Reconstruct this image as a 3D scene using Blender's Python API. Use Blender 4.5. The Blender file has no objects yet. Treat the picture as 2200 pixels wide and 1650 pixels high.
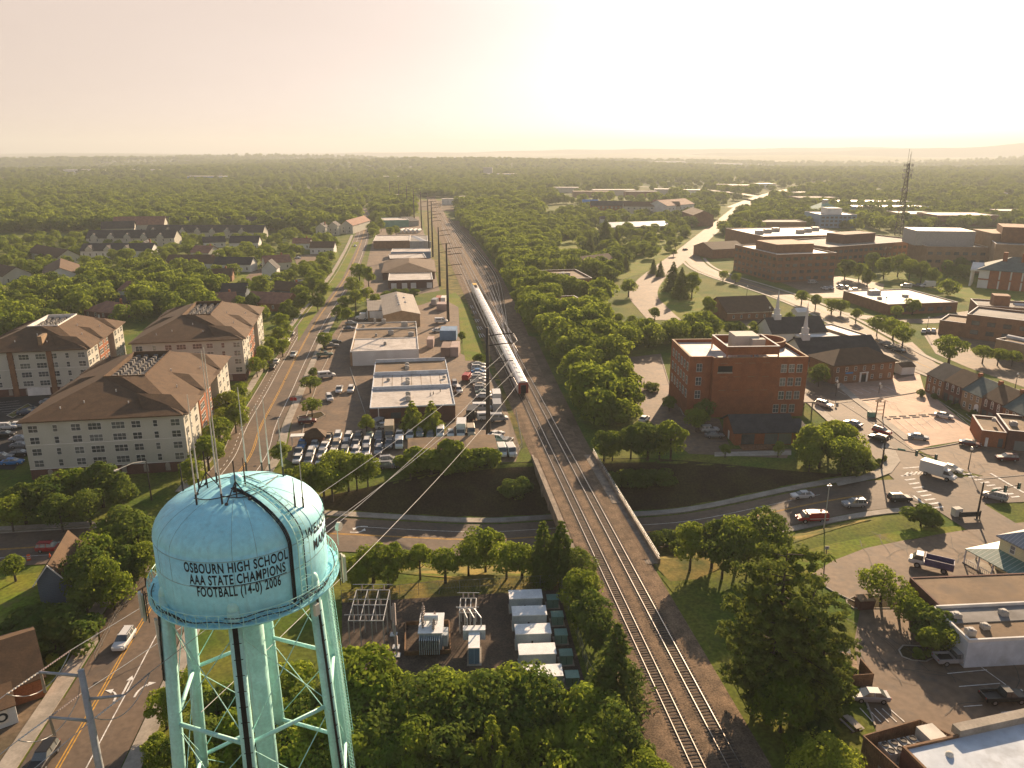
import bpy, math, random
import numpy as np
from mathutils import Vector, Matrix

# ------------------------------------------------------------------ scene, camera, sky, sun, exposure
S = bpy.context.scene
H = 68.4                                   # camera height over the ground, metres
PITCH = math.atan((825 - 322) / 1650)
SP, CP = math.sin(PITCH), math.cos(PITCH)
cam = bpy.data.cameras.new("camera")
cam.sensor_fit = 'HORIZONTAL'; cam.sensor_width = 32; cam.lens = 24
cam.clip_start = 0.5; cam.clip_end = 60000
camo = bpy.data.objects.new("camera", cam); S.collection.objects.link(camo)
camo.location = (0, 0, H); camo.rotation_euler = (math.pi / 2 - PITCH, 0, 0)
S.camera = camo
SUN_AZ, SUN_EL = math.radians(21.5), math.radians(20)
wd = bpy.data.worlds.new("World"); S.world = wd; wd.use_nodes = True
nt = wd.node_tree; bg = nt.nodes['Background']
sky = nt.nodes.new('ShaderNodeTexSky'); sky.sky_type = 'NISHITA'; sky.sun_disc = False
sky.sun_elevation = SUN_EL; sky.sun_rotation = SUN_AZ
sky.altitude = 100; sky.air_density = 1.0; sky.dust_density = 1.6; sky.ozone_density = 1.0
# a veil of high evening haze: the sky loses its colour towards the horizon
tcw = nt.nodes.new('ShaderNodeTexCoord'); sxw = nt.nodes.new('ShaderNodeSeparateXYZ'); nt.links.new(tcw.outputs['Generated'], sxw.inputs[0])
mrw = nt.nodes.new('ShaderNodeMapRange'); mrw.inputs[1].default_value = .2; mrw.inputs[2].default_value = .75; mrw.inputs[3].default_value = .04; mrw.inputs[4].default_value = 1.0
nt.links.new(sxw.outputs[2], mrw.inputs[0])
hsw = nt.nodes.new('ShaderNodeHueSaturation'); nt.links.new(mrw.outputs[0], hsw.inputs['Saturation']); nt.links.new(sky.outputs[0], hsw.inputs['Color'])
mrv = nt.nodes.new('ShaderNodeMapRange'); mrv.inputs[1].default_value = .0; mrv.inputs[2].default_value = .55; mrv.inputs[3].default_value = 1.0; mrv.inputs[4].default_value = 1.15
nt.links.new(sxw.outputs[2], mrv.inputs[0]); nsw = nt.nodes.new('ShaderNodeTexNoise'); nsw.inputs['Scale'].default_value = 2.2; nsw.inputs['Detail'].default_value = 6; mpw = nt.nodes.new('ShaderNodeMapping'); mpw.inputs['Scale'].default_value = (1, 1, 4); nt.links.new(tcw.outputs['Generated'], mpw.inputs[0]); nt.links.new(mpw.outputs[0], nsw.inputs['Vector'])
mrn = nt.nodes.new('ShaderNodeMapRange'); mrn.inputs[1].default_value = .3; mrn.inputs[2].default_value = .7; mrn.inputs[3].default_value = .93; mrn.inputs[4].default_value = 1.07; nt.links.new(nsw.outputs['Fac'], mrn.inputs[0])
mvn = nt.nodes.new('ShaderNodeMath'); mvn.operation = 'MULTIPLY'; nt.links.new(mrv.outputs[0], mvn.inputs[0]); nt.links.new(mrn.outputs[0], mvn.inputs[1]); nt.links.new(mvn.outputs[0], hsw.inputs['Value'])
mxw = nt.nodes.new('ShaderNodeMix'); mxw.data_type = 'RGBA'; mxw.blend_type = 'MULTIPLY'; mxw.inputs[0].default_value = 1.0; mxw.inputs[7].default_value = (1.0, .905, .82, 1)
mxt = nt.nodes.new('ShaderNodeMix'); mxt.data_type = 'RGBA'; mrt = nt.nodes.new('ShaderNodeMapRange'); mrt.inputs[1].default_value = .2; mrt.inputs[2].default_value = .5; nt.links.new(sxw.outputs[2], mrt.inputs[0]); nt.links.new(mrt.outputs[0], mxt.inputs[0]); mxt.inputs[6].default_value = (1.0, .96, .99, 1); mxt.inputs[7].default_value = (.92, .98, 1.0, 1); nt.links.new(mxt.outputs[2], mxw.inputs[7])
nt.links.new(hsw.outputs[0], mxw.inputs[6]); mxv = nt.nodes.new('ShaderNodeMix'); mxv.data_type = 'RGBA'; mrx = nt.nodes.new('ShaderNodeMapRange'); mrx.inputs[1].default_value = .16; mrx.inputs[2].default_value = .5; mrx.inputs[3].default_value = .74; mrx.inputs[4].default_value = 0.0
nt.links.new(sxw.outputs[2], mrx.inputs[0]); nt.links.new(mrx.outputs[0], mxv.inputs[0]); nt.links.new(mxw.outputs[2], mxv.inputs[6]); mxv.inputs[7].default_value = (6.0, 4.6, 3.75, 1)
nt.links.new(mxv.outputs[2], bg.inputs[0]); bg.inputs[1].default_value = 0.052
sl = bpy.data.lights.new("sun", 'SUN'); sl.energy = 5.0; sl.angle = math.radians(0.53); sl.color = (1.0, 0.73, 0.47)
slo = bpy.data.objects.new("sun", sl); S.collection.objects.link(slo)
sv = Vector((math.sin(SUN_AZ) * math.cos(SUN_EL), math.cos(SUN_AZ) * math.cos(SUN_EL), math.sin(SUN_EL)))
slo.rotation_euler = sv.to_track_quat('Z', 'Y').to_euler(); slo.location = sv * 500
S.view_settings.view_transform = 'Standard'; S.view_settings.look = 'None'
S.view_settings.exposure = 1.35; S.view_settings.gamma = 1.0
HAZE_DENSITY = 1.6e-4
cy = S.cycles
S.render.engine = 'CYCLES'
cy.max_bounces = 6; cy.diffuse_bounces = 3; cy.glossy_bounces = 2; cy.transmission_bounces = 3
cy.volume_bounces = 0; cy.transparent_max_bounces = 6
cy.use_denoising = True
cy.caustics_reflective = False; cy.caustics_refractive = False
cy.sample_clamp_indirect = 4.0; cy.use_adaptive_sampling = True; cy.adaptive_threshold = 0.02

# ------------------------------------------------------------------ lay of the land
RC = [(-400, 92), (-130, 118), (-84, 123.8), (-66, 126.5), (-18, 135.5), (14, 139.8), (38, 141.3), (67.6, 145.2), (85.5, 147), (400, 175)]
def yc(x):
    return float(np.interp(x, [p[0] for p in RC], [p[1] for p in RC]))
def sstep(t):
    t = min(1, max(0, t)); return t * t * (3 - 2 * t)
def dep(x):
    if x < 0: return 6.0 * sstep((x + 56) / 56)
    if x < 26: return 6.0
    return 6.0 * (1 - sstep((x - 26) / 54))
FLAT = 9.6
def hgt(x, y):
    z = 0.0
    if -60 < x < 82 and 90 < y < 190:
        d = dep(x)
        if d > 0.01:
            a = abs(y - yc(x)) - FLAT
            w = 2.35 * d + .01
            if a < w: z = -d * (1 - max(0, a) / w)
    if y > 1500 or abs(x) > 1500:
        r = math.hypot(x, y)
        k = sstep((r - 1500) / 2500)
        z += k * (14 * math.sin(x * .0011 + y * .0007) + 10 * math.sin(x * .0023 - y * .0017 + 1.3) + 6 * math.sin(y * .0041 + x * .0012 + .5))
    return z
def P(px, py, z=0.0):
    """where the camera ray through a photograph pixel meets the level z"""
    u, v = (px - 1100) / 1650, (py - 825) / 1650
    d = (H - z) / (SP + v * CP)
    return d * u, d * (CP - v * SP)
def G(px, py):
    z = 0
    for _ in range(8):
        x, y = P(px, py, z); z = .5 * z + .5 * hgt(x, y)
    return x, y, hgt(x, y)
def topz(x, y, py):
    """height over (x, y) seen at photograph row py"""
    v = (py - 825) / 1650
    return H - y * (SP + v * CP) / (CP - v * SP)
def proj(x, y, z):
    h = H - z; d = y * CP + h * SP
    return 1100 + 1650 * x / d, 825 + 1650 * (h * CP - y * SP) / d

# ------------------------------------------------------------------ helpers: materials
MATS = {}
def mat(name, c, c2=None, sc=.3, rough=.85, spec=.25, metal=0.0, fine=6.0, famt=.12, bump=0.0, lo=.4, hi=.6, tint=False, streak=None, vary=None, patch=None):
    if name in MATS: return MATS[name]
    m = bpy.data.materials.new(name); m.use_nodes = True; t = m.node_tree; N = t.nodes; L = t.links
    b = N['Principled BSDF']
    b.inputs['Roughness'].default_value = rough; b.inputs['Metallic'].default_value = metal
    b.inputs['Specular IOR Level'].default_value = spec
    geo = N.new('ShaderNodeNewGeometry')
    n1 = N.new('ShaderNodeTexNoise'); n1.inputs['Scale'].default_value = sc; n1.inputs['Detail'].default_value = 5
    n2 = N.new('ShaderNodeTexNoise'); n2.inputs['Scale'].default_value = fine; n2.inputs['Detail'].default_value = 3
    L.new(geo.outputs['Position'], n1.inputs['Vector']); L.new(geo.outputs['Position'], n2.inputs['Vector'])
    mr = N.new('ShaderNodeMapRange'); mr.inputs[1].default_value = lo; mr.inputs[2].default_value = hi
    L.new(n1.outputs['Fac'], mr.inputs[0])
    mx = N.new('ShaderNodeMix'); mx.data_type = 'RGBA'
    c2 = c2 or tuple(x * .8 for x in c)
    mx.inputs[6].default_value = (*c, 1); mx.inputs[7].default_value = (*c2, 1)
    L.new(mr.outputs[0], mx.inputs[0])
    mr2 = N.new('ShaderNodeMapRange'); mr2.inputs[1].default_value = .3; mr2.inputs[2].default_value = .7
    mr2.inputs[3].default_value = 1 - famt; mr2.inputs[4].default_value = 1 + famt
    L.new(n2.outputs['Fac'], mr2.inputs[0])
    ml = N.new('ShaderNodeMix'); ml.data_type = 'RGBA'; ml.blend_type = 'MULTIPLY'; ml.inputs[0].default_value = 1
    L.new(mx.outputs[2], ml.inputs[6]); L.new(mr2.outputs[0], ml.inputs[7])
    out = ml.outputs[2]
    def over(out, fac, col, amt):
        m4 = N.new('ShaderNodeMix'); m4.data_type = 'RGBA'; r4 = N.new('ShaderNodeMapRange'); r4.inputs[1].default_value = fac[1]; r4.inputs[2].default_value = fac[2]; r4.inputs[4].default_value = amt
        L.new(fac[0], r4.inputs[0]); L.new(r4.outputs[0], m4.inputs[0]); L.new(out, m4.inputs[6]); m4.inputs[7].default_value = (*col, 1); return m4.outputs[2]
    if streak:                                # runs of dirt or rust drawn out downwards
        mp = N.new('ShaderNodeMapping'); mp.inputs['Scale'].default_value = (1.6, 1.6, .16); L.new(geo.outputs['Position'], mp.inputs['Vector'])
        n3 = N.new('ShaderNodeTexNoise'); n3.inputs['Scale'].default_value = 1.3; n3.inputs['Detail'].default_value = 6; L.new(mp.outputs[0], n3.inputs['Vector']); out = over(out, (n3.outputs['Fac'], .54, .74), *streak)
    if patch:                                 # repairs, stains, worn or bare spots
        n5 = N.new('ShaderNodeTexNoise'); n5.inputs['Scale'].default_value = patch[2]; n5.inputs['Detail'].default_value = 8; n5.inputs['Roughness'].default_value = .62; L.new(geo.outputs['Position'], n5.inputs['Vector']); out = over(out, (n5.outputs['Fac'], .52, .66), patch[0], patch[1])
    if vary:                                  # each piece its own shade (blinds, reflections, curtains)
        ov = N.new('ShaderNodeObjectInfo'); pw_ = N.new('ShaderNodeMath'); pw_.operation = 'POWER'; pw_.inputs[1].default_value = 2.2; L.new(ov.outputs['Random'], pw_.inputs[0]); out = over(out, (pw_.outputs[0], 0, 1), *vary)
    if tint:
        oi = N.new('ShaderNodeObjectInfo')
        m3 = N.new('ShaderNodeMix'); m3.data_type = 'RGBA'; m3.blend_type = 'MULTIPLY'; m3.inputs[0].default_value = 1
        L.new(out, m3.inputs[6]); L.new(oi.outputs['Color'], m3.inputs[7]); out = m3.outputs[2]
    L.new(out, b.inputs['Base Color'])
    if bump:
        bp = N.new('ShaderNodeBump'); bp.inputs['Strength'].default_value = bump; bp.inputs['Distance'].default_value = .1
        L.new(n2.outputs['Fac'], bp.inputs['Height']); L.new(bp.outputs[0], b.inputs['Normal'])
    MATS[name] = m
    return m
def stripes(name, c, c2, period, width, axis=0, rough=.7, spec=.3, famt=.1, metal=0, base=None):
    """a material with thin lines of another colour along one local axis (seams, courses, ribs)"""
    if name in MATS: return MATS[name]
    m = mat(name, c, base or tuple(x * .85 for x in c), rough=rough, spec=spec, famt=famt, metal=metal)
    t = m.node_tree; N = t.nodes; L = t.links; b = N['Principled BSDF']
    src = b.inputs['Base Color'].links[0].from_socket
    tc = N.new('ShaderNodeTexCoord'); sx = N.new('ShaderNodeSeparateXYZ'); L.new(tc.outputs['Object'], sx.inputs[0])
    mo = N.new('ShaderNodeMath'); mo.operation = 'PINGPONG'; mo.inputs[1].default_value = period / 2
    L.new(sx.outputs[axis], mo.inputs[0])
    lt = N.new('ShaderNodeMath'); lt.operation = 'LESS_THAN'; lt.inputs[1].default_value = width / 2
    L.new(mo.outputs[0], lt.inputs[0])
    mx = N.new('ShaderNodeMix'); mx.data_type = 'RGBA'; L.new(lt.outputs[0], mx.inputs[0])
    L.new(src, mx.inputs[6]); mx.inputs[7].default_value = (*c2, 1)
    L.new(mx.outputs[2], b.inputs['Base Color'])
    return m
def leafmat(name, a, b_, tr, transl=.32):
    m = bpy.data.materials.new(name); m.use_nodes = True; t = m.node_tree; N = t.nodes; L = t.links
    N.remove(N['Principled BSDF']); out = N['Material Output']
    geo = N.new('ShaderNodeNewGeometry'); oi = N.new('ShaderNodeObjectInfo')
    n1 = N.new('ShaderNodeTexNoise'); n1.inputs['Scale'].default_value = .55; n1.inputs['Detail'].default_value = 4
    L.new(geo.outputs['Position'], n1.inputs['Vector'])
    ad = N.new('ShaderNodeMath'); ad.operation = 'MULTIPLY_ADD'; ad.inputs[1].default_value = .55; 
    L.new(oi.outputs['Random'], ad.inputs[0]); 
    s = N.new('ShaderNodeMath'); s.operation = 'SUBTRACT'; s.inputs[1].default_value = .28
    L.new(n1.outputs['Fac'], s.inputs[0]); L.new(s.outputs[0], ad.inputs[2])
    mx = N.new('ShaderNodeMix'); mx.data_type = 'RGBA'; mx.clamp_factor = True
    L.new(ad.outputs[0], mx.inputs[0]); mx.inputs[6].default_value = (*a, 1); mx.inputs[7].default_value = (*b_, 1)
    df = N.new('ShaderNodeBsdfDiffuse'); L.new(mx.outputs[2], df.inputs[0])
    tl = N.new('ShaderNodeBsdfTranslucent')
    m2 = N.new('ShaderNodeMix'); m2.data_type = 'RGBA'; m2.inputs[0].default_value = .5
    L.new(mx.outputs[2], m2.inputs[6]); m2.inputs[7].default_value = (*tr, 1); L.new(m2.outputs[2], tl.inputs[0])
    ms = N.new('ShaderNodeMixShader'); ms.inputs[0].default_value = transl
    L.new(df.outputs[0], ms.inputs[1]); L.new(tl.outputs[0], ms.inputs[2]); L.new(ms.outputs[0], out.inputs['Surface'])
    MATS[name] = m
    return m
def M(k): return MATS[k]

# ------------------------------------------------------------------ helpers: meshes and objects
class MB:
    def __init__(s): s.v = []; s.f = []; s.m = []
    def add(s, vs, fs, m=0):
        o = len(s.v); s.v += [tuple(p) for p in vs]
        for i, f in enumerate(fs):
            s.f.append(tuple(o + k for k in f)); s.m.append(m[i] if isinstance(m, (list, tuple)) else m)
        return s
    def box(s, x0, y0, z0, x1, y1, z1, m=0):
        return s.add([(x0, y0, z0), (x1, y0, z0), (x1, y1, z0), (x0, y1, z0), (x0, y0, z1), (x1, y0, z1), (x1, y1, z1), (x0, y1, z1)],
                     [(3, 2, 1, 0), (4, 5, 6, 7), (0, 1, 5, 4), (1, 2, 6, 5), (2, 3, 7, 6), (3, 0, 4, 7)], m)
    def obox(s, cx, cy, z0, z1, l, w, a=0, m=0):
        c, sn = math.cos(a), math.sin(a); q = []
        for z in (z0, z1):
            for ax, ay in ((-l / 2, -w / 2), (l / 2, -w / 2), (l / 2, w / 2), (-l / 2, w / 2)):
                q.append((cx + ax * c - ay * sn, cy + ax * sn + ay * c, z))
        return s.add(q, [(3, 2, 1, 0), (4, 5, 6, 7), (0, 1, 5, 4), (1, 2, 6, 5), (2, 3, 7, 6), (3, 0, 4, 7)], m)
    def prism(s, poly, z0, z1, m=0, mt=None):
        n = len(poly); vs = [(x, y, z0) for x, y in poly] + [(x, y, z1) for x, y in poly]
        fs = [tuple(range(n - 1, -1, -1)), tuple(range(n, 2 * n))] + [(i, (i + 1) % n, n + (i + 1) % n, n + i) for i in range(n)]
        return s.add(vs, fs, [m, m if mt is None else mt] + [m] * n)
    def slab(s, q, t, m=0):
        """four corner points of a sloping sheet, given thickness t downwards"""
        vs = list(q) + [(x, y, z - t) for x, y, z in q]; n = len(q)
        fs = [tuple(range(n)), tuple(range(2 * n - 1, n - 1, -1))] + [(i, n + i, n + (i + 1) % n, (i + 1) % n) for i in range(n)]
        return s.add(vs, fs, m)
    def ring(s, x0, y0, x1, y1, t, z0, z1, m=0):
        s.box(x0, y0, z0, x1, y0 + t, z1, m); s.box(x0, y1 - t, z0, x1, y1, z1, m)
        s.box(x0, y0 + t, z0, x0 + t, y1 - t, z1, m); return s.box(x1 - t, y0 + t, z0, x1, y1 - t, z1, m)
    def tube(s, p0, p1, r0, r1=None, n=8, m=0, caps=True):
        r1 = r0 if r1 is None else r1
        p0, p1 = Vector(p0), Vector(p1); d = (p1 - p0)
        if d.length < 1e-6: return s
        d.normalize(); a = d.orthogonal().normalized(); b = d.cross(a)
        vs = []
        for p, r in ((p0, r0), (p1, r1)):
            for i in range(n):
                t = 2 * math.pi * i / n; vs.append(p + a * (r * math.cos(t)) + b * (r * math.sin(t)))
        fs = [(i, (i + 1) % n, n + (i + 1) % n, n + i) for i in range(n)]
        if caps: fs += [tuple(range(n - 1, -1, -1)), tuple(range(n, 2 * n))]
        return s.add(vs, fs, m)
    def path(s, pts, r, n=5, m=0):
        for a, b in zip(pts[:-1], pts[1:]): s.tube(a, b, r, r, n, m)
        return s
    def loft(s, rings, m=0, caps=True, closed=True):
        n = len(rings[0]); vs = [p for r in rings for p in r]; fs = []
        for k in range(len(rings) - 1):
            for i in range(n if closed else n - 1):
                j = (i + 1) % n; fs.append((k * n + i, k * n + j, (k + 1) * n + j, (k + 1) * n + i))
        if caps: fs += [tuple(range(n - 1, -1, -1)), tuple(range((len(rings) - 1) * n, len(rings) * n))]
        return s.add(vs, fs, m)
    def lathe(s, prof, n=32, c=(0, 0, 0), m=0):
        rings = [[(c[0] + r * math.cos(2 * math.pi * i / n), c[1] + r * math.sin(2 * math.pi * i / n), c[2] + z) for i in range(n)] for r, z in prof]
        return s.loft(rings, m, caps=False)
    def ball(s, c, r, n=8, m=0, sz=1):
        return s.lathe([(max(.001, r * math.sin(math.pi * k / n)), -r * sz * math.cos(math.pi * k / n)) for k in range(n + 1)], n + 2, c, m)
    def build(s, name, mats, parent=None, loc=(0, 0, 0), rz=0, smooth=False, kind=None, me=False):
        mesh = bpy.data.meshes.new(name); mesh.from_pydata(s.v, [], s.f)
        if not isinstance(mats, (list, tuple)): mats = [mats]
        for k in mats: mesh.materials.append(MATS[k] if isinstance(k, str) else k)
        mesh.polygons.foreach_set('material_index', s.m)
        if smooth: mesh.polygons.foreach_set('use_smooth', [True] * len(s.f))
        mesh.update()
        if me: return mesh
        return link(name, mesh, parent, loc, rz, kind)
def link(name, mesh, parent=None, loc=(0, 0, 0), rz=0, kind=None):
    o = bpy.data.objects.new(name, mesh); S.collection.objects.link(o)
    o.location = loc; o.rotation_euler = (0, 0, rz)
    if parent: o.parent = parent
    if kind: o['kind'] = kind
    return o
def tag(o, label, cat, group=None):
    o['label'] = label; o['category'] = cat
    if group: o['group'] = group
    return o
def thing(name, label, cat, loc=(0, 0, 0), rz=0, group=None):
    o = bpy.data.objects.new(name, None); S.collection.objects.link(o); o.empty_display_size = .5
    o.location = loc; o.rotation_euler = (0, 0, rz); return tag(o, label, cat, group)
def copy_tree(o, parent=None):
    c = o.copy(); S.collection.objects.link(c)
    if parent: c.parent = parent
    for ch in list(KIDS.get(o.name, o.children)): copy_tree(ch, c)
    return c
KIDS = {}
def place(proto, loc, rz=0, label=None, group=None, sc=None, cat=None, color=None):
    c = copy_tree(proto); c.location = loc; c.rotation_euler = (0, 0, rz)
    if label: c['label'] = label
    if group: c['group'] = group
    elif 'group' in c: del c['group']
    if cat: c['category'] = cat
    if sc: c.scale = sc if isinstance(sc, (tuple, list)) else (sc, sc, sc)
    if color:
        for ch in [c] + list(c.children):
            ch.color = (*color, 1)
            for g in ch.children: g.color = (*color, 1)
    return c
# where trees must not stand: a coarse occupancy map of roads, lots and buildings
OX0, OY0, OC = -700, 40, 2.5
OCC = np.zeros((560, 620), bool)
def occ_disc(x, y, r):
    i0, i1 = int((x - r - OX0) / OC), int((x + r - OX0) / OC) + 1; j0, j1 = int((y - r - OY0) / OC), int((y + r - OY0) / OC) + 1
    OCC[max(0, i0):max(0, i1), max(0, j0):max(0, j1)] = True
def occ(x, y):
    i, j = int((x - OX0) / OC), int((y - OY0) / OC)
    return 0 <= i < OCC.shape[0] and 0 <= j < OCC.shape[1] and OCC[i, j]
def occ_poly(pts):
    xs = [p[0] for p in pts]; ys = [p[1] for p in pts]
    for i in range(max(0, int((min(xs) - OX0) / OC)), min(OCC.shape[0], int((max(xs) - OX0) / OC) + 1)):
        for j in range(max(0, int((min(ys) - OY0) / OC)), min(OCC.shape[1], int((max(ys) - OY0) / OC) + 1)):
            if inside(OX0 + (i + .5) * OC, OY0 + (j + .5) * OC, pts): OCC[i, j] = True
def inside(x, y, poly):
    r = False; n = len(poly); j = n - 1
    for i in range(n):
        xi, yi = poly[i][0], poly[i][1]; xj, yj = poly[j][0], poly[j][1]
        if (yi > y) != (yj > y) and x < (xj - xi) * (y - yi) / (yj - yi) + xi: r = not r
        j = i
    return r
# ------------------------------------------------------------------ materials of the place
mat("grass", (.06, .105, .012), (.14, .14, .025), sc=.08, fine=1.7, famt=.34, rough=1, spec=.1, lo=.35, hi=.65, patch=((.055, .065, .02), .6, .45))
mat("lawn", (.11, .16, .016), (.17, .175, .025), sc=.12, fine=1.6, famt=.3, rough=1, spec=.1, patch=((.17, .13, .055), .6, .3))
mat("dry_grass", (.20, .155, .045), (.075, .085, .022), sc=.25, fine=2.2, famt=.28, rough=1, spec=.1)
mat("field", (.07, .10, .03), (.13, .13, .055), sc=.004, fine=.03, famt=.35, rough=1, spec=.05, lo=.42, hi=.58)
mat("asphalt", (.15, .108, .075), (.11, .082, .06), sc=.09, fine=1.3, famt=.16, patch=((.065, .06, .056), .5, .22), rough=.78, spec=.2)
mat("lot_asphalt", (.185, .126, .08), (.135, .095, .064), sc=.11, fine=.9, famt=.2, patch=((.075, .068, .062), .55, .35), rough=.78, spec=.2, lo=.35, hi=.65)
mat("pale_asphalt", (.46, .30, .21), (.34, .23, .165), sc=.12, fine=.9, famt=.12, rough=.78, spec=.2)
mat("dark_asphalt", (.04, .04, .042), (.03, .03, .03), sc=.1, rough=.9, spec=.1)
mat("concrete", (.33, .29, .24), (.25, .22, .18), sc=.4, fine=3, famt=.12, rough=.85)
mat("curb", (.36, .32, .27), rough=.9)
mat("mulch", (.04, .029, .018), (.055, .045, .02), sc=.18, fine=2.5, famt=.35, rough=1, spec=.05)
mat("ballast", (.20, .14, .092), (.13, .094, .064), sc=.5, fine=4.5, famt=.42, rough=1, spec=.1, bump=.5)
mat("dirt", (.15, .11, .075), (.10, .08, .05), sc=.14, fine=1.5, famt=.25, rough=1, spec=.1)
mat("gravel", (.10, .075, .056), (.075, .058, .046), sc=.4, fine=4, famt=.3, rough=1, spec=.1)
mat("paint_white", (.72, .70, .66), (.5, .48, .45), sc=1.5, fine=5, famt=.12)
mat("paint_yellow", (.55, .30, .045), (.42, .23, .04), sc=1.5, fine=5, famt=.15)
mat("sleeper_wood", (.085, .06, .045), (.055, .042, .034), sc=1.2, famt=.3)
mat("rail_steel", (.52, .46, .41), (.4, .35, .31), rough=.3, spec=.5, metal=.8)
mat("steel_galv", (.42, .43, .44), (.33, .34, .35), rough=.5, metal=.35)
mat("dark_steel", (.06, .05, .045), (.045, .038, .034), rough=.7)
mat("wood_pole", (.075, .052, .04), (.05, .036, .028), famt=.2)
mat("black", (.02, .02, .022), rough=.6)
mat("white_wall", (.60, .61, .60), (.54, .54, .52), sc=.25, famt=.05)
mat("cream_wall", (.46, .45, .39), (.42, .41, .35), sc=.25, famt=.05)
mat("brick", (.29, .105, .045), (.235, .088, .04), sc=.5, fine=5, famt=.2)
mat("brick_dark", (.12, .055, .042), (.09, .045, .036), sc=.5, fine=5, famt=.2)
mat("brick_brown", (.22, .115, .06), (.18, .095, .052), sc=.5, fine=5, famt=.2)
mat("brick_tan", (.30, .205, .125), (.25, .17, .10), sc=.4, fine=4, famt=.18)
mat("shingle_brown", (.105, .062, .033), (.082, .049, .027), sc=.6, fine=3.5, famt=.16)
mat("shingle_dark", (.05, .047, .047), (.036, .034, .035), sc=.5, fine=3.5, famt=.2)
mat("shingle_red", (.26, .13, .085), (.20, .10, .068), sc=.5, fine=3.5, famt=.18)
mat("shingle_green", (.10, .13, .12), (.075, .10, .095), sc=.5, fine=3, famt=.15)
mat("roof_white", (.50, .46, .42), (.40, .365, .33), sc=.22, fine=1.5, famt=.12, lo=.35, hi=.65, rough=.7, patch=((.27, .23, .19), .6, .35))
mat("roof_brown", (.19, .125, .07), (.125, .085, .05), sc=.16, fine=1.2, famt=.16, lo=.35, hi=.65, patch=((.075, .06, .048), .6, .3))
mat("roof_gray", (.22, .21, .20), (.15, .145, .14), sc=.15, fine=1.2, famt=.14, patch=((.10, .095, .09), .6, .3))
mat("roof_blue_white", (.55, .60, .66), (.45, .50, .56), sc=.22, fine=1.2, famt=.08, patch=((.32, .34, .36), .55, .35))
stripes("roof_metal_green", (.10, .20, .165), (.30, .36, .30), .75, .12, 0, rough=.45)
stripes("roof_metal_gray", (.24, .25, .27), (.42, .43, .44), .6, .08, 0, rough=.4)
stripes("roof_metal_pale", (.34, .43, .47), (.42, .5, .52), 1.5, .2, 0, rough=.5)
mat("condenser", (.13, .125, .12), (.20, .19, .18), sc=2.5, famt=.3)
stripes("roof_metal_tan", (.30, .25, .19), (.22, .18, .14), 1.0, .1, 0, rough=.5)
stripes("roof_metal_blue", (.12, .22, .36), (.2, .32, .46), .9, .12, 0, rough=.45)
stripes("siding_yellow", (.66, .60, .36), (.5, .45, .27), .3, .04, 2)
stripes("siding_blue", (.10, .13, .17), (.07, .09, .12), .3, .04, 2)
mat("metal_green", (.14, .33, .26), (.11, .27, .21), rough=.6)
mat("glass", (.035, .045, .05), (.06, .07, .075), sc=.7, rough=.12, spec=.8, famt=.3, vary=((.26, .27, .25), .55))
mat("trim", (.72, .70, .66), famt=.04)
mat("hvac", (.38, .37, .35), (.30, .29, .27), sc=2, rough=.6)
mat("wood_fence", (.20, .115, .06), (.14, .08, .045), sc=1.0, famt=.25)
mat("tank_paint", (.36, .76, .84), (.30, .68, .77), sc=.5, fine=2.2, famt=.09, rough=.5, spec=.4, lo=.3, hi=.7, streak=((.24, .42, .44), .4), patch=((.34, .48, .48), .22, 1.1))
mat("tank_seam", (.30, .47, .50), (.25, .40, .43), sc=1, famt=.2)
mat("tank_leg", (.44, .76, .70), (.38, .68, .62), sc=.8, fine=4, famt=.09, rough=.5, spec=.35, streak=((.34, .42, .34), .5))
mat("ink", (.025, .03, .034), famt=.05)
mat("antenna_white", (.66, .62, .54), famt=.05)
mat("car_paint", (1, 1, 1), (.96, .96, .96), famt=.02, rough=.42, spec=.28, tint=True)
mat("tyre", (.018, .018, .018), rough=.9)
mat("rim", (.35, .35, .36), rough=.4, metal=.6)
mat("lamp_lens", (.75, .74, .70), rough=.2, spec=.6)
mat("lamp_red", (.35, .02, .02), rough=.3, spec=.5)
mat("orange", (.75, .13, .03)); mat("blue_tarp", (.05, .22, .5)); mat("red_paint", (.40, .035, .03), rough=.4)
mat("train_silver", (.62, .60, .58), (.52, .50, .48), sc=.5, rough=.35, metal=.3, spec=.5)
mat("train_roof", (.74, .73, .70), (.64, .62, .59), sc=.35, rough=.4)
mat("train_red", (.30, .07, .05), famt=.1); mat("train_yellow", (.6, .38, .06))
mat("substation_gray", (.40, .44, .47), (.33, .37, .40), sc=.6, rough=.5)
mat("substation_white", (.66, .67, .68), (.58, .59, .60), sc=.6, rough=.55)
mat("box_green", (.16, .27, .22), (.12, .21, .17), rough=.55)
mat("insulator", (.33, .26, .22), rough=.3, spec=.6)
mat("bark", (.075, .058, .042), (.05, .04, .03), sc=2, famt=.3)
mat("tarmac_dark_patch", (.05, .048, .046), rough=.75)
mat("chain_link", (.26, .26, .25), rough=.6, metal=.3)

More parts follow.
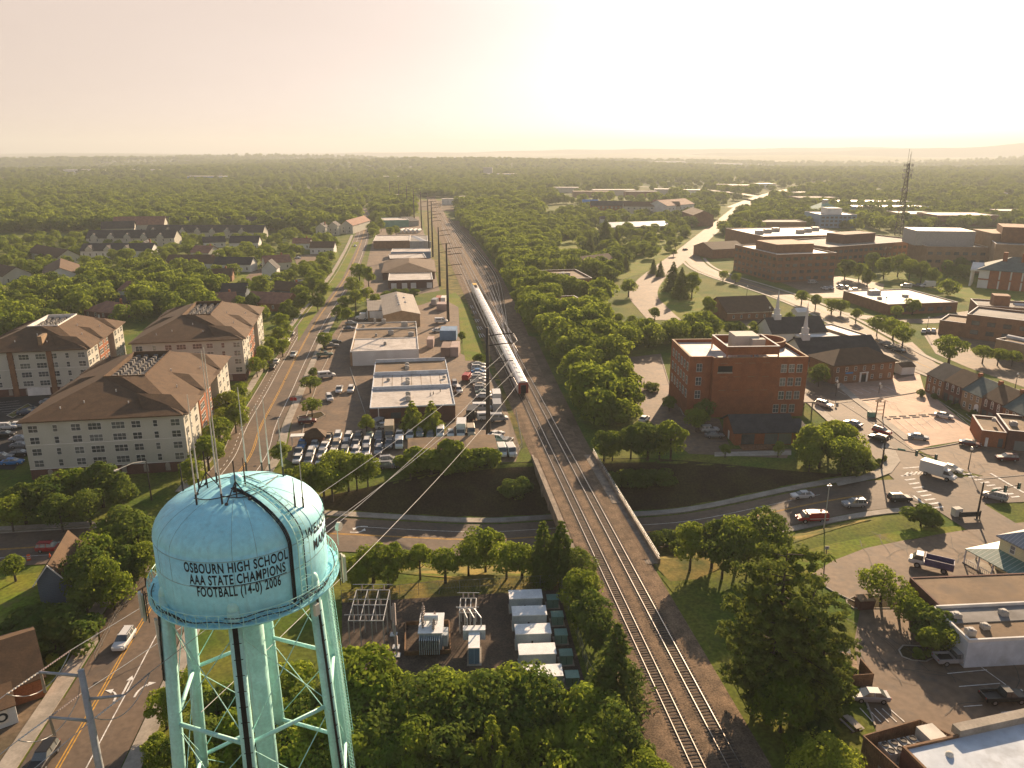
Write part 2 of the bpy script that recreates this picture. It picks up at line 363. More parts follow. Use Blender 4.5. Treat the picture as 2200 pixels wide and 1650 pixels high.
# ------------------------------------------------------------------ the ground, one sheet to the horizon
def spread(a, b, st, far, k=1.28):
    fwd = list(np.arange(a, b + .01, st)); x, s_ = b, st
    while x < far:
        s_ = min(s_ * k, 900); x += s_; fwd.append(x)
    return fwd
gx = spread(-70, 90, 1.25, 15500); gx2 = spread(70, 70.01, 1.25, 15500)[1:]; gx = [-v for v in gx2[::-1]] + gx
gy = [-300, -100, 0, 40, 70, 85] + spread(92, 186, 1.25, 15800)
nx, ny = len(gx), len(gy)
gv = [(x, y, hgt(x, y)) for y in gy for x in gx]
gf = [(j * nx + i, j * nx + i + 1, (j + 1) * nx + i + 1, (j + 1) * nx + i) for j in range(ny - 1) for i in range(nx - 1)]
b = MB(); b.v = gv; b.f = gf; b.m = [1 if gv[f[0]][1] > 1100 or abs(gv[f[0]][0]) > 800 else 0 for f in gf]
b.build("ground", ["grass", "field"], kind="structure", smooth=True)

_lay = [0.0]
def poly(name, pts, m, z=None, world=False, block=True, kind='structure'):
    """a sheet of paving or grass laid on the ground; each later sheet a little above the earlier"""
    if z is None:
        _lay[0] += .004; z = .02 + _lay[0]
    w = pts if world else [P(*p) for p in pts]
    if block: occ_poly(w)
    return MB().add([(x, y, z + (hgt(x, y) if world else 0)) for x, y in w], [tuple(range(len(w)))]).build(name, m, kind=kind)
def smooth_path(pts, step=3.0):
    pts = [Vector((p[0], p[1], 0)) for p in pts]; out = []
    for i in range(len(pts) - 1):
        p0, p1, p2, p3 = pts[max(0, i - 1)], pts[i], pts[i + 1], pts[min(len(pts) - 1, i + 2)]
        n = max(2, int((p2 - p1).length / step))
        for k in range(n):
            t = k / n
            out.append(.5 * ((2 * p1) + (p2 - p0) * t + (2 * p0 - 5 * p1 + 4 * p2 - p3) * t * t + (3 * p1 - p0 - 3 * p2 + p3) * t ** 3))
    out.append(pts[-1]); return out
def normals(path):
    r = []
    for i in range(len(path)):
        d = path[min(len(path) - 1, i + 1)] - path[max(0, i - 1)]; d.normalize(); r.append(Vector((d.y, -d.x, 0)))   # to the right of travel
    return r
def ribbon(name, path, a, b_, m, z, block=True, i0=0, i1=None, thick=0, kind='structure', ret=False, mb=None):
    """a strip along a path between sideways offsets a..b (metres, right positive); thick > 0 makes a raised kerb or walk"""
    nn = normals(path); i1 = len(path) if i1 is None else i1
    fa = a if callable(a) else (lambda t: a); fb = b_ if callable(b_) else (lambda t: b_)
    q = mb or MB(); L_ = []
    for i in range(i0, i1):
        t = i / (len(path) - 1)
        l, r = path[i] + nn[i] * fa(t), path[i] + nn[i] * fb(t)
        L_.append((l, r))
        if block:
            c = (l + r) / 2; occ_disc(c.x, c.y, (l - r).length / 2)
    n = len(L_); vs = []
    for l, r in L_:
        zl, zr = hgt(l.x, l.y), hgt(r.x, r.y)
        vs += [(l.x, l.y, zl + z), (r.x, r.y, zr + z)]
        if thick: vs += [(l.x, l.y, zl + z - thick), (r.x, r.y, zr + z - thick)]
    fs = []; k = 4 if thick else 2
    for i in range(n - 1):
        o = i * k; fs.append((o, o + 1, o + k + 1, o + k))
        if thick:
            fs += [(o + 2, o, o + k, o + k + 2), (o + 1, o + 3, o + k + 3, o + k + 1)]
    q.add(vs, fs)
    if mb: return q
    return q.build(name, m, kind=kind)
def dashes(name, path, off, w, m, z, on=3.0, gap=9.0, i0=0, i1=None):
    nn = normals(path); q = MB(); acc = 0; i1 = i1 or len(path); t0 = i0
    s_ = [0]
    for i in range(1, len(path)): s_.append(s_[-1] + (path[i] - path[i - 1]).length)
    def at(d):
        i = int(np.searchsorted(s_, d)); i = min(len(path) - 1, max(1, i)); f = (d - s_[i - 1]) / (s_[i] - s_[i - 1])
        return path[i - 1].lerp(path[i], f) + nn[i] * off, nn[i]
    d = s_[i0]
    while d + on < s_[i1 - 1]:
        (p, n1), (p2, n2) = at(d), at(d + on)
        vs = []
        for pp, n in ((p, n1), (p2, n2)):
            for sg in (-1, 1): e = pp + n * (sg * w / 2); vs.append((e.x, e.y, hgt(e.x, e.y) + z))
        q.add(vs, [(0, 1, 3, 2)]); d += on + gap
    if q.f: q.build(name, m, kind='structure')
ZR, ZM = .10, .112

# road on the left, running away beside the railway
main = smooth_path([(-46, 20)] + [P(*p) for p in [(125, 1650), (212, 1500), (310, 1330), (470, 1075), (537, 981), (561, 916), (600, 841), (633, 775), (680, 690), (733, 612), (757, 568), (776, 520), (786, 480), (789, 452)]] + [(-190, 1150), (-215, 1500)])
wl = lambda t: -4.4 if t < .05 else -6.6
wr = lambda t: 7.2 if t < .045 else (5.2 if t > .075 else 7.2 - 2 * (t - .045) / .03)
ribbon("road_main", main, wl, wr, "asphalt", ZR)
e = MB()
for o in (-.28, .10): ribbon("x", main, o, o + .16, None, ZM, block=False, mb=e)
e.build("road_centre_lines", "paint_yellow", kind='structure')
ni = len(main)
i_x = next(i for i, p in enumerate(main) if p.y > 116); i_y = next(i for i, p in enumerate(main) if p.y > 138)
e = MB()
ribbon("x", main, 3.6, 3.75, None, ZM, block=False, i0=i_y + 4, i1=ni, mb=e)
ribbon("x", main, -3.6, -3.45, None, ZM, block=False, i0=i_y + 4, i1=ni, mb=e)
ribbon("x", main, 3.2, 3.35, None, ZM, block=False, i0=4, i1=i_x - 3, mb=e)
e.build("road_edge_lines", "paint_white", kind='structure')
dashes("parking_lane_dashes", main, -4.6, .14, "paint_white", ZM, 1.0, 1.6, i0=i_y, i1=i_y + 60)
ribbon("sidewalk_main_left", main, lambda t: wl(t) - 2.6, lambda t: wl(t) - .25, "concrete", ZR + .13, i1=i_x - 2, thick=.14)
ribbon("sidewalk_main_left", main, lambda t: wl(t) - 3.6, lambda t: wl(t) - 1.6, "concrete", ZR + .13, i0=i_y + 2, i1=i_y + 170, thick=.14)
ribbon("curb_main_left", main, lambda t: wl(t) - .2, wl, "curb", ZR + .14, i0=i_y + 2, i1=i_y + 170, thick=.15, block=False)
ribbon("sidewalk_main_right", main, lambda t: wr(t) + .2, lambda t: wr(t) + 2.2, "concrete", ZR + .13, i0=i_y + 2, i1=i_y + 72, thick=.14)
ribbon("sidewalk_main_right", main, lambda t: wr(t) + .2, lambda t: wr(t) + 2.4, "concrete", ZR + .13, i0=2, i1=i_x - 2, thick=.14)

# the road that dips under the railway
dip = smooth_path([(x, yc(x)) for x in (-400, -200, -130, -84, -66, -40, -18, 0, 14, 26, 38, 52, 67.6, 85.5, 140, 260)], 2.0)
ribbon("road_underpass", dip, -6.3, 6.6, "asphalt", ZR + .012)
di = lambda x: next(i for i, p in enumerate(dip) if p.x > x)
e = MB()
for a0, a1 in ((-400, -74), (-58, 74)):
    for o in (-.1, .2): ribbon("x", dip, o, o + .15, None, ZM + .012, block=False, mb=e, i0=di(a0) if a0 > -400 else 0, i1=di(a1))
e.build("underpass_centre_lines", "paint_yellow", kind='structure')
e = MB(); ribbon("x", dip, 3.3, 3.42, None, ZM + .012, block=False, mb=e, i1=di(-78))
ribbon("x", dip, -3.1, -2.98, None, ZM + .012, block=False, mb=e, i0=di(-30), i1=di(66))
e.build("underpass_lane_lines", "paint_white", kind='structure')
ribbon("sidewalk_underpass_far", dip, -9.0, -7.0, "concrete", ZR + .14, i0=di(-58), i1=di(78), thick=.2)
ribbon("sidewalk_underpass_far", dip, -9.0, -7.3, "concrete", ZR + .14, i0=0, i1=di(-76), thick=.2)
ribbon("curb_underpass_far", dip, -6.75, -6.3, "curb", ZR + .13, i0=0, i1=di(-76), thick=.2, block=False)
ribbon("sidewalk_underpass_near", dip, 7.0, 8.8, "concrete", ZR + .14, i0=di(38), i1=di(80), thick=.2)
def embank(name, side, x0, x1, m, grow=1.06):
    q = MB(); pts = [p for p in dip if x0 < p.x < x1]; vs = []; K = 7
    for p in pts:
        w = 2.35 * dep(p.x) * grow
        for k in range(K + 1):
            y = yc(p.x) + side * (FLAT + .05 + w * k / K); vs.append((p.x, y, hgt(p.x, y) + .07))
    fs = [(i * (K + 1) + k, (i + 1) * (K + 1) + k, (i + 1) * (K + 1) + k + 1, i * (K + 1) + k + 1) for i in range(len(pts) - 1) for k in range(K)]
    if side < 0: fs = [f[::-1] for f in fs]
    q.add(vs, fs); q.build(name, m, kind='structure', smooth=True)
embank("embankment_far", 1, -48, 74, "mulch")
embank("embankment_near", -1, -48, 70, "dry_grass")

# streets on the right
st = smooth_path([P(*p) for p in [(2420, 1330), (2200, 1175), (2060, 1085), (1985, 1035), (1915, 965), (1840, 900), (1785, 855), (1745, 815), (1690, 755), (1640, 705), (1590, 668)]])
ribbon("street_right", st, -6.0, 5.2, "asphalt", ZR + .02)
i0_ = next(i for i, p in enumerate(st) if p.y > 172); ribbon("sidewalk_right", st, -8.6, -6.2, "concrete", ZR + .15, i0=i0_, i1=i0_ + 16, thick=.16); ribbon("sidewalk_right", st, 5.4, 7.6, "concrete", ZR + .15, i0=i0_ + 1, i1=i0_ + 26, thick=.16)
sr = smooth_path([P(*p) for p in [(1592, 442), (1560, 470), (1520, 502), (1475, 540), (1430, 575), (1395, 605), (1382, 635), (1405, 665), (1428, 688)]])
ribbon("street_cemetery", sr, -7, 7, "lot_asphalt", ZR + .004)
sq = smooth_path([P(*p) for p in [(1478, 540), (1500, 570), (1545, 592), (1620, 615), (1700, 642), (1790, 680), (1870, 725), (1960, 775), (2080, 822), (2240, 880), (2500, 975)]])
ribbon("street_diagonal", sq, -5.5, 5.5, "asphalt", ZR + .008)
ribbon("sidewalk_diagonal", sq, -8.6, -6.8, "concrete", ZR + .1, i0=12, thick=.12)
ribbon("sidewalk_diagonal", sq, 6.3, 8.0, "concrete", ZR + .1, i0=18, thick=.12)
sc_ = smooth_path([P(*p) for p in [(1770, 668), (1860, 682), (1990, 690), (2120, 672), (2300, 690)]])
ribbon("street_cross", sc_, -4.5, 4.5, "asphalt", ZR + .016)
far_rd = smooth_path([P(*p) for p in [(1585, 446), (1640, 424), (1700, 408), (1790, 396)]])
ribbon("street_far", far_rd, -14, 14, "lot_asphalt", ZR)
e = MB(); [ribbon("x", sq, o, o + .15, None, ZM + .008, block=False, mb=e) for o in (-.2, .1)]; e.build("street_centre_lines", "paint_yellow", kind='structure')
hwy = smooth_path([P(*p, 6) for p in [(1330, 400), (1450, 403), (1560, 412), (1640, 424)]])
ribbon("street_overpass", hwy, -7, 7, "concrete", 6.0)

# paved yards, lawns, bare earth
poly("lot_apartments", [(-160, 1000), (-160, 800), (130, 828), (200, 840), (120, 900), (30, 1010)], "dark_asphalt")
poly("lot_industrial", [(612, 985), (632, 880), (680, 770), (735, 690), (800, 668), (905, 655), (948, 640), (985, 660), (990, 760), (1045, 785), (1075, 840), (1118, 965), (1108, 992), (860, 1006), (640, 1000)], "lot_asphalt")
poly("lot_industrial_far", [(775, 640), (790, 560), (800, 520), (830, 470), (900, 465), (925, 545), (945, 625), (850, 640)], "lot_asphalt")
poly("lawn_strip", [(948, 640), (978, 628), (1005, 660), (1030, 720), (1045, 775), (1000, 775), (990, 720), (985, 660)], "lawn")
poly("weeds_strip", [(905, 455), (928, 455), (985, 590), (1100, 860), (1140, 960), (1118, 965), (1048, 775), (1005, 655), (950, 620), (925, 545)], "dry_grass", z=.022, block=False)
poly("lot_parking", [(1748, 838), (1790, 818), (1975, 800), (1985, 836), (2112, 940), (2000, 958), (1962, 968), (1870, 900), (1800, 862)], "pale_asphalt")
poly("lot_corner", [(1975, 968), (2115, 938), (2200, 945), (2330, 1010), (2260, 1075), (2110, 1022), (2060, 1010)], "lot_asphalt")
poly("lot_office", [(1330, 770), (1420, 760), (1440, 830), (1470, 890), (1545, 900), (1570, 965), (1700, 965), (1690, 985), (1480, 975), (1390, 900), (1345, 830)], "lot_asphalt")
poly("walk_office", [(1535, 972), (1700, 968), (1700, 978), (1535, 981)], "concrete")
poly("lot_church", [(1890, 745), (1960, 735), (2020, 790), (1990, 800), (1925, 815), (1918, 780)], "lot_asphalt")
poly("lot_depot", [(2030, 700), (2060, 690), (2200, 770), (2330, 820), (2250, 850), (2080, 790), (2010, 760), (1985, 720)], "lot_asphalt")
poly("lot_clinic", [(1660, 600), (1780, 590), (1900, 610), (1890, 650), (1840, 640), (1760, 640)], "lot_asphalt")
poly("lawn_courthouse", [(1900, 585), (2090, 590), (2330, 640), (2300, 680), (2100, 655), (1990, 620), (1910, 605)], "lawn", block=False)
poly("lawn_curve", [(1400, 600), (1450, 600), (1545, 660), (1545, 690), (1440, 685), (1400, 655)], "lawn", block=False)
poly("cemetery", [(1170, 560), (1200, 500), (1300, 488), (1470, 500), (1480, 515), (1400, 580), (1340, 600), (1250, 600)], "lawn", block=False)
poly("lot_south", [(1735, 1235), (1860, 1165), (1960, 1160), (2080, 1135), (2420, 1100), (2700, 1700), (1900, 1700), (1880, 1560), (1850, 1480), (1835, 1380), (1850, 1300), (1790, 1270)], "lot_asphalt")
poly("lawn_corner", [(1690, 1225), (1700, 1190), (1790, 1168), (1950, 1138), (2070, 1130), (2080, 1138), (1960, 1158), (1860, 1178), (1790, 1205), (1735, 1240)], "lawn")
poly("lawn_embankment", [(1420, 1240), (1480, 1225), (1600, 1240), (1730, 1240), (1790, 1330), (1850, 1480), (1900, 1700), (1700, 1700), (1540, 1400)], "grass", block=False)
poly("bare_earth", [(1395, 1205), (1495, 1195), (1560, 1215), (1500, 1245), (1440, 1250)], "dry_grass", block=False)
poly("yard_substation", [(735, 1295), (1200, 1268), (1260, 1480), (1240, 1500), (735, 1500)], "gravel")
poly("lawn_substation", [(735, 1275), (1030, 1235), (1200, 1240), (1200, 1268), (735, 1296)], "dry_grass", block=False)
poly("yard_house_left", [(-120, 1520), (150, 1500), (60, 1600), (10, 1700), (-200, 1700)], "dirt", block=False)
poly("lawn_house_left", [(-150, 1260), (90, 1230), (180, 1290), (60, 1345), (-150, 1360)], "lawn", block=False)
poly("railway_ground", [(985, 475), (1010, 500), (1075, 590), (1110, 660), (1160, 780), (1215, 880), (1290, 1000), (1180, 1000), (1100, 850), (1000, 640), (925, 470)], "ballast")
poly("dirt_track", [(1128, 720), (1150, 725), (1200, 830), (1255, 940), (1280, 985), (1255, 985), (1190, 860)], "dirt", block=False)
poly("dirt_hill", [(560, 412), (640, 404), (745, 410), (770, 416), (620, 420)], "dirt", z=.3, block=False)
poly("sand_lot", [(800, 428), (980, 432), (985, 455), (905, 452)], "dirt", z=.05, block=False)
poly("lawn_roadside", [(640, 700), (720, 590), (760, 520), (772, 520), (735, 600), (668, 690), (640, 735)], "lawn", block=False)
poly("lane_houses", [(470, 640), (540, 585), (600, 560), (612, 566), (555, 596), (490, 645)], "lot_asphalt")
poly("lawn_houses", [(478, 615), (520, 590), (535, 592), (485, 622)], "lawn", block=False)
poly("lawn_houses", [(690, 545), (725, 540), (730, 555), (700, 575)], "lawn", block=False)
poly("lot_houses", [(630, 550), (690, 545), (690, 570), (640, 575)], "lot_asphalt")
poly("sidewalk_corner", [(1800, 1046), (1880, 1030), (1915, 1017), (1934, 992), (1922, 966), (1900, 950), (1893, 962), (1906, 985), (1892, 1006), (1850, 1024), (1795, 1036)], "concrete", z=.22)
def curbline(*pts):
    q = MB(); w = [Vector((*P(*p), 0)) for p in pts]
    for a, b_ in zip(w[:-1], w[1:]): c = (a + b_) / 2; d = b_ - a; q.obox(c.x, c.y, .03, .2, d.length, .22, math.atan2(d.y, d.x))
    q.build("curb_line", "curb", kind='structure')
curbline((1752, 850), (1795, 868), (1880, 858), (1985, 841)); curbline((1808, 868), (1890, 920), (1960, 968), (2010, 962), (2110, 944)); curbline((1986, 842), (2060, 890), (2125, 932)); curbline((1966, 970), (2040, 1008), (2110, 1030), (2200, 1022)); curbline((1420, 768), (1440, 832), (1468, 892)); curbline((640, 985), (655, 905), (690, 800), (740, 700)); curbline((790, 905), (752, 790)); curbline((1735, 1238), (1790, 1272), (1850, 1300)); curbline((1850, 1480), (1880, 1560))
# planted islands with kerbs, car park stripes, crossings, arrows
def island(pts, m="mulch"):
    w = [P(*p) for p in pts]; q = MB(); n = len(w)
    for i in range(n):
        a, b_ = Vector((*w[i], 0)), Vector((*w[(i + 1) % n], 0)); c = (a + b_) / 2; d = b_ - a
        q.obox(c.x, c.y, .02, .17, d.length + .1, .18, math.atan2(d.y, d.x))
    q.build("curb_island", "curb", kind='structure'); poly("island_bed", pts, m, z=.09)
island([(1818, 1290), (1835, 1283), (1900, 1280), (1990, 1300), (1940, 1308), (1880, 1308), (1835, 1308), (1820, 1298)])
island([(1931, 1398), (1940, 1388), (1990, 1390), (2010, 1412), (1990, 1422), (1960, 1420), (1938, 1412)])
island([(640, 895), (690, 885), (698, 893), (680, 902), (645, 905)])
island([(15, 893), (60, 868), (68, 872), (28, 898)], "dry_grass")
q = MB()
def bar(x0, y0, x1, y1, w=.13, z=.16):
    a, b_ = Vector((*P(x0, y0), 0)), Vector((*P(x1, y1), 0)); d = b_ - a; n = Vector((-d.y, d.x, 0)).normalized() * w / 2
    q.add([(*(a - n).xy, z), (*(b_ - n).xy, z), (*(b_ + n).xy, z), (*(a + n).xy, z)], [(0, 1, 2, 3)])
for k in range(9): bar(1800 + k * 17, 841 - k * 1.6, 1820 + k * 17, 851 - k * 1.8)      # hotel row
for k in range(11): bar(1805 + k * 15, 866 - k * 1.4, 1835 + k * 16, 878 - k * 1.7, .12)
for k in range(12): bar(1885 + k * 19, 905 - k * 1.5, 1915 + k * 19, 930 - k * 1.5, .12)
bar(2098, 1428, 2170, 1480); bar(2035, 1449, 2120, 1441); bar(2060, 1477, 2148, 1470); bar(2070, 1520, 2110, 1517); bar(2150, 1533, 2200, 1527)
for k in range(5): bar(1847 + k * 16, 1523 + k * .5, 1875 + k * 17, 1553)
for k in range(6): bar(-20 + k * 6, 868 + k * 4.5, 40 + k * 3, 862 + k * 5, .1)
q.build("car_park_lines", "paint_white", kind='structure')
q = MB(); Z_ = ZM + .03
for k in range(9): bar(1936 + k * 8.5, 1024 + k * 8.6, 1958 + k * 8.5, 1021 + k * 8.6, .55, Z_)
for k in range(6): bar(1943 + k * 9.5, 1023.5 - k * 1.0, 1951 + k * 9.5, 1016 - k * .9, .45, Z_)
for k in range(9): bar(2068 + k * 13, 1020 + k * 6.2, 2086 + k * 13, 1018 + k * 6.2, .55, Z_)
bar(1940, 1007, 1992, 1003, .45, Z_); bar(1962, 1066, 1988, 1086, .5, Z_); bar(2128, 1018, 2200, 1060, .5, Z_)
q.build("crosswalk_bars", "paint_white", kind='structure')
def arrow(px, py, a, L=3.6, turn=0):
    x, y, z = G(px, py); q = MB(); c, s = math.cos(a), math.sin(a)
    def T(u, v): return (x + u * c - v * s, y + u * s + v * c, hgt(x + u * c - v * s, y + u * s + v * c) + ZM + .03)
    if not turn:
        q.add([T(-L / 2, -.13), (T(L / 2 - 1, -.13)), T(L / 2 - 1, .13), T(-L / 2, .13)], [(0, 1, 2, 3)])
        q.add([T(L / 2 - 1, -.45), T(L / 2, 0), T(L / 2 - 1, .45)], [(0, 1, 2)])
    else:
        pts = [(-L / 2 + L * .62 * k / 6, turn * (k / 6) ** 3 * .9) for k in range(7)]
        for (u0, v0), (u1, v1) in zip(pts[:-1], pts[1:]):
            q.add([T(u0 + .1 * turn * 0, v0 - .14), T(u1, v1 - .14), T(u1, v1 + .14), T(u0, v0 + .14)], [(0, 1, 2, 3)])
        u, v = pts[-1]; q.add([T(u - .45, v), T(u + .45, v), T(u + .25, v + turn * 1.0)], [(0, 1, 2)])
    q.build("road_arrow", "paint_white", kind='structure')
ra = math.pi / 2 + .12
arrow(273, 1475, ra, 4.2); arrow(300, 1478, ra, 4.0, -1); arrow(255, 1490, ra, 3.4, 1)
arrow(768, 1131, 3.3, 4, 1); arrow(775, 1146, .15, 4, 1); arrow(150, 1165, 3.25, 4.5)
# tar-filled cracks, manholes and oil stains on the paving
rc_ = random.Random(8); q = MB()
def tar(x, y, a, L, w=.07, z=.135):
    for k in range(int(L / 1.2)):
        a += rc_.uniform(-.35, .35); x2, y2 = x + 1.2 * math.cos(a), y + 1.2 * math.sin(a); n = Vector((-math.sin(a), math.cos(a), 0)) * w / 2
        q.add([(x - n.x, y - n.y, z), (x2 - n.x, y2 - n.y, z), (x2 + n.x, y2 + n.y, z), (x + n.x, y + n.y, z)], [(0, 1, 2, 3)]); x, y = x2, y2
for k in range(70):
    p = main[rc_.randrange(6, 170)]
    if abs(p.y - yc(p.x)) > 16: tar(p.x + rc_.uniform(-6, 4), p.y, rc_.choice((1.7, .2)) + rc_.uniform(-.2, .2), rc_.uniform(4, 14))
for px0, px1, py0, py1, n_ in ((1840, 2190, 1180, 1230, 18), (1860, 2190, 1400, 1540, 22), (1820, 1990, 870, 950, 18), (650, 1000, 680, 920, 30), (1960, 2180, 1000, 1080, 14)):
    for k in range(n_): x, y = P(rc_.uniform(px0, px1), rc_.uniform(py0, py1)); tar(x, y, rc_.uniform(0, 3.1), rc_.uniform(4, 12), .08, .15)
q.build("road_cracks", "tarmac_dark_patch", kind='structure')
q = MB()
for k in range(14):
    p = main[10 + k * 11]; x, y = p.x + rc_.uniform(-4, 3), p.y
    if abs(y - yc(x)) > 16: q.add([(x + .38 * math.cos(t * .785), y + .38 * math.sin(t * .785), .14) for t in range(8)], [tuple(range(8))])
q.build("manhole_covers", "dark_asphalt", kind='structure')
# wheel stops between the car park's rows
for i in range(6):
    for j, (x0, y0, dx, dy) in enumerate([(1897, 897, 21, -1.3), (1906, 901, 20.5, -1.5)]):
        x, y = P(x0 + i * dx, y0 + i * dy)
        tag(MB().obox(x, y, .03, .22, 1.9, .25, .04).build("wheel_stop", "curb"), "concrete wheel stop in the sunlit car park's double row", "wheel stop", "wheel stops in the sunlit car park")
# ------------------------------------------------------------------ railway: ballast bed, tracks, bridge
def RX(y): return 30.9 - .131 * y                       # centre of the left main track
RD = Vector((-.131, 1, 0)).normalized(); RN = Vector((RD.y, -RD.x, 0)); RA = math.atan2(RD.y, RD.x)
def rp(y, off=0, z=0): 
    p = Vector((RX(y), y, z)) + RN * off; return p
def strip(y0, y1, prof, name, m, n=30, kind='structure'):
    q = MB(); rings = []
    for k in range(n + 1):
        y = y0 + (y1 - y0) * k / n; rings.append([tuple(rp(y, o, z)) for o, z in prof])
    q.loft(rings, 0, caps=False, closed=False)
    q.f = [f[::-1] for f in q.f]
    o = q.build(name, m, kind=kind)
    for k in range(120):
        y = y0 + (y1 - y0) * k / 120
        if y < 900:
            p = rp(y, (prof[0][0] + prof[-1][0]) / 2); occ_disc(p.x, p.y, min(12, (prof[-1][0] - prof[0][0]) / 2 + .5))
    return o
strip(-40, 118, [(-5.2, .03), (-3.0, .27), (6.9, .27), (8.6, .04)], "ballast_bed", "ballast")
strip(118, 165, [(-3.4, .20), (-3.2, .27), (7.2, .27), (8.6, .20)], "ballast_bed", "ballast")
strip(165, 1200, [(-4.6, .04), (-3.0, .27), (7.3, .27), (9.0, .05)], "ballast_bed", "ballast")
def track(y0, y1, off, label, ties=0, group=None):
    t = thing("railway_track", label, "railway track", tuple(rp(y0, off)), 0, group); o0 = rp(y0, off)
    for s in (-.7525, .7525):
        q = MB(); a = rp(y0, off + s) - o0; b_ = rp(y1, off + s) - o0; n = max(1, int((y1 - y0) / 60))
        rings = []
        for k in range(n + 1):
            p = a.lerp(b_, k / n)
            rings.append([tuple(p + RN * dx + Vector((0, 0, z))) for dx, z in ((-.07, .28), (.07, .28), (.04, .40), (.045, .45), (-.045, .45), (-.04, .40))])
        q.loft(rings); q.build("rail", "rail_steel", t)
    if ties:
        me = MB().obox(0, 0, .20, .315, .24, 2.6, RA).build("sleeper", "sleeper_wood", me=True)
        R_ = random.Random(int(off * 10)); y = 66.0; k = 0
        while k < 100:
            p = rp(y, off) - o0; o = link("sleeper", me, t, (p.x, p.y, R_.uniform(-.01, .03)), R_.uniform(-.03, .03)); y += .56; k += 1
        q = MB(); yy = y
        while yy < min(y1, 420):
            p = rp(yy, off) - o0; q.obox(p.x, p.y, .20, .315, .26, 2.6, RA); yy += .6
        yy = 65.4
        while yy > 40: p = rp(yy, off) - o0; q.obox(p.x, p.y, .20, .315, .26, 2.6, RA); yy -= .6
        q.build("sleepers", "sleeper_wood", t, kind="stuff")
    return t
track(20, 1150, 0, "left main railway track, the one the silver train stands on", 1)
track(20, 1150, 4.15, "right main railway track beside the train's track, crossing the bridge", 1)
def curved_track(pts, label, ties=True):
    w = smooth_path([P(*p, .3) for p in pts], 8.0); nn = normals(w)
    t = thing("railway_track", label, "railway track", (w[0].x, w[0].y, 0))
    for s in (-.7525, .7525):
        rings = []
        for p, n in zip(w, nn):
            c = p + n * s - w[0]; rings.append([tuple(c + n * dx + Vector((0, 0, z))) for dx, z in ((-.07, .12), (.07, .12), (.05, .36), (-.05, .36))])
        MB().loft(rings).build("rail", "rail_steel", t)
    q = MB(); d = 0
    for a, b_ in zip(w[:-1], w[1:]):
        l = (b_ - a).length; an = math.atan2(b_.y - a.y, b_.x - a.x)
        for k in range(int(l / .9)):
            p = a.lerp(b_, k * .9 / l) - w[0]; q.obox(p.x, p.y, .10, .19, .3, 2.6, an)
    q.build("sleepers", "sleeper_wood", t, kind="stuff")
curved_track([(1118, 800), (1098, 742), (1086, 700), (1080, 655), (1066, 594), (1034, 548), (1002, 510), (978, 486), (964, 468)], "outermost yard track curving away right of the train")
curved_track([(1106, 770), (1088, 715), (1074, 660), (1052, 598), (1020, 548), (990, 508), (966, 478)], "yard track curving between the outermost track and the train")
curved_track([(1088, 712), (1066, 650), (1040, 596), (1012, 552), (982, 510), (960, 476)], "yard track joining the others right of the train's rear")
curved_track([(1070, 676), (1046, 615), (1018, 560), (990, 516), (966, 482)], "yard track running closest to the right of the train's front")
curved_track([(1112, 842), (1080, 772), (1046, 700), (1018, 640), (992, 582), (968, 530), (950, 488)], "siding track close along the left side of the train")
# loose rails lying in the weeds
for i, (x, y) in enumerate([(1012, 660), (1018, 672), (1022, 690), (1026, 706), (1030, 722)]):
    q = MB(); [q.obox(.8 * k, .3 * k, .05, .2, 7 - k, .18, RA + .04 * k) for k in range(3)]
    tag(q.build("rail_stack", "steel_galv", None, (*P(x, y), .05)), "pale loose rails lying in the weeds left of the train", "rail stack", "loose rails beside the tracks")

by0, by1 = 116.5, 165.7
br = thing("railway_bridge", "railway bridge with low parapets carrying both tracks over the sunken road", "bridge", tuple(rp(by0)), 0); B0 = rp(by0)
def brp(name, m, prof, y0=by0, y1=by1, par=br):
    q = MB(); q.loft([[tuple(rp(y, o, z) - B0) for o, z in prof] for y in (y0, (y0 + y1) / 2, y1)]); return q.build(name, m, par)
mat("bridge_concrete", (.25, .20, .155), (.16, .13, .10), sc=.5, fine=2.5, famt=.2)
brp("deck", "bridge_concrete", [(-4.3, -1.3), (9.6, -1.3), (9.6, .18), (-4.3, .18)])
brp("parapet", "bridge_concrete", [(-4.75, -1.4), (-4.3, -1.4), (-4.3, 1.0), (-4.75, 1.0)], 121)
brp("parapet", "bridge_concrete", [(9.6, -1.4), (10.05, -1.4), (10.05, 1.0), (9.6, 1.0)])
q = MB()
for k in range(26):
    p = rp(by0 + 1 + (by1 - by0 - 2) * k / 25, 9.82) - B0; q.tube(p + Vector((0, 0, .95)), p + Vector((0, 0, 1.75)), .035, n=5)
for z in (1.35, 1.75): q.tube(rp(by0, 9.82, z) - B0, rp(by1, 9.82, z) - B0, .03, n=5)
q.build("railing", "steel_galv", br)
brp("walkway", "bridge_concrete", [(7.7, .18), (9.55, .18), (9.55, .30), (7.7, .30)], 140, by1)
for y in (129.5, 150.5):
    q = MB(); 
    for o in (-3, 1, 5, 8.5): p = rp(y, o) - B0; q.obox(p.x, p.y, -7.2, -1.35, 1.1, 1.1, RA)
    a, b_ = rp(y, -4.2) - B0, rp(y, 9.4) - B0; c = (a + b_) / 2; q.obox(c.x, c.y, -2.3, -1.32, 1.3, (b_ - a).length, RA); q.build("pier", "bridge_concrete", br)
for y in (154.5, 124.5):
    p = rp(y, 2.6) - B0; MB().obox(p.x, p.y, -7.0, -1.32, 2.0, 13.8, RA).build("abutment", "concrete", br)

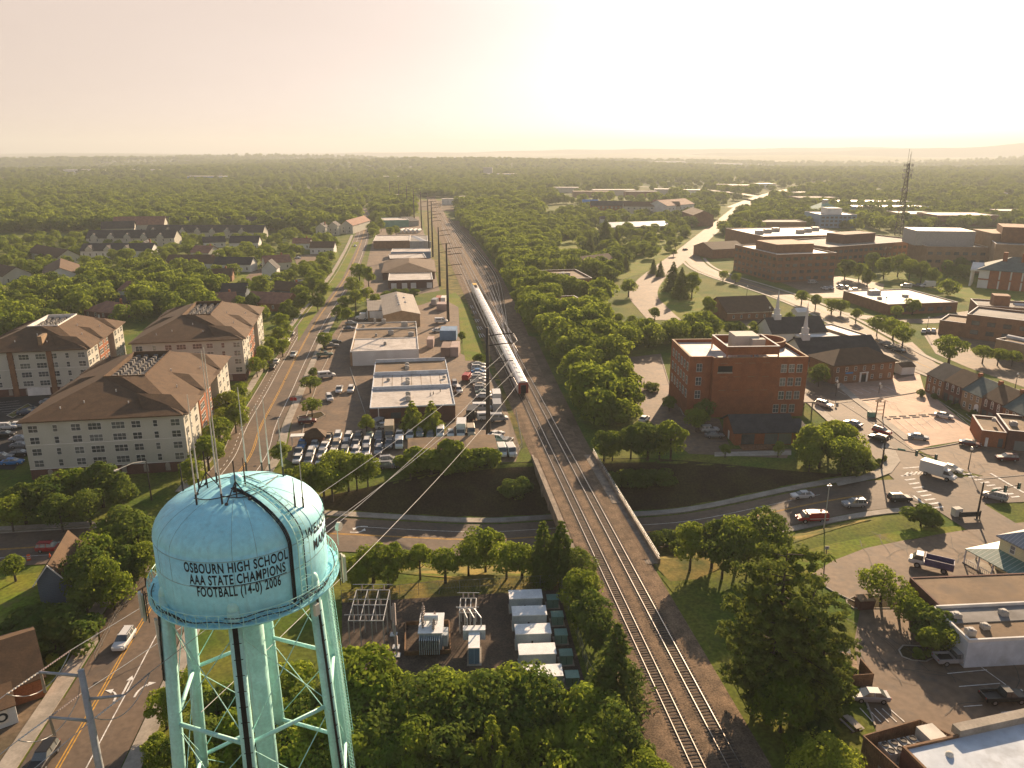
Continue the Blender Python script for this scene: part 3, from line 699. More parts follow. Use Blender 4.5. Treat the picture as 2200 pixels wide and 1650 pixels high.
# the passenger train: an engine and six coaches in one string
tr = thing("passenger_train", "long silver passenger train standing on the left main track", "train", tuple(rp(211, 0, .45)), 0); T0 = rp(211, 0, .45)
def coach_mesh():
    q = MB(); L, w = 25.3, 1.5
    def ring(x, k=1.0): return [(x, y * k, z) for y, z in ((-w, .75), (w, .75), (w, 3.7), (w * .82, 4.25), (w * .4, 4.5), (-w * .4, 4.5), (-w * .82, 4.25), (-w, 3.7))]
    q.loft([ring(0), ring(L)]); q.m = [1 if i % 8 in (2, 3, 4, 5, 6) and i < 8 else 0 for i in range(len(q.f))]
    for x in (4, 9, 14, 19): q.box(x, -.5, 4.46, x + 1.6, .5, 4.62, 1)
    return q.build("coach", ["train_silver", "train_roof"], me=True)
cme = coach_mesh()
q = MB()
for s in (-1, 1):
    for x in range(2, 24): 
        if x % 12 not in (0, 11): q.box(x - .05, s * 1.5, 2.45, x + .75, s * 1.53, 3.25)
wme = q.build("window", "glass", me=True)
q = MB()
for x in (3.6, 21.6):
    q.box(x - 1.6, -1.2, .25, x + 1.6, 1.2, .74)
    for a in (-1, 1):
        for s in (-.75, .75): q.tube((x + a, s - .06, .42), (x + a, s + .06, .42), .42, n=12)
bme = q.build("bogie", "dark_steel", me=True)
for k in range(6):
    p = rp(211 + k * 25.9 * RD.y, 0, .45) - T0
    c = link("coach", cme, tr, p, RA); link("window", wme, c); link("bogie", bme, c)
    MB().box(-.5, -.7, .9, 0, .7, 3.3).build("gangway", "black", c)
    if k == 0:
        q = MB(); q.box(-.12, -1.46, .8, -.02, -.72, 4.0); q.box(-.12, .72, .8, -.02, 1.46, 4.0); q.box(-.12, -.72, 3.35, -.02, .72, 4.0); q.build("end_panel", "train_red", c)
        MB().box(-.16, -.62, .95, -.125, .62, 3.2).build("door", "glass", c)
        for s in (-1, 1): MB().box(-.18, s * 1.2 - .12, 3.5, -.125, s * 1.2 + .12, 3.75).build("tail_light", "lamp_red", c)
p = rp(211 + 6 * 25.9 * RD.y, 0, .45) - T0
q = MB(); q.loft([[(x, y, z) for y, z in ((-1.5, .8), (1.5, .8), (1.5, 3.9), (1.1, 4.5), (-1.1, 4.5), (-1.5, 3.9))] for x in (0, 15.4)])
q.loft([[(15.4, y, z) for y, z in ((-1.5, .8), (1.5, .8), (1.5, 3.9), (1.1, 4.5), (-1.1, 4.5), (-1.5, 3.9))], [(18.3, y, z) for y, z in ((-1.3, .8), (1.3, .8), (1.3, 2.6), (1.0, 2.9), (-1.0, 2.9), (-1.3, 2.6))]])
eng = q.build("locomotive", "train_roof", tr, p, RA); link("bogie", bme, eng).scale = (.72, 1, 1)
q = MB(); [q.lathe([(.01, 0), (.75, 0), (.75, .22), (.55, .22), (.5, .1), (.01, .1)], 14, (x, 0, 4.51)) for x in (3, 5.2, 7.4)]; q.build("roof_fan", "dark_steel", eng)
MB().box(9, -1.0, 4.51, 13.8, 1.0, 4.75).build("roof_hatch", "train_yellow", eng)
MB().box(15.6, -1.05, 3.2, 15.72, 1.05, 4.1).build("windscreen", "glass", eng)
# ------------------------------------------------------------------ power line along the railway, and its wires
tips = []
POLES = [(1049, 935, 704), (963, 690, 524), (945, 615, 488), (930, 552, 432), (922, 540, 428), (906, 494, 412), (890, 470, 402), (875, 452, 398), (858, 442, 394), (838, 430, 388)]
for i, (px, by, ty) in enumerate(POLES):
    x, y = P(px, by); h = topz(x, y, ty); lab = ["tall dark power pole nearest the sunken road, above the parked cars", "tall dark power pole beside the low metal workshop, second along the line",
        "tall dark power pole third along the line, by the hipped workshop", "tall dark power pole fourth along the line", "slim dark power pole right behind the fourth pole of the line"]
    t = thing("power_pole", lab[i] if i < 5 else "hazy dark power pole far along the railway line", "power pole", (x, y, 0), 0, "dark power poles beside the railway" if i < 5 else "far power poles of the railway line")
    MB().tube((0, 0, 0), (0, 0, h), .62, .34, 10).build("pole", "dark_steel", t, smooth=True); tp = []
    for k, z in enumerate((h - 1.2, h - 3.6, h - 8.0, h - 12.2)):
        L = 6.2
        q = MB(); pts = [(L * a, -.3 * a, z - .9 + 1.3 * a - .5 * a * a) for a in (0, .33, .66, 1)]; q.path(pts, .15, 6); q.build("crossarm", "dark_steel", t)
        q = MB(); a = Vector(pts[-1]); e = a + Vector((.5, -1.0, -1.4) if i else (1.0, -2.6, -1.2))
        for j in range(9): c = a.lerp(e, (j + .5) / 9); q.lathe([(.05, -.05), (.16, 0), (.05, .05)], 8, c)
        q.tube(a, e, .05, n=5); q.build("insulator", "insulator", t); tp.append(Vector((x, y, 0)) + e)
    tips.append(tp)
def wire(a, b_, sag, label, grp, r=.028, n=14):
    a, b_ = Vector(a), Vector(b_); q = MB(); pts = []
    for k in range(n + 1):
        t = k / n; p = a.lerp(b_, t); p.z -= 4 * sag * t * (1 - t); pts.append(p)
    q.path([p - a for p in pts], r, 5)
    return tag(q.build("power_line", "steel_galv", None, a), label, "cable", grp)
for i in range(3):
    for k in range(4): wire(tips[i][k], tips[i + 1][k], 1.6, "thin power line strung between the dark poles along the railway", "power lines along the railway", .03)
# the grey steel pole in the left foreground
fx, fy = -33.7, 50.9; fh = topz(fx, fy, 1440)
fp = thing("utility_pole", "grey steel pole with sideways arms standing in the lower left corner", "utility pole", (fx, fy, 0), 0)
mat("pole_gray", (.33, .345, .36), (.27, .285, .30), sc=1.5, fine=6, famt=.08, rough=.5, metal=.25, spec=.4)
MB().tube((0, 0, 0), (0, 0, fh), .46, .24, 16).build("pole", "pole_gray", fp, smooth=True)
def fpt(px, py, dx=0):                      # a point beside the pole, at its distance, from where the photo shows it
    u, v = (px - 1100) / 1650, (py - 825) / 1650; d = fy / (CP - v * SP)
    return Vector((d * u - fx, 0, H - d * (SP + v * CP)))
ARM = [((172, 1452), (84, 1444)), ((190, 1502), (266, 1494)), ((186, 1548), (106, 1541))]
ftips = []
for a, b_ in ARM:
    A_, B_ = fpt(*a), fpt(*b_); MB().tube(A_, B_, .13, .10, 10).build("arm", "pole_gray", fp, smooth=True); ftips.append(B_)
for px, py, qx, qy in ((88, 1447, 97, 1487), (107, 1545, 118, 1580)):
    MB().tube(fpt(px, py), fpt(qx, qy), .10, .12, 8).build("post_insulator", "insulator", fp)
def ins_string(a, b_, n=14, m="insulator"):
    q = MB(); 
    for j in range(n): q.lathe([(.04, -.04), (.12, 0), (.04, .04)], 8, a.lerp(b_, (j + .5) / n))
    q.tube(a, b_, .04, n=5); q.build("insulator", m, fp)
F0 = Vector((fx, fy, 0))
far4 = tips[0]
for k, B_ in enumerate(ftips):
    tgt = far4[(0, 1, 2)[k]] - F0; d = (tgt - B_).normalized(); e = B_ + d * 3.0
    ins_string(B_, e); wire(F0 + e, far4[(0, 1, 2)[k]], 2.6, "power line sweeping from the grey pole past the water tower", "power lines past the water tower", .032, 24)
    bk = Vector((-10.5, -22, -1.5)).normalized(); e2 = B_ + bk * 2.6
    ins_string(B_, e2, 10, "antenna_white"); wire(F0 + e2, F0 + B_ + bk * 46, .7, "power line leaving the grey pole out of the picture's bottom left", "power lines leaving the grey pole", .032, 12)
    q = MB(); q.path([e.lerp(e2, t) - Vector((0, 0, 4.2 * t * (1 - t) * 1.6)) for t in [i / 10 for i in range(11)]], .035, 5); q.build("jumper_cable", "steel_galv", fp)
wire(far4[3], F0 + Vector((6, 6, fh - 9)), 2.0, "lowest power line sweeping towards the water tower", None, .03, 20)

# ------------------------------------------------------------------ the water tower
TX, TY, TR = -24.2, 62.0, 7.25
tw = thing("water_tower", "pale blue-green water tower on tall legs in the left foreground", "water tower", (TX, TY, 0), 0)
to_cam = math.atan2(-TY, -TX)                       # direction from the tower to the camera
zb, zs, zt = 31.3, 37.15, 40.35                       # balcony, shoulder, top
prof = [(.01, 28.0), (2.4, 28.15), (4.4, 28.7), (5.9, 29.6), (6.8, 30.6), (7.12, zb), (TR, zb + .5), (TR, zs - .4)]
for k in range(13):
    a = math.pi / 2 * k / 12; prof.append((max(.01, TR * math.cos(a) ** .97), zs - .4 + (zt - zs + .4) * math.sin(a)))
tank = MB().lathe(prof, 96).build("tank", "tank_paint", tw, smooth=True)
def seam(z, r, w=.05):
    q = MB(); q.lathe([(r - .01, z - w), (r + .018, z - w * .6), (r + .018, z + w * .6), (r - .01, z + w)], 96); q.build("seam", "tank_seam", tank, smooth=True)
seam(34.4, TR); seam(zs - .45, TR); seam(39.55, 4.4, .06)
for k in range(12):
    t_ = to_cam + k * math.pi / 6 + .13 + (.26 if k % 2 else 0)
    MB().path([(r_ * math.cos(t_), r_ * math.sin(t_), z_) for r_, z_ in [(TR + .004, 34.45), (TR + .004, 35.8), (TR + .004, zs - .5)] + [(p_[0] + .004, p_[1]) for p_ in prof[9:18]]], .022, 4).build("seam", "tank_seam", tank)
MB().ball((0, 0, zt + .35), .55, 10).build("roof_vent", "tank_paint", tw, smooth=True)
# balcony with a latticed rail
q = MB(); q.lathe([(TR - .1, zb - .12), (TR + 1.0, zb - .12), (TR + 1.0, zb), (TR - .1, zb)], 72); bal = q.build("balcony", "tank_paint", tw)
q = MB(); n = 54; rr = TR + .95
for k in range(n):
    a, a2 = 2 * math.pi * k / n, 2 * math.pi * (k + 1) / n
    p = lambda t, z: (rr * math.cos(t), rr * math.sin(t), z)
    q.tube(p(a, zb), p(a, zb + 1.1), .03, n=5); q.tube(p(a, zb + 1.1), p(a2, zb + 1.1), .035, n=5); q.tube(p(a, zb), p(a2, zb + 1.1), .018, n=4); q.tube(p(a2, zb), p(a, zb + 1.1), .018, n=4)
q.build("railing", "tank_leg", bal)
LA = [to_cam + math.radians(d) for d in (-11, 49, 109, 169, 229, 289)]     # front, front right, back right ... seen from the camera
RB, RT = 8.9, TR - .15
def legp(a, z): r = RB + (RT - RB) * z / zb; return Vector((r * math.cos(a), r * math.sin(a), z))
for a in LA:
    lg = MB().tube(legp(a, 0), legp(a, zb + .9), .60, .55, 18).build("leg", "tank_leg", tw, smooth=True)
    MB().ball(tuple(legp(a, zb + .9)), .555, 8, sz=1.5).build("cap", "tank_leg", lg, smooth=True)
MB().tube((0, 0, 0), (0, 0, 28), .95, .95, 24).build("riser_pipe", "tank_leg", tw, smooth=True)
for z in (8.4, 19.3):
    for k in range(6): MB().tube(legp(LA[k], z), legp(LA[(k + 1) % 6], z), .2, n=10).build("strut", "tank_leg", tw, smooth=True)
for z0, z1 in ((0, 8.4), (8.4, 19.3), (19.3, 30.3)):
    for k in range(6):
        q = MB(); a, b_ = LA[k], LA[(k + 1) % 6]; q.tube(legp(a, z0 + .3), legp(b_, z1 - .3), .045, n=5); q.tube(legp(b_, z0 + .3), legp(a, z1 - .3), .045, n=5); q.build("tie_rod", "tank_leg", tw)
# ladder cage and cables: up two legs and over the dome
def dome_r(z):
    return float(np.interp(z, [p[1] for p in prof], [p[0] for p in prof]))
def over(aoff, dr, w=0):
    pts = []
    for z in np.linspace(zb + .2, zs - .4, 6): pts.append((TR + dr, z))
    for k in range(1, 13):
        a = math.pi / 2 * k / 12.6; pts.append((TR * math.cos(a) ** .97 + dr * math.cos(a), zs - .4 + (zt - zs + .4) * math.sin(a) + dr * math.sin(a)))
    out = []
    for r, z in pts:
        th = to_cam + math.radians(aoff); out.append((r * math.cos(th) - w * math.sin(th), r * math.sin(th) + w * math.cos(th), z))
    return out
ladder = MB()
for w in (-.25, .25): ladder.path(over(36, .28, w), .04, 5)
for w in (-.6, .6): ladder.path(over(36, .75, w), .025, 4)
a_, b2 = over(36, .28, -.25), over(36, .28, .25)
for u, v in zip(a_, b2): ladder.tube(u, v, .03, n=4)
for u, v, w_, x_ in zip(over(36, .28, -.25), over(36, .75, -.6), over(36, .75, .6), over(36, .28, .25)): ladder.path([u, v, w_, x_], .02, 4)
ladder.build("ladder", "tank_leg", tw)
for w in (-.75, -.88, -1.02, .55): MB().path(over(36, .1, w), .055, 5).build("cable", "black", tw)
def legcable(a, z0, z1, w=.6, nn=5, side=0, name="cable"):
    q = MB(); d = Vector((math.cos(a), math.sin(a), 0)); s = Vector((-d.y, d.x, 0))
    for k in range(nn):
        o = d * .66 + s * ((k - nn / 2) * w / nn + side); q.tube(legp(a, z0) + o, legp(a, z1) + o, .05, n=5)
    for z in np.arange(z0 + 1, z1, 1.5): q.tube(legp(a, z) + d * .7 - s * (w / 2 + .15 - side), legp(a, z) + d * .7 + s * (w / 2 + .15 + side), .035, n=4)
    q.build(name, "black", tw)
legcable(LA[0], 0, zb, .42, 5, .14); legcable(LA[1], 0, zb, .3, 3, -.5); legcable(LA[5], 24, zb, .4, 4)
def lattice(a, z0, z1, side):
    q = MB(); d = Vector((math.cos(a), math.sin(a), 0)); s = Vector((-d.y, d.x, 0)); c = []
    for i, (u, v) in enumerate(((.75, -.22), (.75, .22), (1.1, 0))):
        f = lambda z, u=u, v=v: legp(a, z) + d * u + s * (v + side); c.append(f); q.tube(f(z0), f(z1), .028, n=4)
    z = z0; k = 0
    while z < z1 - .4:
        for i in range(3): q.tube(c[i](z), c[(i + 1) % 3](z + .4), .017, n=4)
        z += .4
    q.build("climbing_ladder", "tank_leg", tw)
lattice(LA[2], 0, zb, .35); lattice(LA[1], 0, zb - 1, 1.0)
# cables lying round the balcony
q = MB()
for r_, z_, a0, a1 in ((TR + .5, zb + .12, -70, 60), (TR + .62, zb + .2, -60, 35), (TR + .8, zb + .75, -15, 70), (TR + .55, zb + .3, 30, 100), (TR + .7, zb + .15, -100, -40)):
    MB().path([(r_ * math.cos(to_cam + math.radians(t)), r_ * math.sin(to_cam + math.radians(t)), z_ + .12 * math.sin(t * .21)) for t in np.linspace(a0, a1, 30)], .05, 5).build("cable", "black", bal)
# whip aerials on the dome and rim
def on_dome(lx, ly):            # metres right / towards the camera from the tank's axis
    d = Vector((math.cos(to_cam), math.sin(to_cam), 0)); s = Vector((-d.y, d.x, 0)); r = math.hypot(lx, ly)
    zz = zs - .4 + (zt - zs + .4) * math.sqrt(max(0, 1 - (r / TR) ** 2.2)); v = d * ly + s * lx; return Vector((v.x, v.y, zz))
WH = [(-3.3, 2.0, 6.8), (-3.1, -1.0, 8.6), (-1.3, 3.0, 13.5), (-1.6, -1.3, 12.0), (1.0, -4.6, 8.2), (2.4, -5.0, 6.6), (3.1, -5.2, 7.6), (4.1, -2.0, 5.6), (-4.5, -2.6, 2.6), (4.5, 3.6, 2.6), (5.2, 3.3, 4.2), (.7, .6, 2.6)]
for lx, ly, L in WH:
    b0 = on_dome(lx, ly); w_ = MB(); w_.tube(b0 - Vector((0, 0, .1)), b0 + Vector((0, 0, L * .4)), .075, .065, 6); w_.tube(b0 + Vector((0, 0, L * .4)), b0 + Vector((0, 0, L)), .06, .035, 6)
    ae = w_.build("aerial", "antenna_white" if L > 4 else "dark_steel", tw)
    q = MB(); q.tube(b0 - Vector((0, 0, .1)), b0 + Vector((0, 0, .9)), .09, n=6); q.build("mount", "dark_steel", ae)
for lx, ly in ((-.1, 2.6), (-2.4, -.4)):
    b0 = on_dome(lx, ly); q = MB()
    for k in range(3):
        t = 2 * math.pi * k / 3 + .4; f = on_dome(lx + 1.1 * math.cos(t), ly + 1.1 * math.sin(t)); q.tube(b0 + Vector((0, 0, 1.5)), f, .05, n=5); q.ball(tuple(f), .16, 5)
    q.tube(b0, b0 + Vector((0, 0, 3.4)), .06, n=6); q.build("tripod_mount", "dark_steel", tw)
q = MB()
for pts in ([(-3.5, 1.0), (-2.6, 1.9), (-1.4, 2.2), (.4, 2.0), (2.2, 1.2)], [(-3, -1), (-1.5, -1.8), (.6, -1.4), (2, .2)], [(3.6, -1.5), (3.0, -.2), (2.4, .8)], [(-1.35, 2), (0, 2.7), (1.2, 2.5), (2.5, 1.4)], [(4.3, -2), (3.6, -2.4), (2.2, -2.2), (.8, -1.2)]):
    w_ = smooth_path(pts, .3); MB().path([on_dome(p.x, p.y) + Vector((0, 0, .06)) for p in w_], .045, 5).build("cable", "black", tw)
# panel aerials and a dish at the balcony
for deg, zc, h_ in ((96, 29.6, 2.6), (101, 29.2, 3.0), (-91, 30.2, 2.4), (-96, 29.4, 2.6), (-74, 27.8, 4.2)):
    a = to_cam + math.radians(deg); r_ = TR + 1.7 if abs(deg) > 80 else TR + .75
    q = MB(); q.obox(r_ * math.cos(a), r_ * math.sin(a), zc - h_ / 2, zc + h_ / 2, .22, .5, a); pn = q.build("panel_antenna", "antenna_white", tw)
    q = MB(); q.tube(((r_ - .3) * math.cos(a), (r_ - .3) * math.sin(a), zc - h_ / 2 - .3), ((r_ - .3) * math.cos(a), (r_ - .3) * math.sin(a), zc + h_ / 2 + .3), .05, n=6)
    q.tube(((TR + .5) * math.cos(a), (TR + .5) * math.sin(a), zb), ((r_ - .3) * math.cos(a), (r_ - .3) * math.sin(a), zc + h_ / 2 - .3), .05, n=6); q.build("bracket", "dark_steel", pn)
a = to_cam + math.radians(97); q = MB(); c = Vector(((TR + 1.3) * math.cos(a), (TR + 1.3) * math.sin(a), zb + 2.8)); q.tube(c, c + Vector((.35, -.1, 0)), .42, .42, 14); q.tube(c, c - Vector((0, 0, 2)), .05, n=5); q.build("dish_antenna", "antenna_white", tw)
a = to_cam + math.radians(40); q = MB(); q.obox((TR + 1.0) * math.cos(a), (TR + 1.0) * math.sin(a), zb - 1.6, zb - .5, .3, .5, a); q.build("equipment_box", "antenna_white", tw)
# lettering painted on the tank
def wrap_text(txt, size, z, deg, squeeze, bold=.03, name="lettering"):
    c = bpy.data.curves.new(name, 'FONT'); c.body = txt; c.size = size; c.align_x = 'CENTER'; c.offset = bold; c.resolution_u = 4; c.space_character = 1.12
    o = bpy.data.objects.new(name, c); me = bpy.data.meshes.new_from_object(o); bpy.data.objects.remove(o); bpy.data.curves.remove(c)
    import bmesh
    bm = bmesh.new(); bm.from_mesh(me); bmesh.ops.triangulate(bm, faces=bm.faces)
    bmesh.ops.subdivide_edges(bm, edges=[e for e in bm.edges if e.calc_length() > .35], cuts=2)
    for v in bm.verts:
        th = to_cam + math.radians(deg) + v.co.x * squeeze / TR; zz = z + v.co.y; v.co = ((TR + .022) * math.cos(th), (TR + .022) * math.sin(th), zz)
    bm.to_mesh(me); bm.free(); me.materials.clear(); me.materials.append(M("ink")); me.name = name
    return link(name, me, tank)
wrap_text("OSBOURN HIGH SCHOOL", 1.24, 35.75, -6.5, .535)
wrap_text("AAA STATE CHAMPIONS", 1.24, 34.68, -6, .52)
wrap_text("FOOTBALL (14-0) 2006", 1.24, 33.6, -6, .495)
q = MB(); n = 24; vs = []
for k in range(n + 1):
    th = to_cam + math.radians(-6 + (k / n - .5) * 63)
    for z in (34.47, 34.55): vs.append(((TR + .022) * math.cos(th), (TR + .022) * math.sin(th), z))
q.add(vs, [(2 * k, 2 * k + 2, 2 * k + 3, 2 * k + 1) for k in range(n)]); q.build("lettering", "ink", tank)
wrap_text("WELCOME TO", 1.35, 36.5, 73, .78)
wrap_text("MANASSAS", 1.35, 35.0, 73, .78)
# ------------------------------------------------------------------ buildings
def window_mesh(w, h, n=1, name="window", fm="trim", gm="glass", bar=True, arch=False):
    """n sashes side by side, centred on x, sill at z = 0, facing -y, standing 6 cm proud"""
    q = MB(); t = .07; sw = w / n
    for k in range(n):
        x0 = -w / 2 + k * sw; q.box(x0 + t * .5, -.03, .02, x0 + sw - t * .5, .02, h - .02, 1)
        q.box(x0 - .01, -.07, 0, x0 + t * .6, .02, h, 0)
        if bar: q.box(x0 + t * .6, -.06, h * .5 - .035, x0 + sw, .015, h * .5 + .035, 0)
    q.box(w / 2 - t * .6, -.07, 0, w / 2 + .01, .02, h, 0); q.box(-w / 2 - .02, -.08, -.08, w / 2 + .02, .03, -.001, 0); q.box(-w / 2, -.07, h + .001, w / 2, .02, h + .08, 0)
    if arch: q.tube((0, -.05, h), (0, .02, h), w / 2, w / 2, 12, 0); q.tube((0, -.065, h), (0, .0, h), w / 2 - .1, w / 2 - .1, 12, 1)
    return q.build(name, [fm, gm], me=True)
def win(me, parent, face, u, z, W=0, D=0, name="window"):
    """hang a window on a building's front (f), right (r), left (l) or back (b) wall, u metres along it"""
    loc, rz = {'f': ((u, 0, z), 0), 'r': ((W, u, z), math.pi / 2), 'l': ((0, u, z), -math.pi / 2), 'b': ((u, D, z), math.pi)}[face]
    return link(name, me, parent, loc, rz)
class Bld:
    """a rectangular plot from three roof or ground corners of the photograph: A, B the front corners, C on the back edge"""
    def __init__(s, name, label, cat, A, B, C, z=0.0, group=None, hz=0.0, D=None):
        a, b_, c = (Vector((*P(*p, z), 0)) for p in (A, B, C)); d = b_ - a; s.W = d.length; s.ang = math.atan2(d.y, d.x)
        n = Vector((-d.y, d.x, 0)).normalized(); s.D = D or max(3.0, (c - a).dot(n))
        s.t = thing(name, label, cat, (a.x, a.y, hz), s.ang, group); s.o = a
        e = d.normalized(); m = 1.5
        occ_poly([(a - e * m - n * m).xy, (b_ + e * m - n * m).xy, (b_ + e * m + n * (s.D + m)).xy, (a - e * m + n * (s.D + m)).xy])
    def world(s, u, v): 
        c, sn = math.cos(s.ang), math.sin(s.ang); return s.o.x + u * c - v * sn, s.o.y + u * sn + v * c
    def flat(s, Hh, wall, roof, par=.6, coping="trim", x0=0, y0=0, x1=None, y1=None, cop=True, t=None):
        x1 = s.W if x1 is None else x1; y1 = s.D if y1 is None else y1; t = t or s.t
        q = MB(); q.box(x0, y0, -.3, x1, y1, Hh - par); q.ring(x0, y0, x1, y1, .28, Hh - par, Hh); q.build("wall", wall, t)
        q = MB(); q.box(x0 + .285, y0 + .285, Hh - par - .05, x1 - .285, y1 - .285, Hh - par + .06); r = q.build("roof", roof, t)
        if cop: q = MB(); q.ring(x0 - .06, y0 - .06, x1 + .06, y1 + .06, .4, Hh + .003, Hh + .09); q.build("coping", coping, r)
        return r
    def gable(s, Hh, rh, wall, roof, axis='x', over=.45, x0=0, y0=0, x1=None, y1=None, t=None, base=-.3):
        x1 = s.W if x1 is None else x1; y1 = s.D if y1 is None else y1; t = t or s.t; q = MB(); th = .16
        if axis == 'x':
            m = (y0 + y1) / 2; f = lambda x: [(x, y0, base), (x, y1, base), (x, y1, Hh), (x, m, Hh + rh), (x, y0, Hh)]
            q.loft([f(x0), f(x1)]); w_ = q.build("wall", wall, t); k = rh / (m - y0); q = MB()
            ra = [(x0 - over, y0 - over, Hh - k * over + th), (x1 + over, y0 - over, Hh - k * over + th), (x1 + over, m, Hh + rh + th), (x0 - over, m, Hh + rh + th)]
            rb = [(x1 + over, y1 + over, Hh - k * over + th), (x0 - over, y1 + over, Hh - k * over + th), (x0 - over, m, Hh + rh + th), (x1 + over, m, Hh + rh + th)]
        else:
            m = (x0 + x1) / 2; f = lambda y: [(x0, y, base), (x0, y, Hh), (m, y, Hh + rh), (x1, y, Hh), (x1, y, base)]
            q.loft([f(y0), f(y1)]); w_ = q.build("wall", wall, t); k = rh / (m - x0); q = MB()
            ra = [(x0 - over, y1 + over, Hh - k * over + th), (x0 - over, y0 - over, Hh - k * over + th), (m, y0 - over, Hh + rh + th), (m, y1 + over, Hh + rh + th)]
            rb = [(x1 + over, y0 - over, Hh - k * over + th), (x1 + over, y1 + over, Hh - k * over + th), (m, y1 + over, Hh + rh + th), (m, y0 - over, Hh + rh + th)]
        q.slab(ra, .14); q.slab(rb, .14); return q.build("roof", roof, t)
    def hip(s, Hh, rh, wall, roof, over=.6, x0=0, y0=0, x1=None, y1=None, t=None, ridge=None, base=-.3, wallname="wall"):
        x1 = s.W if x1 is None else x1; y1 = s.D if y1 is None else y1; t = t or s.t
        if wall: MB().box(x0, y0, base, x1, y1, Hh).build(wallname, wall, t)
        X0, Y0, X1, Y1 = x0 - over, y0 - over, x1 + over, y1 + over; q = MB(); w, d = X1 - X0, Y1 - Y0; i = min(w, d) / 2 if ridge is None else ridge
        if w >= d: r = [(X0 + i, (Y0 + Y1) / 2, Hh + rh), (X1 - i, (Y0 + Y1) / 2, Hh + rh)]; fs = [(0, 1, 5, 4), (2, 3, 4, 5), (1, 2, 5), (3, 0, 4)]
        else: r = [((X0 + X1) / 2, Y0 + i, Hh + rh), ((X0 + X1) / 2, Y1 - i, Hh + rh)]; fs = [(0, 1, 4), (1, 2, 5, 4), (2, 3, 5), (3, 0, 4, 5)]
        q.add([(X0, Y0, Hh + .1), (X1, Y0, Hh + .1), (X1, Y1, Hh + .1), (X0, Y1, Hh + .1)] + r, fs + [(3, 2, 1, 0)]); q.box(X0, Y0, Hh - .12, X1, Y1, Hh + .098)
        return q.build("roof", roof, t)
    def units(s, lst, z, m="hvac"):
        for u, v, l, w, h in lst:
            q = MB(); q.box(-l / 2, -w / 2, 0, l / 2, w / 2, h); q.box(-l / 2 + .1, -w / 2 + .1, h, l / 2 - .1, w / 2 - .1, h + .08)
            q.lathe([(.01, h + .09), (min(l, w) * .3, h + .09), (min(l, w) * .32, h + .2), (.01, h + .2)], 10); q.build("rooftop_unit", m, s.t, (u, v, z))
W1 = window_mesh(.95, 1.5, 1); W2 = window_mesh(1.9, 1.5, 2); W3 = window_mesh(2.7, 1.5, 3); WS = window_mesh(.9, 1.3, 1); WB = window_mesh(1.5, 2.1, 2)
WD = window_mesh(1.3, 1.6, 1, fm="dark_steel", bar=False); WH_ = window_mesh(.9, 1.5, 1, arch=True); WL = window_mesh(2.6, 1.5, 1, fm="dark_steel", bar=False)

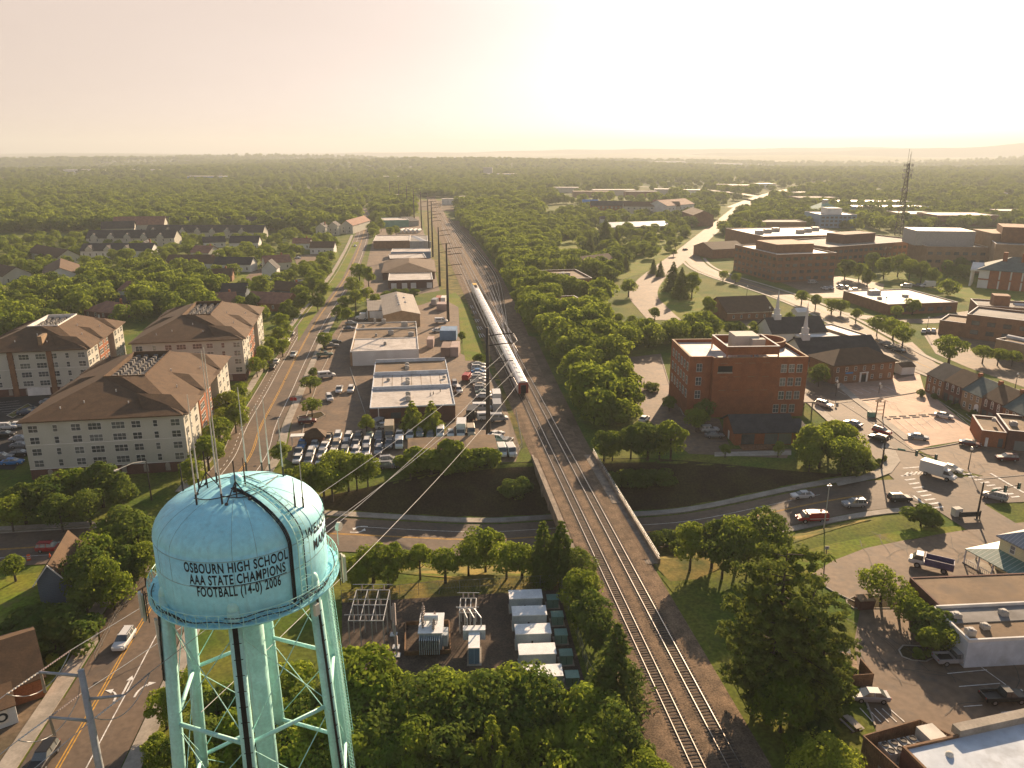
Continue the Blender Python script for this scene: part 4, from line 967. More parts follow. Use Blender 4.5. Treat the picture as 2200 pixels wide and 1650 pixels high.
# --- the three big apartment blocks
def apartments(label, A, B, L, bay=False, brickcorner=False):
    zE = 13.3; b = Bld("apartment_building", label, "apartment building", A, B, B, z=zE, group="cream and brick apartment blocks with brown hipped roofs", D=L); t = b.t; W = b.W; D = b.D
    MB().box(0, 0, -.3, W, D * .27, 2.35).build("brick_base", "brick_dark", t)
    MB().box(0, 0, 2.352, W, D * .27, zE).build("wall", "cream_wall", t)
    MB().box(1.0, D * .27 + .003, -.3, W - 2.0, D * .9, zE - .02).build("wall", "cream_wall", t)
    MB().box(W - 3.2, D * .34, -.3, W - .6, D * .60, zE - .01).build("brick_bay", "brick", t)
    MB().box(W - 4.5, D * .72, -.3, W, D, zE).build("wall", "cream_wall", t); MB().box(0, D * .72, -.3, 4.5, D, zE - .003).build("wall", "cream_wall", t)
    MB().box(4.5, D * .9, -.3, W - 4.5, D - .5, zE - .004).build("wall", "brick", t)
    # hipped roof round a sunken flat well
    o = .7; rh = 4.6; X0, Y0, X1, Y1 = -o, -o, W + o, D + o; i0, i1 = W * .36, W * .64; j0, j1 = D * .33, D * .80; zt_ = zE + rh
    q = MB()
    q.add([(X0, Y0, zE + .12), (X1 - .6, Y0, zE + .12), (X1 - .6, Y1, zE + .12), (X0, Y1, zE + .12), (i0, j0, zt_), (i1, j0, zt_), (i1, j1, zt_), (i0, j1, zt_), (W * .5, D * .30, zt_ + .35)],
          [(0, 1, 5, 8, 4), (1, 2, 6, 5), (2, 3, 7, 6), (3, 0, 4, 7), (4, 8, 5)])
    for s, (xa, xb) in ((1, (W - 1, X1 + .4)), (-1, (1, X0 - .4))):       # the side wings' cross hips
        for ya, yb in ((D * .02, D * .26), (D * .36, D * .60), (D * .74, D * 1.0)):
            if s < 0 and ya < 1: continue
            ym = (ya + yb) / 2; xin = W * .5 + s * W * .16
            q.add([(xb, ya - .6, zE + .12), (xb, yb + .6, zE + .12), (xb - s * 5.0, ym, zE + 2.6), (xin, ym, zE + 3.6 if ya > 1 else zE + 3.2), (xb - s * 9.0, ya - .6, zE + .14), (xb - s * 9.0, yb + .6, zE + .14)],
                  [f if s > 0 else f[::-1] for f in [(0, 1, 2), (1, 5, 3, 2), (0, 2, 3, 4)]])
    q.box(X0, Y0, zE - .12, X1 - .6, Y0 + .6, zE + .115); q.box(X0, Y0 + .6, zE - .12, X0 + .7, Y1, zE + .115); q.box(X1 - 1.2, Y0 + .6, zE - .12, X1 + .4, Y1, zE + .115)
    roof = q.build("roof", "shingle_brown", t)
    MB().box(i0 + .05, j0 + .05, zt_ - 1.6, i1 - .05, j1 - .05, zt_ - 1.4).build("flat_well", "roof_gray", roof)
    q = MB(); q.ring(i0 - .05, j0 - .05, i1 + .05, j1 + .05, .25, zt_ - 1.39, zt_ + .3); q.build("parapet", "trim" if bay else "shingle_brown", roof)
    R_ = random.Random(3)
    for a in range(4):
        for c in range(11):
            q = MB(); x = i0 + 1.2 + a * (i1 - i0 - 2.4) / 3; y = j0 + 1.2 + c * (j1 - j0 - 2.4) / 10
            q.box(-.45, -.45, 0, .45, .45, .95); q.lathe([(.01, .96), (.36, .96), (.36, 1.02), (.01, 1.02)], 8); q.build("condenser", "condenser", t, (x + R_.uniform(-.2, .2), y, zt_ - 1.4))
    for u, v in ((.2, .08), (.33, .12), (.62, .1), (.8, .09), (.86, .3), (.75, .5), (.9, .66), (.5, .2)):
        f = min(v / .33, (1 - u) / .36, u / .36); MB().tube((u * W, v * D, zE + f * rh - .1), (u * W, v * D, zE + f * rh + .7), .12, n=6).build("vent_pipe", "trim", roof)
    fr = (.062, .197, .323, .439, .585, .697, .818, .944); me = (W2, W1, W2, W3, W3, W2, W1, W2)
    for k in range(4):
        z = 2.95 + k * 2.62
        if bay and k == 0: pass
        for f, m in zip(fr, me): win(m, t, 'f', f * W, z)
        for u, m in ((D * .04, W2), (D * .115, WS), (D * .21, W2)): win(m, t, 'r', u, z, W)
        for u in (.375, .42, .50, .57): win(W2 if u != .5 else W1, t, 'r', D * u, z, W - .6)
        for u in (.77, .86, .95): win(W2 if u != .86 else WS, t, 'r', D * u, z, W)
    AW = window_mesh(1.0, 1.3, 1, fm="concrete", gm="concrete", arch=True)
    for f in (.12, .27, .42, .58, .72, .86): win(AW, t, 'f', f * W, .5, name="blind_arch")
    q = MB(); q.box(-.04, -.05, 2.35, W + .04, -.003, 2.5); q.box(-.04, -.05, 7.9, W + .04, -.003, 8.0); q.build("belt_course", "trim", t)
    return b
apartments("nearest cream apartment block, its long four-storey front facing the viewer", (45, 907), (393, 890), 49)
apartments("middle cream apartment block behind the nearest one, its front half hidden by that roof", (282, 738), (520, 728), 49)
c_ = apartments("apartment block at the left edge with an upright tan strip on its roof", (-62, 760), (186, 749), 36, bay=True)
MB().box(c_.W * .56, 2.0, 13.6, c_.W * .56 + 1.1, 6.5, 17.0).build("chimney", "brick_tan", c_.t)  # tan block standing in for a tan strip on the roof slope
MB().box(c_.W * .42, -.35, .1, c_.W * .62, -.02, 2.3).build("garage_door", "trim", c_.t)
for u in (.3, .64): MB().box(c_.W * u, -.3, -.3, c_.W * u + 1.4, -.004, 13.1).build("brick_strip", "brick_brown", c_.t)

# --- works and warehouses between the road and the railway
b = Bld("warehouse", "brick warehouse with a three-part white and brown roof by the crowded car lot", "warehouse", (794, 874), (978, 866), (810, 776), z=5.0)
W, D = b.W, b.D
q = MB(); q.box(0, 0, -.3, W, D, 4.4); q.build("wall", "brick_dark", b.t)
for y0, y1, m, z in ((.2, D * .36, "roof_white", 4.45), (D * .36 + .3, D * .68, "roof_white", 4.45), (D * .68 + .3, D - .2, "roof_brown", 4.6)):
    MB().box(.25, y0, 4.4, W - .25, y1, z).build("roof", m, b.t)
q = MB(); q.ring(0, 0, W, D, .24, 4.4, 4.75); q.box(.24, D * .36, 4.4, W - .24, D * .36 + .28, 5.35); q.box(.24, D * .68, 4.4, W - .24, D * .68 + .28, 5.5); q.box(.24, D - .5, 4.4, W - .24, D - .25, 5.6); q.build("parapet", "roof_blue_white", b.t)
q = MB(); [q.box(W * k / 8 - .06, D * .37, 4.46, W * k / 8 + .06, D * .67, 4.5) for k in range(1, 8)]; q.build("roof_seam", "roof_brown", b.t)
b.units([(W * .45, D * .12, 1.3, 1.2, 1.0), (W * .45, D * .2, 1.3, 1.1, 1.1), (W * .45, D * .46, 1.2, 1.1, .9), (W * .45, D * .52, 1.2, 1.1, .9), (W * .45, D * .8, 1.2, 1.2, 1.0), (W * .45, D * .87, 1.2, 1.2, 1.0), (W * .2, D * .55, 1, .8, .5), (W * .93, D * .55, 1, .5, .6)], 4.6)
for u, v in ((W * .72, D * .2), (W * .76, D * .22), (W * .85, D * .27)): MB().tube((u, v, 4.4), (u, v, 5.3), .12, n=6).build("vent_pipe", "dark_steel", b.t)
MB().tube((W * .1, -.2, 0), (W * .1, -.2, 4.6), .12, n=8).build("downpipe", "trim", b.t)
for u in (.3, .5, .7): win(WL, b.t, 'f', u * W, 1.6, b.W)
b = Bld("warehouse", "warehouse with a bright white side wall and tan sectioned roof", "warehouse", (752, 754), (899.5, 749), (769, 693), z=5.2); W, D = b.W, b.D
q = MB(); q.box(0, 0, -.3, W, D, 4.7); q.build("wall", "white_wall", b.t); MB().box(-.12, -.05, -.3, .6, D, 4.72).build("end_wall", "brick_tan", b.t)
for y0, y1, m in ((.2, D * .40, "roof_white"), (D * .40 + .3, D * .75, "roof_brown"), (D * .75 + .3, D - .2, "roof_brown")): MB().box(.65, y0, 4.7, W - .25, y1, 4.76).build("roof", m, b.t)
q = MB(); q.ring(0, 0, W, D, .24, 4.72, 5.1); q.box(.24, D * .40, 4.7, W - .24, D * .40 + .28, 5.0); q.box(.24, D * .75, 4.7, W - .24, D * .75 + .28, 5.3); q.build("parapet", "trim", b.t)
b.units([(W * .5, D * .2, 1, 1, .9), (W * .58, D * .55, 2, 1.6, 1.4), (W * .9, D * .48, 2, 1.5, 1.2), (W * .35, D * .5, .8, .8, .8), (W * .8, D * .85, 2.4, 1.6, 1.6), (W * .45, D * .98, 1.6, 1.2, 1.6), (W * .3, D * .98, .8, .8, 1.8), (W * .12, D * .85, 1, 1, .8)], 4.76)
b = Bld("workshop", "low metal workshop with a shallow tan gable roof and side wing", "workshop", (824, 676), (902, 673), (838, 634), z=5.5); W, D = b.W, b.D
b.gable(5.2, 1.6, "brick_tan", "roof_metal_tan", 'y', .3)
r = b.gable(4.2, 1.4, "brick_tan", "roof_metal_tan", 'x', .2, x0=-W * .42, y0=D * .35, x1=-.02, y1=D * .98)
for v in (.3, .42, .55, .66, .78): MB().ball((W * .47, D * v, 6.9), .55, 6).build("roof_vent", "trim", b.t)
for v in (.45, .7): MB().ball((W * .68, D * v, 6.4), .6, 6).build("roof_vent", "trim", b.t)
b = Bld("workshop", "long low block with garage doors in front of a dark hipped roof", "workshop", (834, 603), (930, 601), (832, 588), z=4.2); W, D = b.W, b.D
b.flat(4.3, "brick_dark", "roof_white", .3)
for u in (.06, .3, .5, .86): MB().box(u * W, -.08, 0, u * W + W * .12, -.003, 2.8).build("garage_door", "trim", b.t)
b = Bld("workshop", "broad workshop under a dark brown hipped roof", "workshop", (822, 586), (934, 584), (822, 560), z=4.0); b.hip(4.0, 3.4, "brick_dark", "shingle_brown", .8)
b = Bld("warehouse", "small flat block with a pale roof just beyond the dark hipped roof", "warehouse", (838, 556), (916, 554), (838, 546), z=4.5); b.flat(4.6, "brick_brown", "roof_white", .4)
b = Bld("warehouse", "long low blue-grey block with a white roof", "warehouse", (840, 542), (925, 541), (842, 535), z=4.2); b.flat(4.4, "roof_metal_blue", "roof_white", .3)
b = Bld("warehouse", "brick and grey block at a bend of the left road", "warehouse", (802, 518), (880, 517), (806, 506), z=5.5); b.flat(5.6, "brick_brown", "roof_white", .4); b.flat(5.0, "hvac", "roof_gray", .3, x0=b.W + .1, x1=b.W * 1.5)
b = Bld("warehouse", "pale shed between the brick block and the power poles", "warehouse", (900, 520), (926, 519), (902, 508), z=4.5); b.gable(4.2, .9, "steel_galv", "roof_metal_gray", 'y', .2)
b = Bld("warehouse", "far green-walled warehouse with a white roof", "warehouse", (822, 474), (878, 473), (824, 468), z=6); b.flat(6.2, "metal_green", "roof_white", .4)
b = Bld("house", "grey house beside the far green-walled warehouse", "house", (876, 486), (900, 485), (877, 476), z=0); b.gable(4.5, 2.2, "hvac", "shingle_dark", 'x')
b = Bld("shop", "small red brick block far along the left road", "shop", (826, 452), (842, 452), (828, 446), z=5); b.flat(6, "brick", "roof_gray", .4)
b = Bld("shed", "long pink-brown roofed shed with a green wall beside the crowded car lot", "shed", (880, 973), (1066, 964), (872, 947), z=3.6); W, D = b.W, b.D
MB().box(0, 0, -.3, W, D, 3.5).build("wall", "metal_green", b.t); q = MB(); q.slab([(-.4, -.5, 3.75), (W + .4, -.5, 3.75), (W + .4, D + .3, 4.1), (-.4, D + .3, 4.1)], .15); q.build("roof", "roof_brown", b.t); MB().box(W, -.06, -.3, W + .12, .2, 3.7).build("corner_post", "trim", b.t)
b = Bld("kiosk", "small brown hip-roofed kiosk by the car lot entrance", "kiosk", (655, 940), (695, 938), (657, 930), z=2.4); b.hip(2.4, 1.7, "brick_dark", "shingle_brown", .5)
q = MB(); q.slab([(-3.5, .3, 2.7), (-.3, .3, 2.7), (-.3, 2.3, 2.7), (-3.5, 2.3, 2.7)], .2); q.tube((-3.2, .5, 0), (-3.2, .5, 2.5), .08); q.tube((-3.2, 2, 0), (-3.2, 2, 2.5), .08); q.build("canopy", "trim", b.t)
# shipping containers and trailers on the yard
def container(px0, px1, py, h, m, label, py2=None, dz=0, dep_=2.5):
    b = Bld("container", label, "container", (px0, py), (px1, py), (px0, py - 10), z=0, D=dep_, hz=dz); q = MB(); q.box(0, 0, .12, b.W, b.D, h)
    n = max(2, int(b.W / .5))
    for k in range(n): q.box(b.W * (k + .25) / n, -.05, .25, b.W * (k + .65) / n, -.001, h - .1)
    q.build("body", m, b.t); q = MB(); q.box(.05, .05, h + .002, b.W - .05, b.D - .05, h + .05); q.build("top_panel", m, b.t); return b
mat("cont_red", (.35, .13, .10), famt=.1); mat("cont_brown", (.22, .15, .12), famt=.1); mat("cont_blue", (.14, .24, .38), famt=.1); mat("cont_pink", (.40, .30, .27), famt=.1)
container(936, 947, 652, 2.7, "cont_red", "red end of a pair of containers below the weeds", dep_=6); container(947, 957, 652, 2.7, "trim", "white container beside the red one", dep_=6); container(938, 960, 668, 3.0, "cont_pink", "pinkish container in front of the red and white pair", dep_=6)
container(947, 967, 768, 3.4, "cont_brown", "brown container with a rusty roof beside the lawn strip", dep_=9); container(967.5, 985, 767, 3.4, "cont_pink", "pale pink container right beside the brown one", dep_=9); container(945, 980, 732, 3.8, "cont_blue", "blue-roofed container behind the brown pair", dep_=8)
container(917, 931, 748, 3.2, "cont_pink", "tan container on a dark frame behind the white-walled warehouse", dep_=5)

# --- brick office block and what stands round it
Hc = 16.4; b = Bld("office_building", "tall brick office block with a red rooftop screen", "office building", (1486, 770), (1738, 767), (1436, 730), z=Hc); W, D, t = b.W, b.D, b.t
D = 21.0; cut = 6.0
MB().box(cut, 0, -.3, W, D, Hc - .9).build("wall", "brick", t); MB().box(0, 1.7, -.3, cut - .002, D - .002, Hc - .9).build("wall", "brick", t)
q = MB(); q.box(cut, 0, Hc - .9, W, .4, Hc); q.box(W - .4, .4, Hc - .9, W, D, Hc); q.box(0, 1.7, Hc - .9, .4, D, Hc); q.box(.4, D - .4, Hc - .9, W - .4, D, Hc); q.box(.4, 1.7, Hc - .9, cut, 2.1, Hc); q.box(cut, .4, Hc - .9, cut + .4, 1.7, Hc); q.build("parapet", "brick", t)
MB().box(.41, 2.11, Hc - .9, W - .41, D - .41, Hc - .82).build("roof", "roof_white", t); MB().box(cut + .41, .41, Hc - .9, W - .41, 2.1, Hc - .822).build("roof", "roof_white", t)
q = MB(); q.box(-.06, 1.64, Hc + .002, .46, D + .06, Hc + .1); q.box(cut - .06, -.06, Hc + .002, W + .06, .46, Hc + .1); q.box(W - .46, .46, Hc + .002, W + .06, D + .06, Hc + .1); q.box(.46, D - .46, Hc + .002, W - .46, D + .06, Hc + .1); q.build("coping", "brick_tan", t)
sx0, sy0, sx1, sy1 = 9.5, .9, 23.5, 14.5
q = MB(); q.ring(sx0, sy0, sx1, sy1, .3, Hc + .55, Hc + 2.7); 
for x in (sx0, (sx0 + sx1) / 2, sx1 - .3):
    for y in (sy0, sy1 - .3): q.box(x, y, Hc - .8, x + .3, y + .3, Hc + .55)
q.build("roof_screen", "brick", t); q = MB(); q.ring(sx0 - .05, sy0 - .05, sx1 + .05, sy1 + .05, .42, Hc + 2.702, Hc + 2.85); q.build("screen_coping", "trim", t)
q = MB(); q.box(14, 8, Hc - .8, 20.5, 14, Hc + 3.9); q.box(18, 6, Hc - .8, 21.5, 8, Hc + 3.4); q.build("penthouse", "cream_wall", t)
b.units([(15.5, 5, 3.2, 2, 1.6), (12.5, 4, 1.5, 1.5, 1.2), (19.5, 3.6, 1.5, 1.5, 1.0)], Hc - .8, "steel_galv")
q = MB(); cx, cy_ = W - 5.2, D - 4.2
q.lathe([(5.2, -.3), (5.2, Hc + .9), (4.75, Hc + .9), (4.75, Hc - .8)], 28, (cx, cy_, 0)); q.build("round_tower", "brick", t)
q = MB(); q.lathe([(5.26, Hc + .9), (5.26, Hc + 1.0), (4.7, Hc + 1.0), (4.7, Hc + .9)], 28, (cx, cy_, 0)); q.build("tower_coping", "brick_tan", t)
for k, z in enumerate((4.9, 8.6, 12.3)):
    for u in (.795, .862, .93): win(WB, t, 'f', u * W, z)
    for i in range(6): win(WB, t, 'l', 3.2 + i * 3.0, z)
    win(WB, t, 'f', cut * .45, z).location.y = 1.7
    for u in (.28, .40, .52, .64):
        MB().box(u * W - .9, -.06, z + 2.6, u * W + .9, -.002, z + 2.72).build("lintel", "brick_tan", t)
for u in (.76, .83, .90): win(WB, t, 'f', u * W, 1.2)
q = MB(); q.box(cut + 1.2, -.05, 12.6, cut + 5.0, -.003, 14.2); q.build("loggia", "black", t)
q = MB(); q.box(cut + 1.1, -.1, 12.2, cut + 5.1, -.003, 12.6); q.build("loggia_sill", "concrete", t)
q = MB(); q.box(W, 2, 3.0, W + 4, 8, 3.3); q.tube((W + 3.6, 2.4, 0), (W + 3.6, 2.4, 3), .2); q.tube((W + 3.6, 7.6, 0), (W + 3.6, 7.6, 3), .2); q.build("entrance_canopy", "concrete", t)
b = Bld("shop", "low brick building with a dark grey roof in front of the tall brick office", "shop", (1578, 957), (1702, 955), (1578, 940), z=0, D=9.5); W, D = b.W, b.D
b.gable(3.6, 2.6, "brick", "shingle_dark", 'x', .7)
for u in (.22, .62, .86): MB().box(u * W - 1.6, -.06, .2, u * W + 1.6, -.003, 2.9).build("shop_window", "glass", b.t)
MB().box(-.06, 4.2, 0, -.003, 5.2, 2.1).build("door", "trim", b.t)
q = MB(); q.box(1, -3.2, .0, W * .62, -.1, .3); [q.obox(1 + k, -3.1, .3, 1.2, .12, .12) for k in range(int(W * .62))]; q.box(1, -3.15, 1.1, W * .62, -3.05, 1.2); q.build("terrace", "brick_brown", b.t)
W_, D_ = W, D
MB().box(W + .02, .8, -.3, W + 4, 6.5, 2.9).build("side_wing", "brick_brown", b.t); q = MB(); q.slab([(W + .3, .2, 3.0), (W + 4.4, .2, 3.0), (W + 4.4, 7, 4.2), (W + .3, 7, 4.2)], .15); q.build("wing_roof", "shingle_dark", b.t)
def steeple(parent, u, v, z, h):
    q = MB(); q.box(u - 1.3, v - 1.3, z - 2.5, u + 1.3, v + 1.3, z + 1.3); q.box(u - .85, v - .85, z + 1.3, u + .85, v + .85, z + 3.4)
    q.loft([[(u + r * math.cos(math.pi / 4 * k), v + r * math.sin(math.pi / 4 * k), zz) for k in range(8)] for r, zz in ((.75, z + 3.4), (.02, z + h))]); q.build("steeple", "white_wall", parent)
b = Bld("church", "white church with a dark gable roof and small steeple, the farther of two", "church", (1660, 716), (1776, 712), (1648, 690), z=4.2, D=13); b.gable(4.2, 4.4, "white_wall", "shingle_dark", 'x', .5); steeple(b.t, b.W * .2, b.D * .5, 8.6, 10.5)
for k in range(4): win(WS, b.t, 'f', b.W * (.2 + .2 * k), 1.4)
b = Bld("church", "long dark-roofed church with a white steeple right behind the tall brick office", "church", (1735, 772), (1898, 764), (1718, 745), z=4.5, D=17); b.gable(4.2, 5.2, "white_wall", "shingle_dark", 'x', .6); steeple(b.t, b.W * .12, b.D * .5, 9.4, 12)
for k in range(5): win(WS, b.t, 'f', b.W * (.3 + .15 * k), 1.4)
b = Bld("inn", "two-storey brown brick house with a hipped roof and white doorway behind the car park", "inn", (1787, 826), (1918, 815), (1760, 790), z=0, D=12); W, D, t = b.W, b.D, b.t
b.hip(6.0, 3.4, "brick_brown", "shingle_brown", .8)
for z in (.9, 3.8):
    for k in range(7):
        if k != 3 or z > 2: win(WS, t, 'f', W * (.07 + .143 * k), z)
MB().box(W * .46, -.1, 0, W * .54, -.003, 2.4).build("door", "black", t)
q = MB(); q.ring(0, 0, 1, .1, .1, 0, 1); q = MB(); q.box(W * .435, -.25, 0, W * .458, -.003, 2.9); q.box(W * .542, -.25, 0, W * .565, -.003, 2.9); q.box(W * .43, -.28, 2.9, W * .57, -.003, 3.2); q.build("portico", "trim", t)
MB().box(W * .2, -.1, 3.0, W * .32, -.004, 3.5).build("sign_board", "blue_tarp", t)
b = Bld("shed", "small white shed behind the car park", "shed", (1936, 806), (1964, 804), (1935, 799), z=0, D=4); b.gable(2.6, .9, "white_wall", "shingle_brown", 'x', .2)
b = Bld("shop", "low tan and brick building beyond the farther church", "shop", (1839, 727), (1875, 724), (1815, 700), z=4, D=22); b.flat(4.2, "brick_tan", "roof_white", .4)
q = MB(); q.box(-16, 6, 3.2, -1, 14, 3.5); [q.tube((x, y, 0), (x, y, 3.2), .15) for x in (-15, -2) for y in (7, 13)]; q.build("canopy", "trim", b.t)
# the row of five joined brick townhouses
x0, y0 = P(1986, 841); x1, y1 = P(2196, 938); rd = Vector((x1 - x0, y1 - y0, 0)); seg = rd.length / 5; ra_ = math.atan2(rd.y, rd.x)
TWL = ["first townhouse of the brick row, grey-roofed, farthest from the viewer", "second townhouse of the brick row, brown mansard with arched dormers", "third townhouse of the brick row, grey-green roof and white arched door", "fourth townhouse of the brick row, brown mansard with arched dormers, near the low shop", "last townhouse of the brick row, grey-green roof at the right edge"]
for k in range(5):
    o = Vector((x0, y0, 0)) + rd * (k / 5); t = thing("townhouse", TWL[k], "townhouse", (o.x, o.y, 0), ra_, "joined brick townhouses by the car park"); o_ = o
    Bd = Bld.__new__(Bld); Bd.W = seg - .04; Bd.D = 10.5; Bd.t = t; Bd.o = o; Bd.ang = ra_; W = Bd.W; off = .5 if k % 2 else 0
    for a in range(4):
        for c in range(4): x, y = Bd.world(W * a / 3, 10 * c / 3); occ_disc(x, y, 2)
    Bd.gable(5.4 + .2 * (k % 2), 3.2, ["brick_brown", "brick_dark", "brick_tan", "brick_dark", "brick_brown"][k], ["shingle_dark", "shingle_brown", "shingle_green", "shingle_brown", "shingle_green"][k], 'x', .12 if k % 2 else .3)
    for u in (.2, .5, .8):
        if k % 2: win(WH_, t, 'f', u * W, 3.5); MB().box(u * W - .8, -.03, .2, u * W + .8, -.003, 2.4).build("shop_window", "glass", t)
        else:
            win(WS, t, 'f', u * W, 3.6)
            if u < .7 or k != 2: win(WH_ if k == 0 else WS, t, 'f', u * W, .9)
    if k == 2:
        MB().box(W * .75, -.08, 0, W * .87, -.003, 2.1).build("door", "black", t); q = MB(); q.box(W * .71, -.16, 0, W * .75, -.003, 2.3); q.box(W * .87, -.16, 0, W * .91, -.003, 2.3); q.tube((W * .81, -.14, 2.3), (W * .81, -.003, 2.3), W * .1, n=14); q.build("door_surround", "trim", t)
    if k in (1, 2, 3): MB().box(W - .9, 4.6, 8, W - .1, 5.6, 9.6).build("chimney", "brick", t)
b = Bld("shop", "low dark-fronted brick shop at the right edge below the townhouse row", "shop", (2104, 958), (2232, 972), (2128, 926), z=0, D=12); W = b.W
b.flat(4.0, "brick", "roof_brown", .5, x0=0, x1=W * .42); b.flat(5.0, "brick_dark", "roof_brown", .6, x0=W * .42 + .02, y0=-1)
MB().box(W * .08, -.06, 0, W * .13, -.003, 2.3).build("door", "trim", b.t); MB().box(W * .3, -.06, .2, W * .38, -.003, 2.4).build("shop_window", "glass", b.t); MB().box(W * .55, -1.06, .2, W * .8, -1.003, 2.6).build("shop_window", "glass", b.t); b.units([(W * .6, 5, 1.6, 1.4, 1.0), (W * .3, 7, .8, .8, .7)], 4.4)
# --- offices, hospital and depot farther back on the right
b = Bld("office_building", "wide single-storey brick block with a white roof", "office building", (1908, 655), (2058, 650), (1833, 631), z=4.4, D=34); b.flat(4.6, "brick_brown", "roof_white", .4); W, D = b.W, b.D
b.units([(W * .3, D * .75, 5, 3, 1.8), (W * .6, D * .5, 2, 2, 1), (W * .15, D * .4, 1.5, 1.5, 1)], 4.2)
for k in range(7): win(WL, b.t, 'f', W * (.1 + .13 * k), 1.2)
b = Bld("depot", "brick depot with flat grey roof at the right edge, largest of its group", "depot", (2078, 676), (2300, 702), (2060, 664), z=9, D=20); b.flat(9.2, "brick_brown", "roof_gray", .7); W = b.W
for z in (2, 5.5):
    for k in range(5): win(WL, b.t, 'f', W * (.1 + .16 * k), z)
b.flat(5.5, "brick_brown", "roof_brown", .6, x0=-9, x1=-.05, y0=1, y1=16)
b = Bld("depot", "stepped brick block with pipes on its roof behind the depot", "depot", (2100, 656), (2300, 668), (2097, 640), z=7, D=16); b.flat(7, "brick_brown", "roof_gray", .6); MB().box(6, 3, 6.4, 12, 9, 11).build("stair_tower", "brick_brown", b.t)
q = MB(); [q.tube((14, 3 + k * 1.2, 7.4), (34, 3 + k * 1.2, 7.4), .35) for k in range(4)]; q.build("duct", "steel_galv", b.t)
b = Bld("depot", "low tan brick annex with a fat duct below the depot", "depot", (2140, 728), (2290, 760), (2140, 712), z=6, D=10); b.flat(6, "brick_tan", "roof_brown", .5); q = MB(); q.tube((2, 3, 6.8), (26, 3, 6.8), .9); q.build("duct", "steel_galv", b.t)
b = Bld("hall", "dark brown-roofed hall with pale bands left of the farther church", "hall", (1562, 672), (1660, 668), (1555, 648), z=3.5, D=18); b.gable(4.0, 4.5, "brick_brown", "shingle_brown", 'x', .8)
q = MB(); q.box(-.02, -.3, 3.1, b.W, -.003, 3.35); q.build("fascia", "trim", b.t)
for k in range(5): win(WS, b.t, 'f', b.W * (.15 + .17 * k), 1.0)
b = Bld("shed", "small white shed behind the farther church", "shed", (1712, 686), (1736, 685), (1711, 678), z=0, D=5); b.gable(3, 1.2, "white_wall", "trim", 'x', .2)
def striped_block(name, label, cat, A, B, C, Hh, floors, wall, roof, D=None, glassy="black", sides="fl"):
    b = Bld(name, label, cat, A, B, C, z=Hh, D=D); b.flat(Hh, wall, roof, .7); n = floors; fh = Hh / (n + .3); 
    for k in range(n):
        z = .6 + fh * k
        for f, L_, in (('f', b.W), ('l', b.D), ('r', b.W)):
            if f not in sides: continue
            cnt = max(3, int(L_ / 4.2))
            for i in range(cnt):
                u = L_ * (i + .5) / cnt
                win(WL, b.t, f, u, z + .6, b.W, b.D)
    return b
b = striped_block("hospital_building", "four-storey brown brick hospital wing with a rooftop box, nearest the street", "hospital", (1670, 547), (1798, 543), (1614, 524), 15, 4, "brick_brown", "roof_white", D=46)
MB().box(b.W * .15, 10, 14.3, b.W * .78, 32, 19).build("plant_room", "brick_brown", b.t)
b = striped_block("hospital_building", "long low brown hospital wing behind the nearest one", "hospital", (1780, 531), (1990, 516), (1775, 513), 13, 3, "brick_brown", "roof_gray", D=40, sides="f"); MB().box(b.W * .3, 12, 12.4, b.W * .62, 26, 18).build("plant_room", "brick_dark", b.t)
b = Bld("hospital_building", "long flat white-roofed hospital wing at the back", "hospital", (1640, 508), (1840, 504), (1650, 492), z=11, D=60); b.flat(11, "brick_brown", "roof_white", .6); b.units([(b.W * u, 20 + 8 * (k % 3), 5, 4, 2.5) for k, u in enumerate((.1, .25, .4, .55, .7, .85))], 10.5)
b = striped_block("hospital_building", "tall tan brick hospital wing at the right with grey upper floors", "hospital", (1992, 529), (2124, 531), (1990, 510), 15, 3, "brick_tan", "roof_gray", D=30, sides="f"); q = MB(); q.box(-4, 8, 14.4, b.W * .86, 30, 23); q.build("upper_floors", "hvac", b.t); MB().box(b.W, -2, -.3, b.W + 16, 24, 23).build("corner_tower", "brick_tan", b.t)
b = Bld("hospital_building", "tan brick hospital wing at the right edge behind the courthouse", "hospital", (2140, 524), (2330, 532), (2140, 505), z=19, D=40); b.flat(19, "brick_tan", "roof_gray", .7); q = MB(); q.box(4, 16, 18.4, b.W, 40, 27); q.build("upper_floors", "brick_brown", b.t)
b = Bld("house", "grey-brown house with a white-edged roof right of the cemetery street", "house", (1530, 556), (1600, 552), (1528, 533), z=0, D=22); b.gable(6, 3.5, "brick_brown", "shingle_brown", 'x'); b.flat(5, "brick_brown", "roof_white", .4, x0=b.W + .1, x1=b.W + 15)
b = Bld("courthouse", "white and brick courthouse with a green hipped roof and columned porch at the right edge", "courthouse", (2098, 618), (2262, 632), (2092, 590), z=0, D=26); W, D, t = b.W, b.D, b.t
b.hip(9.5, 6.0, "white_wall", "shingle_green", 1.0)
for k in range(6):
    MB().box(W * (.14 + .15 * k), -.1, -.3, W * (.14 + .15 * k) + 4.2, -.003, 9.3).build("brick_panel", "brick", t)
q = MB(); q.box(0, -.14, 4.3, W, -.101, 5.0); q.build("brick_band", "brick", t)
q = MB(); [q.tube((-3.5, 3 + k * 3, 0), (-3.5, 3 + k * 3, 8.2), .5, n=10) for k in range(5)]; q.build("columns", "trim", t); q = MB(); q.loft([[(x, y, z) for y, z in ((1.5, 8.2), (16.5, 8.2), (16.5, 9), (9, 12), (1.5, 9))] for x in (-4.2, 1)]); q.build("pediment", "trim", t)
for u, v in ((.3, .35), (.55, .35)): MB().box(W * u - 1, D * v - 1, 13, W * u + 1, D * v + 1, 18).build("chimney", "brick", t)
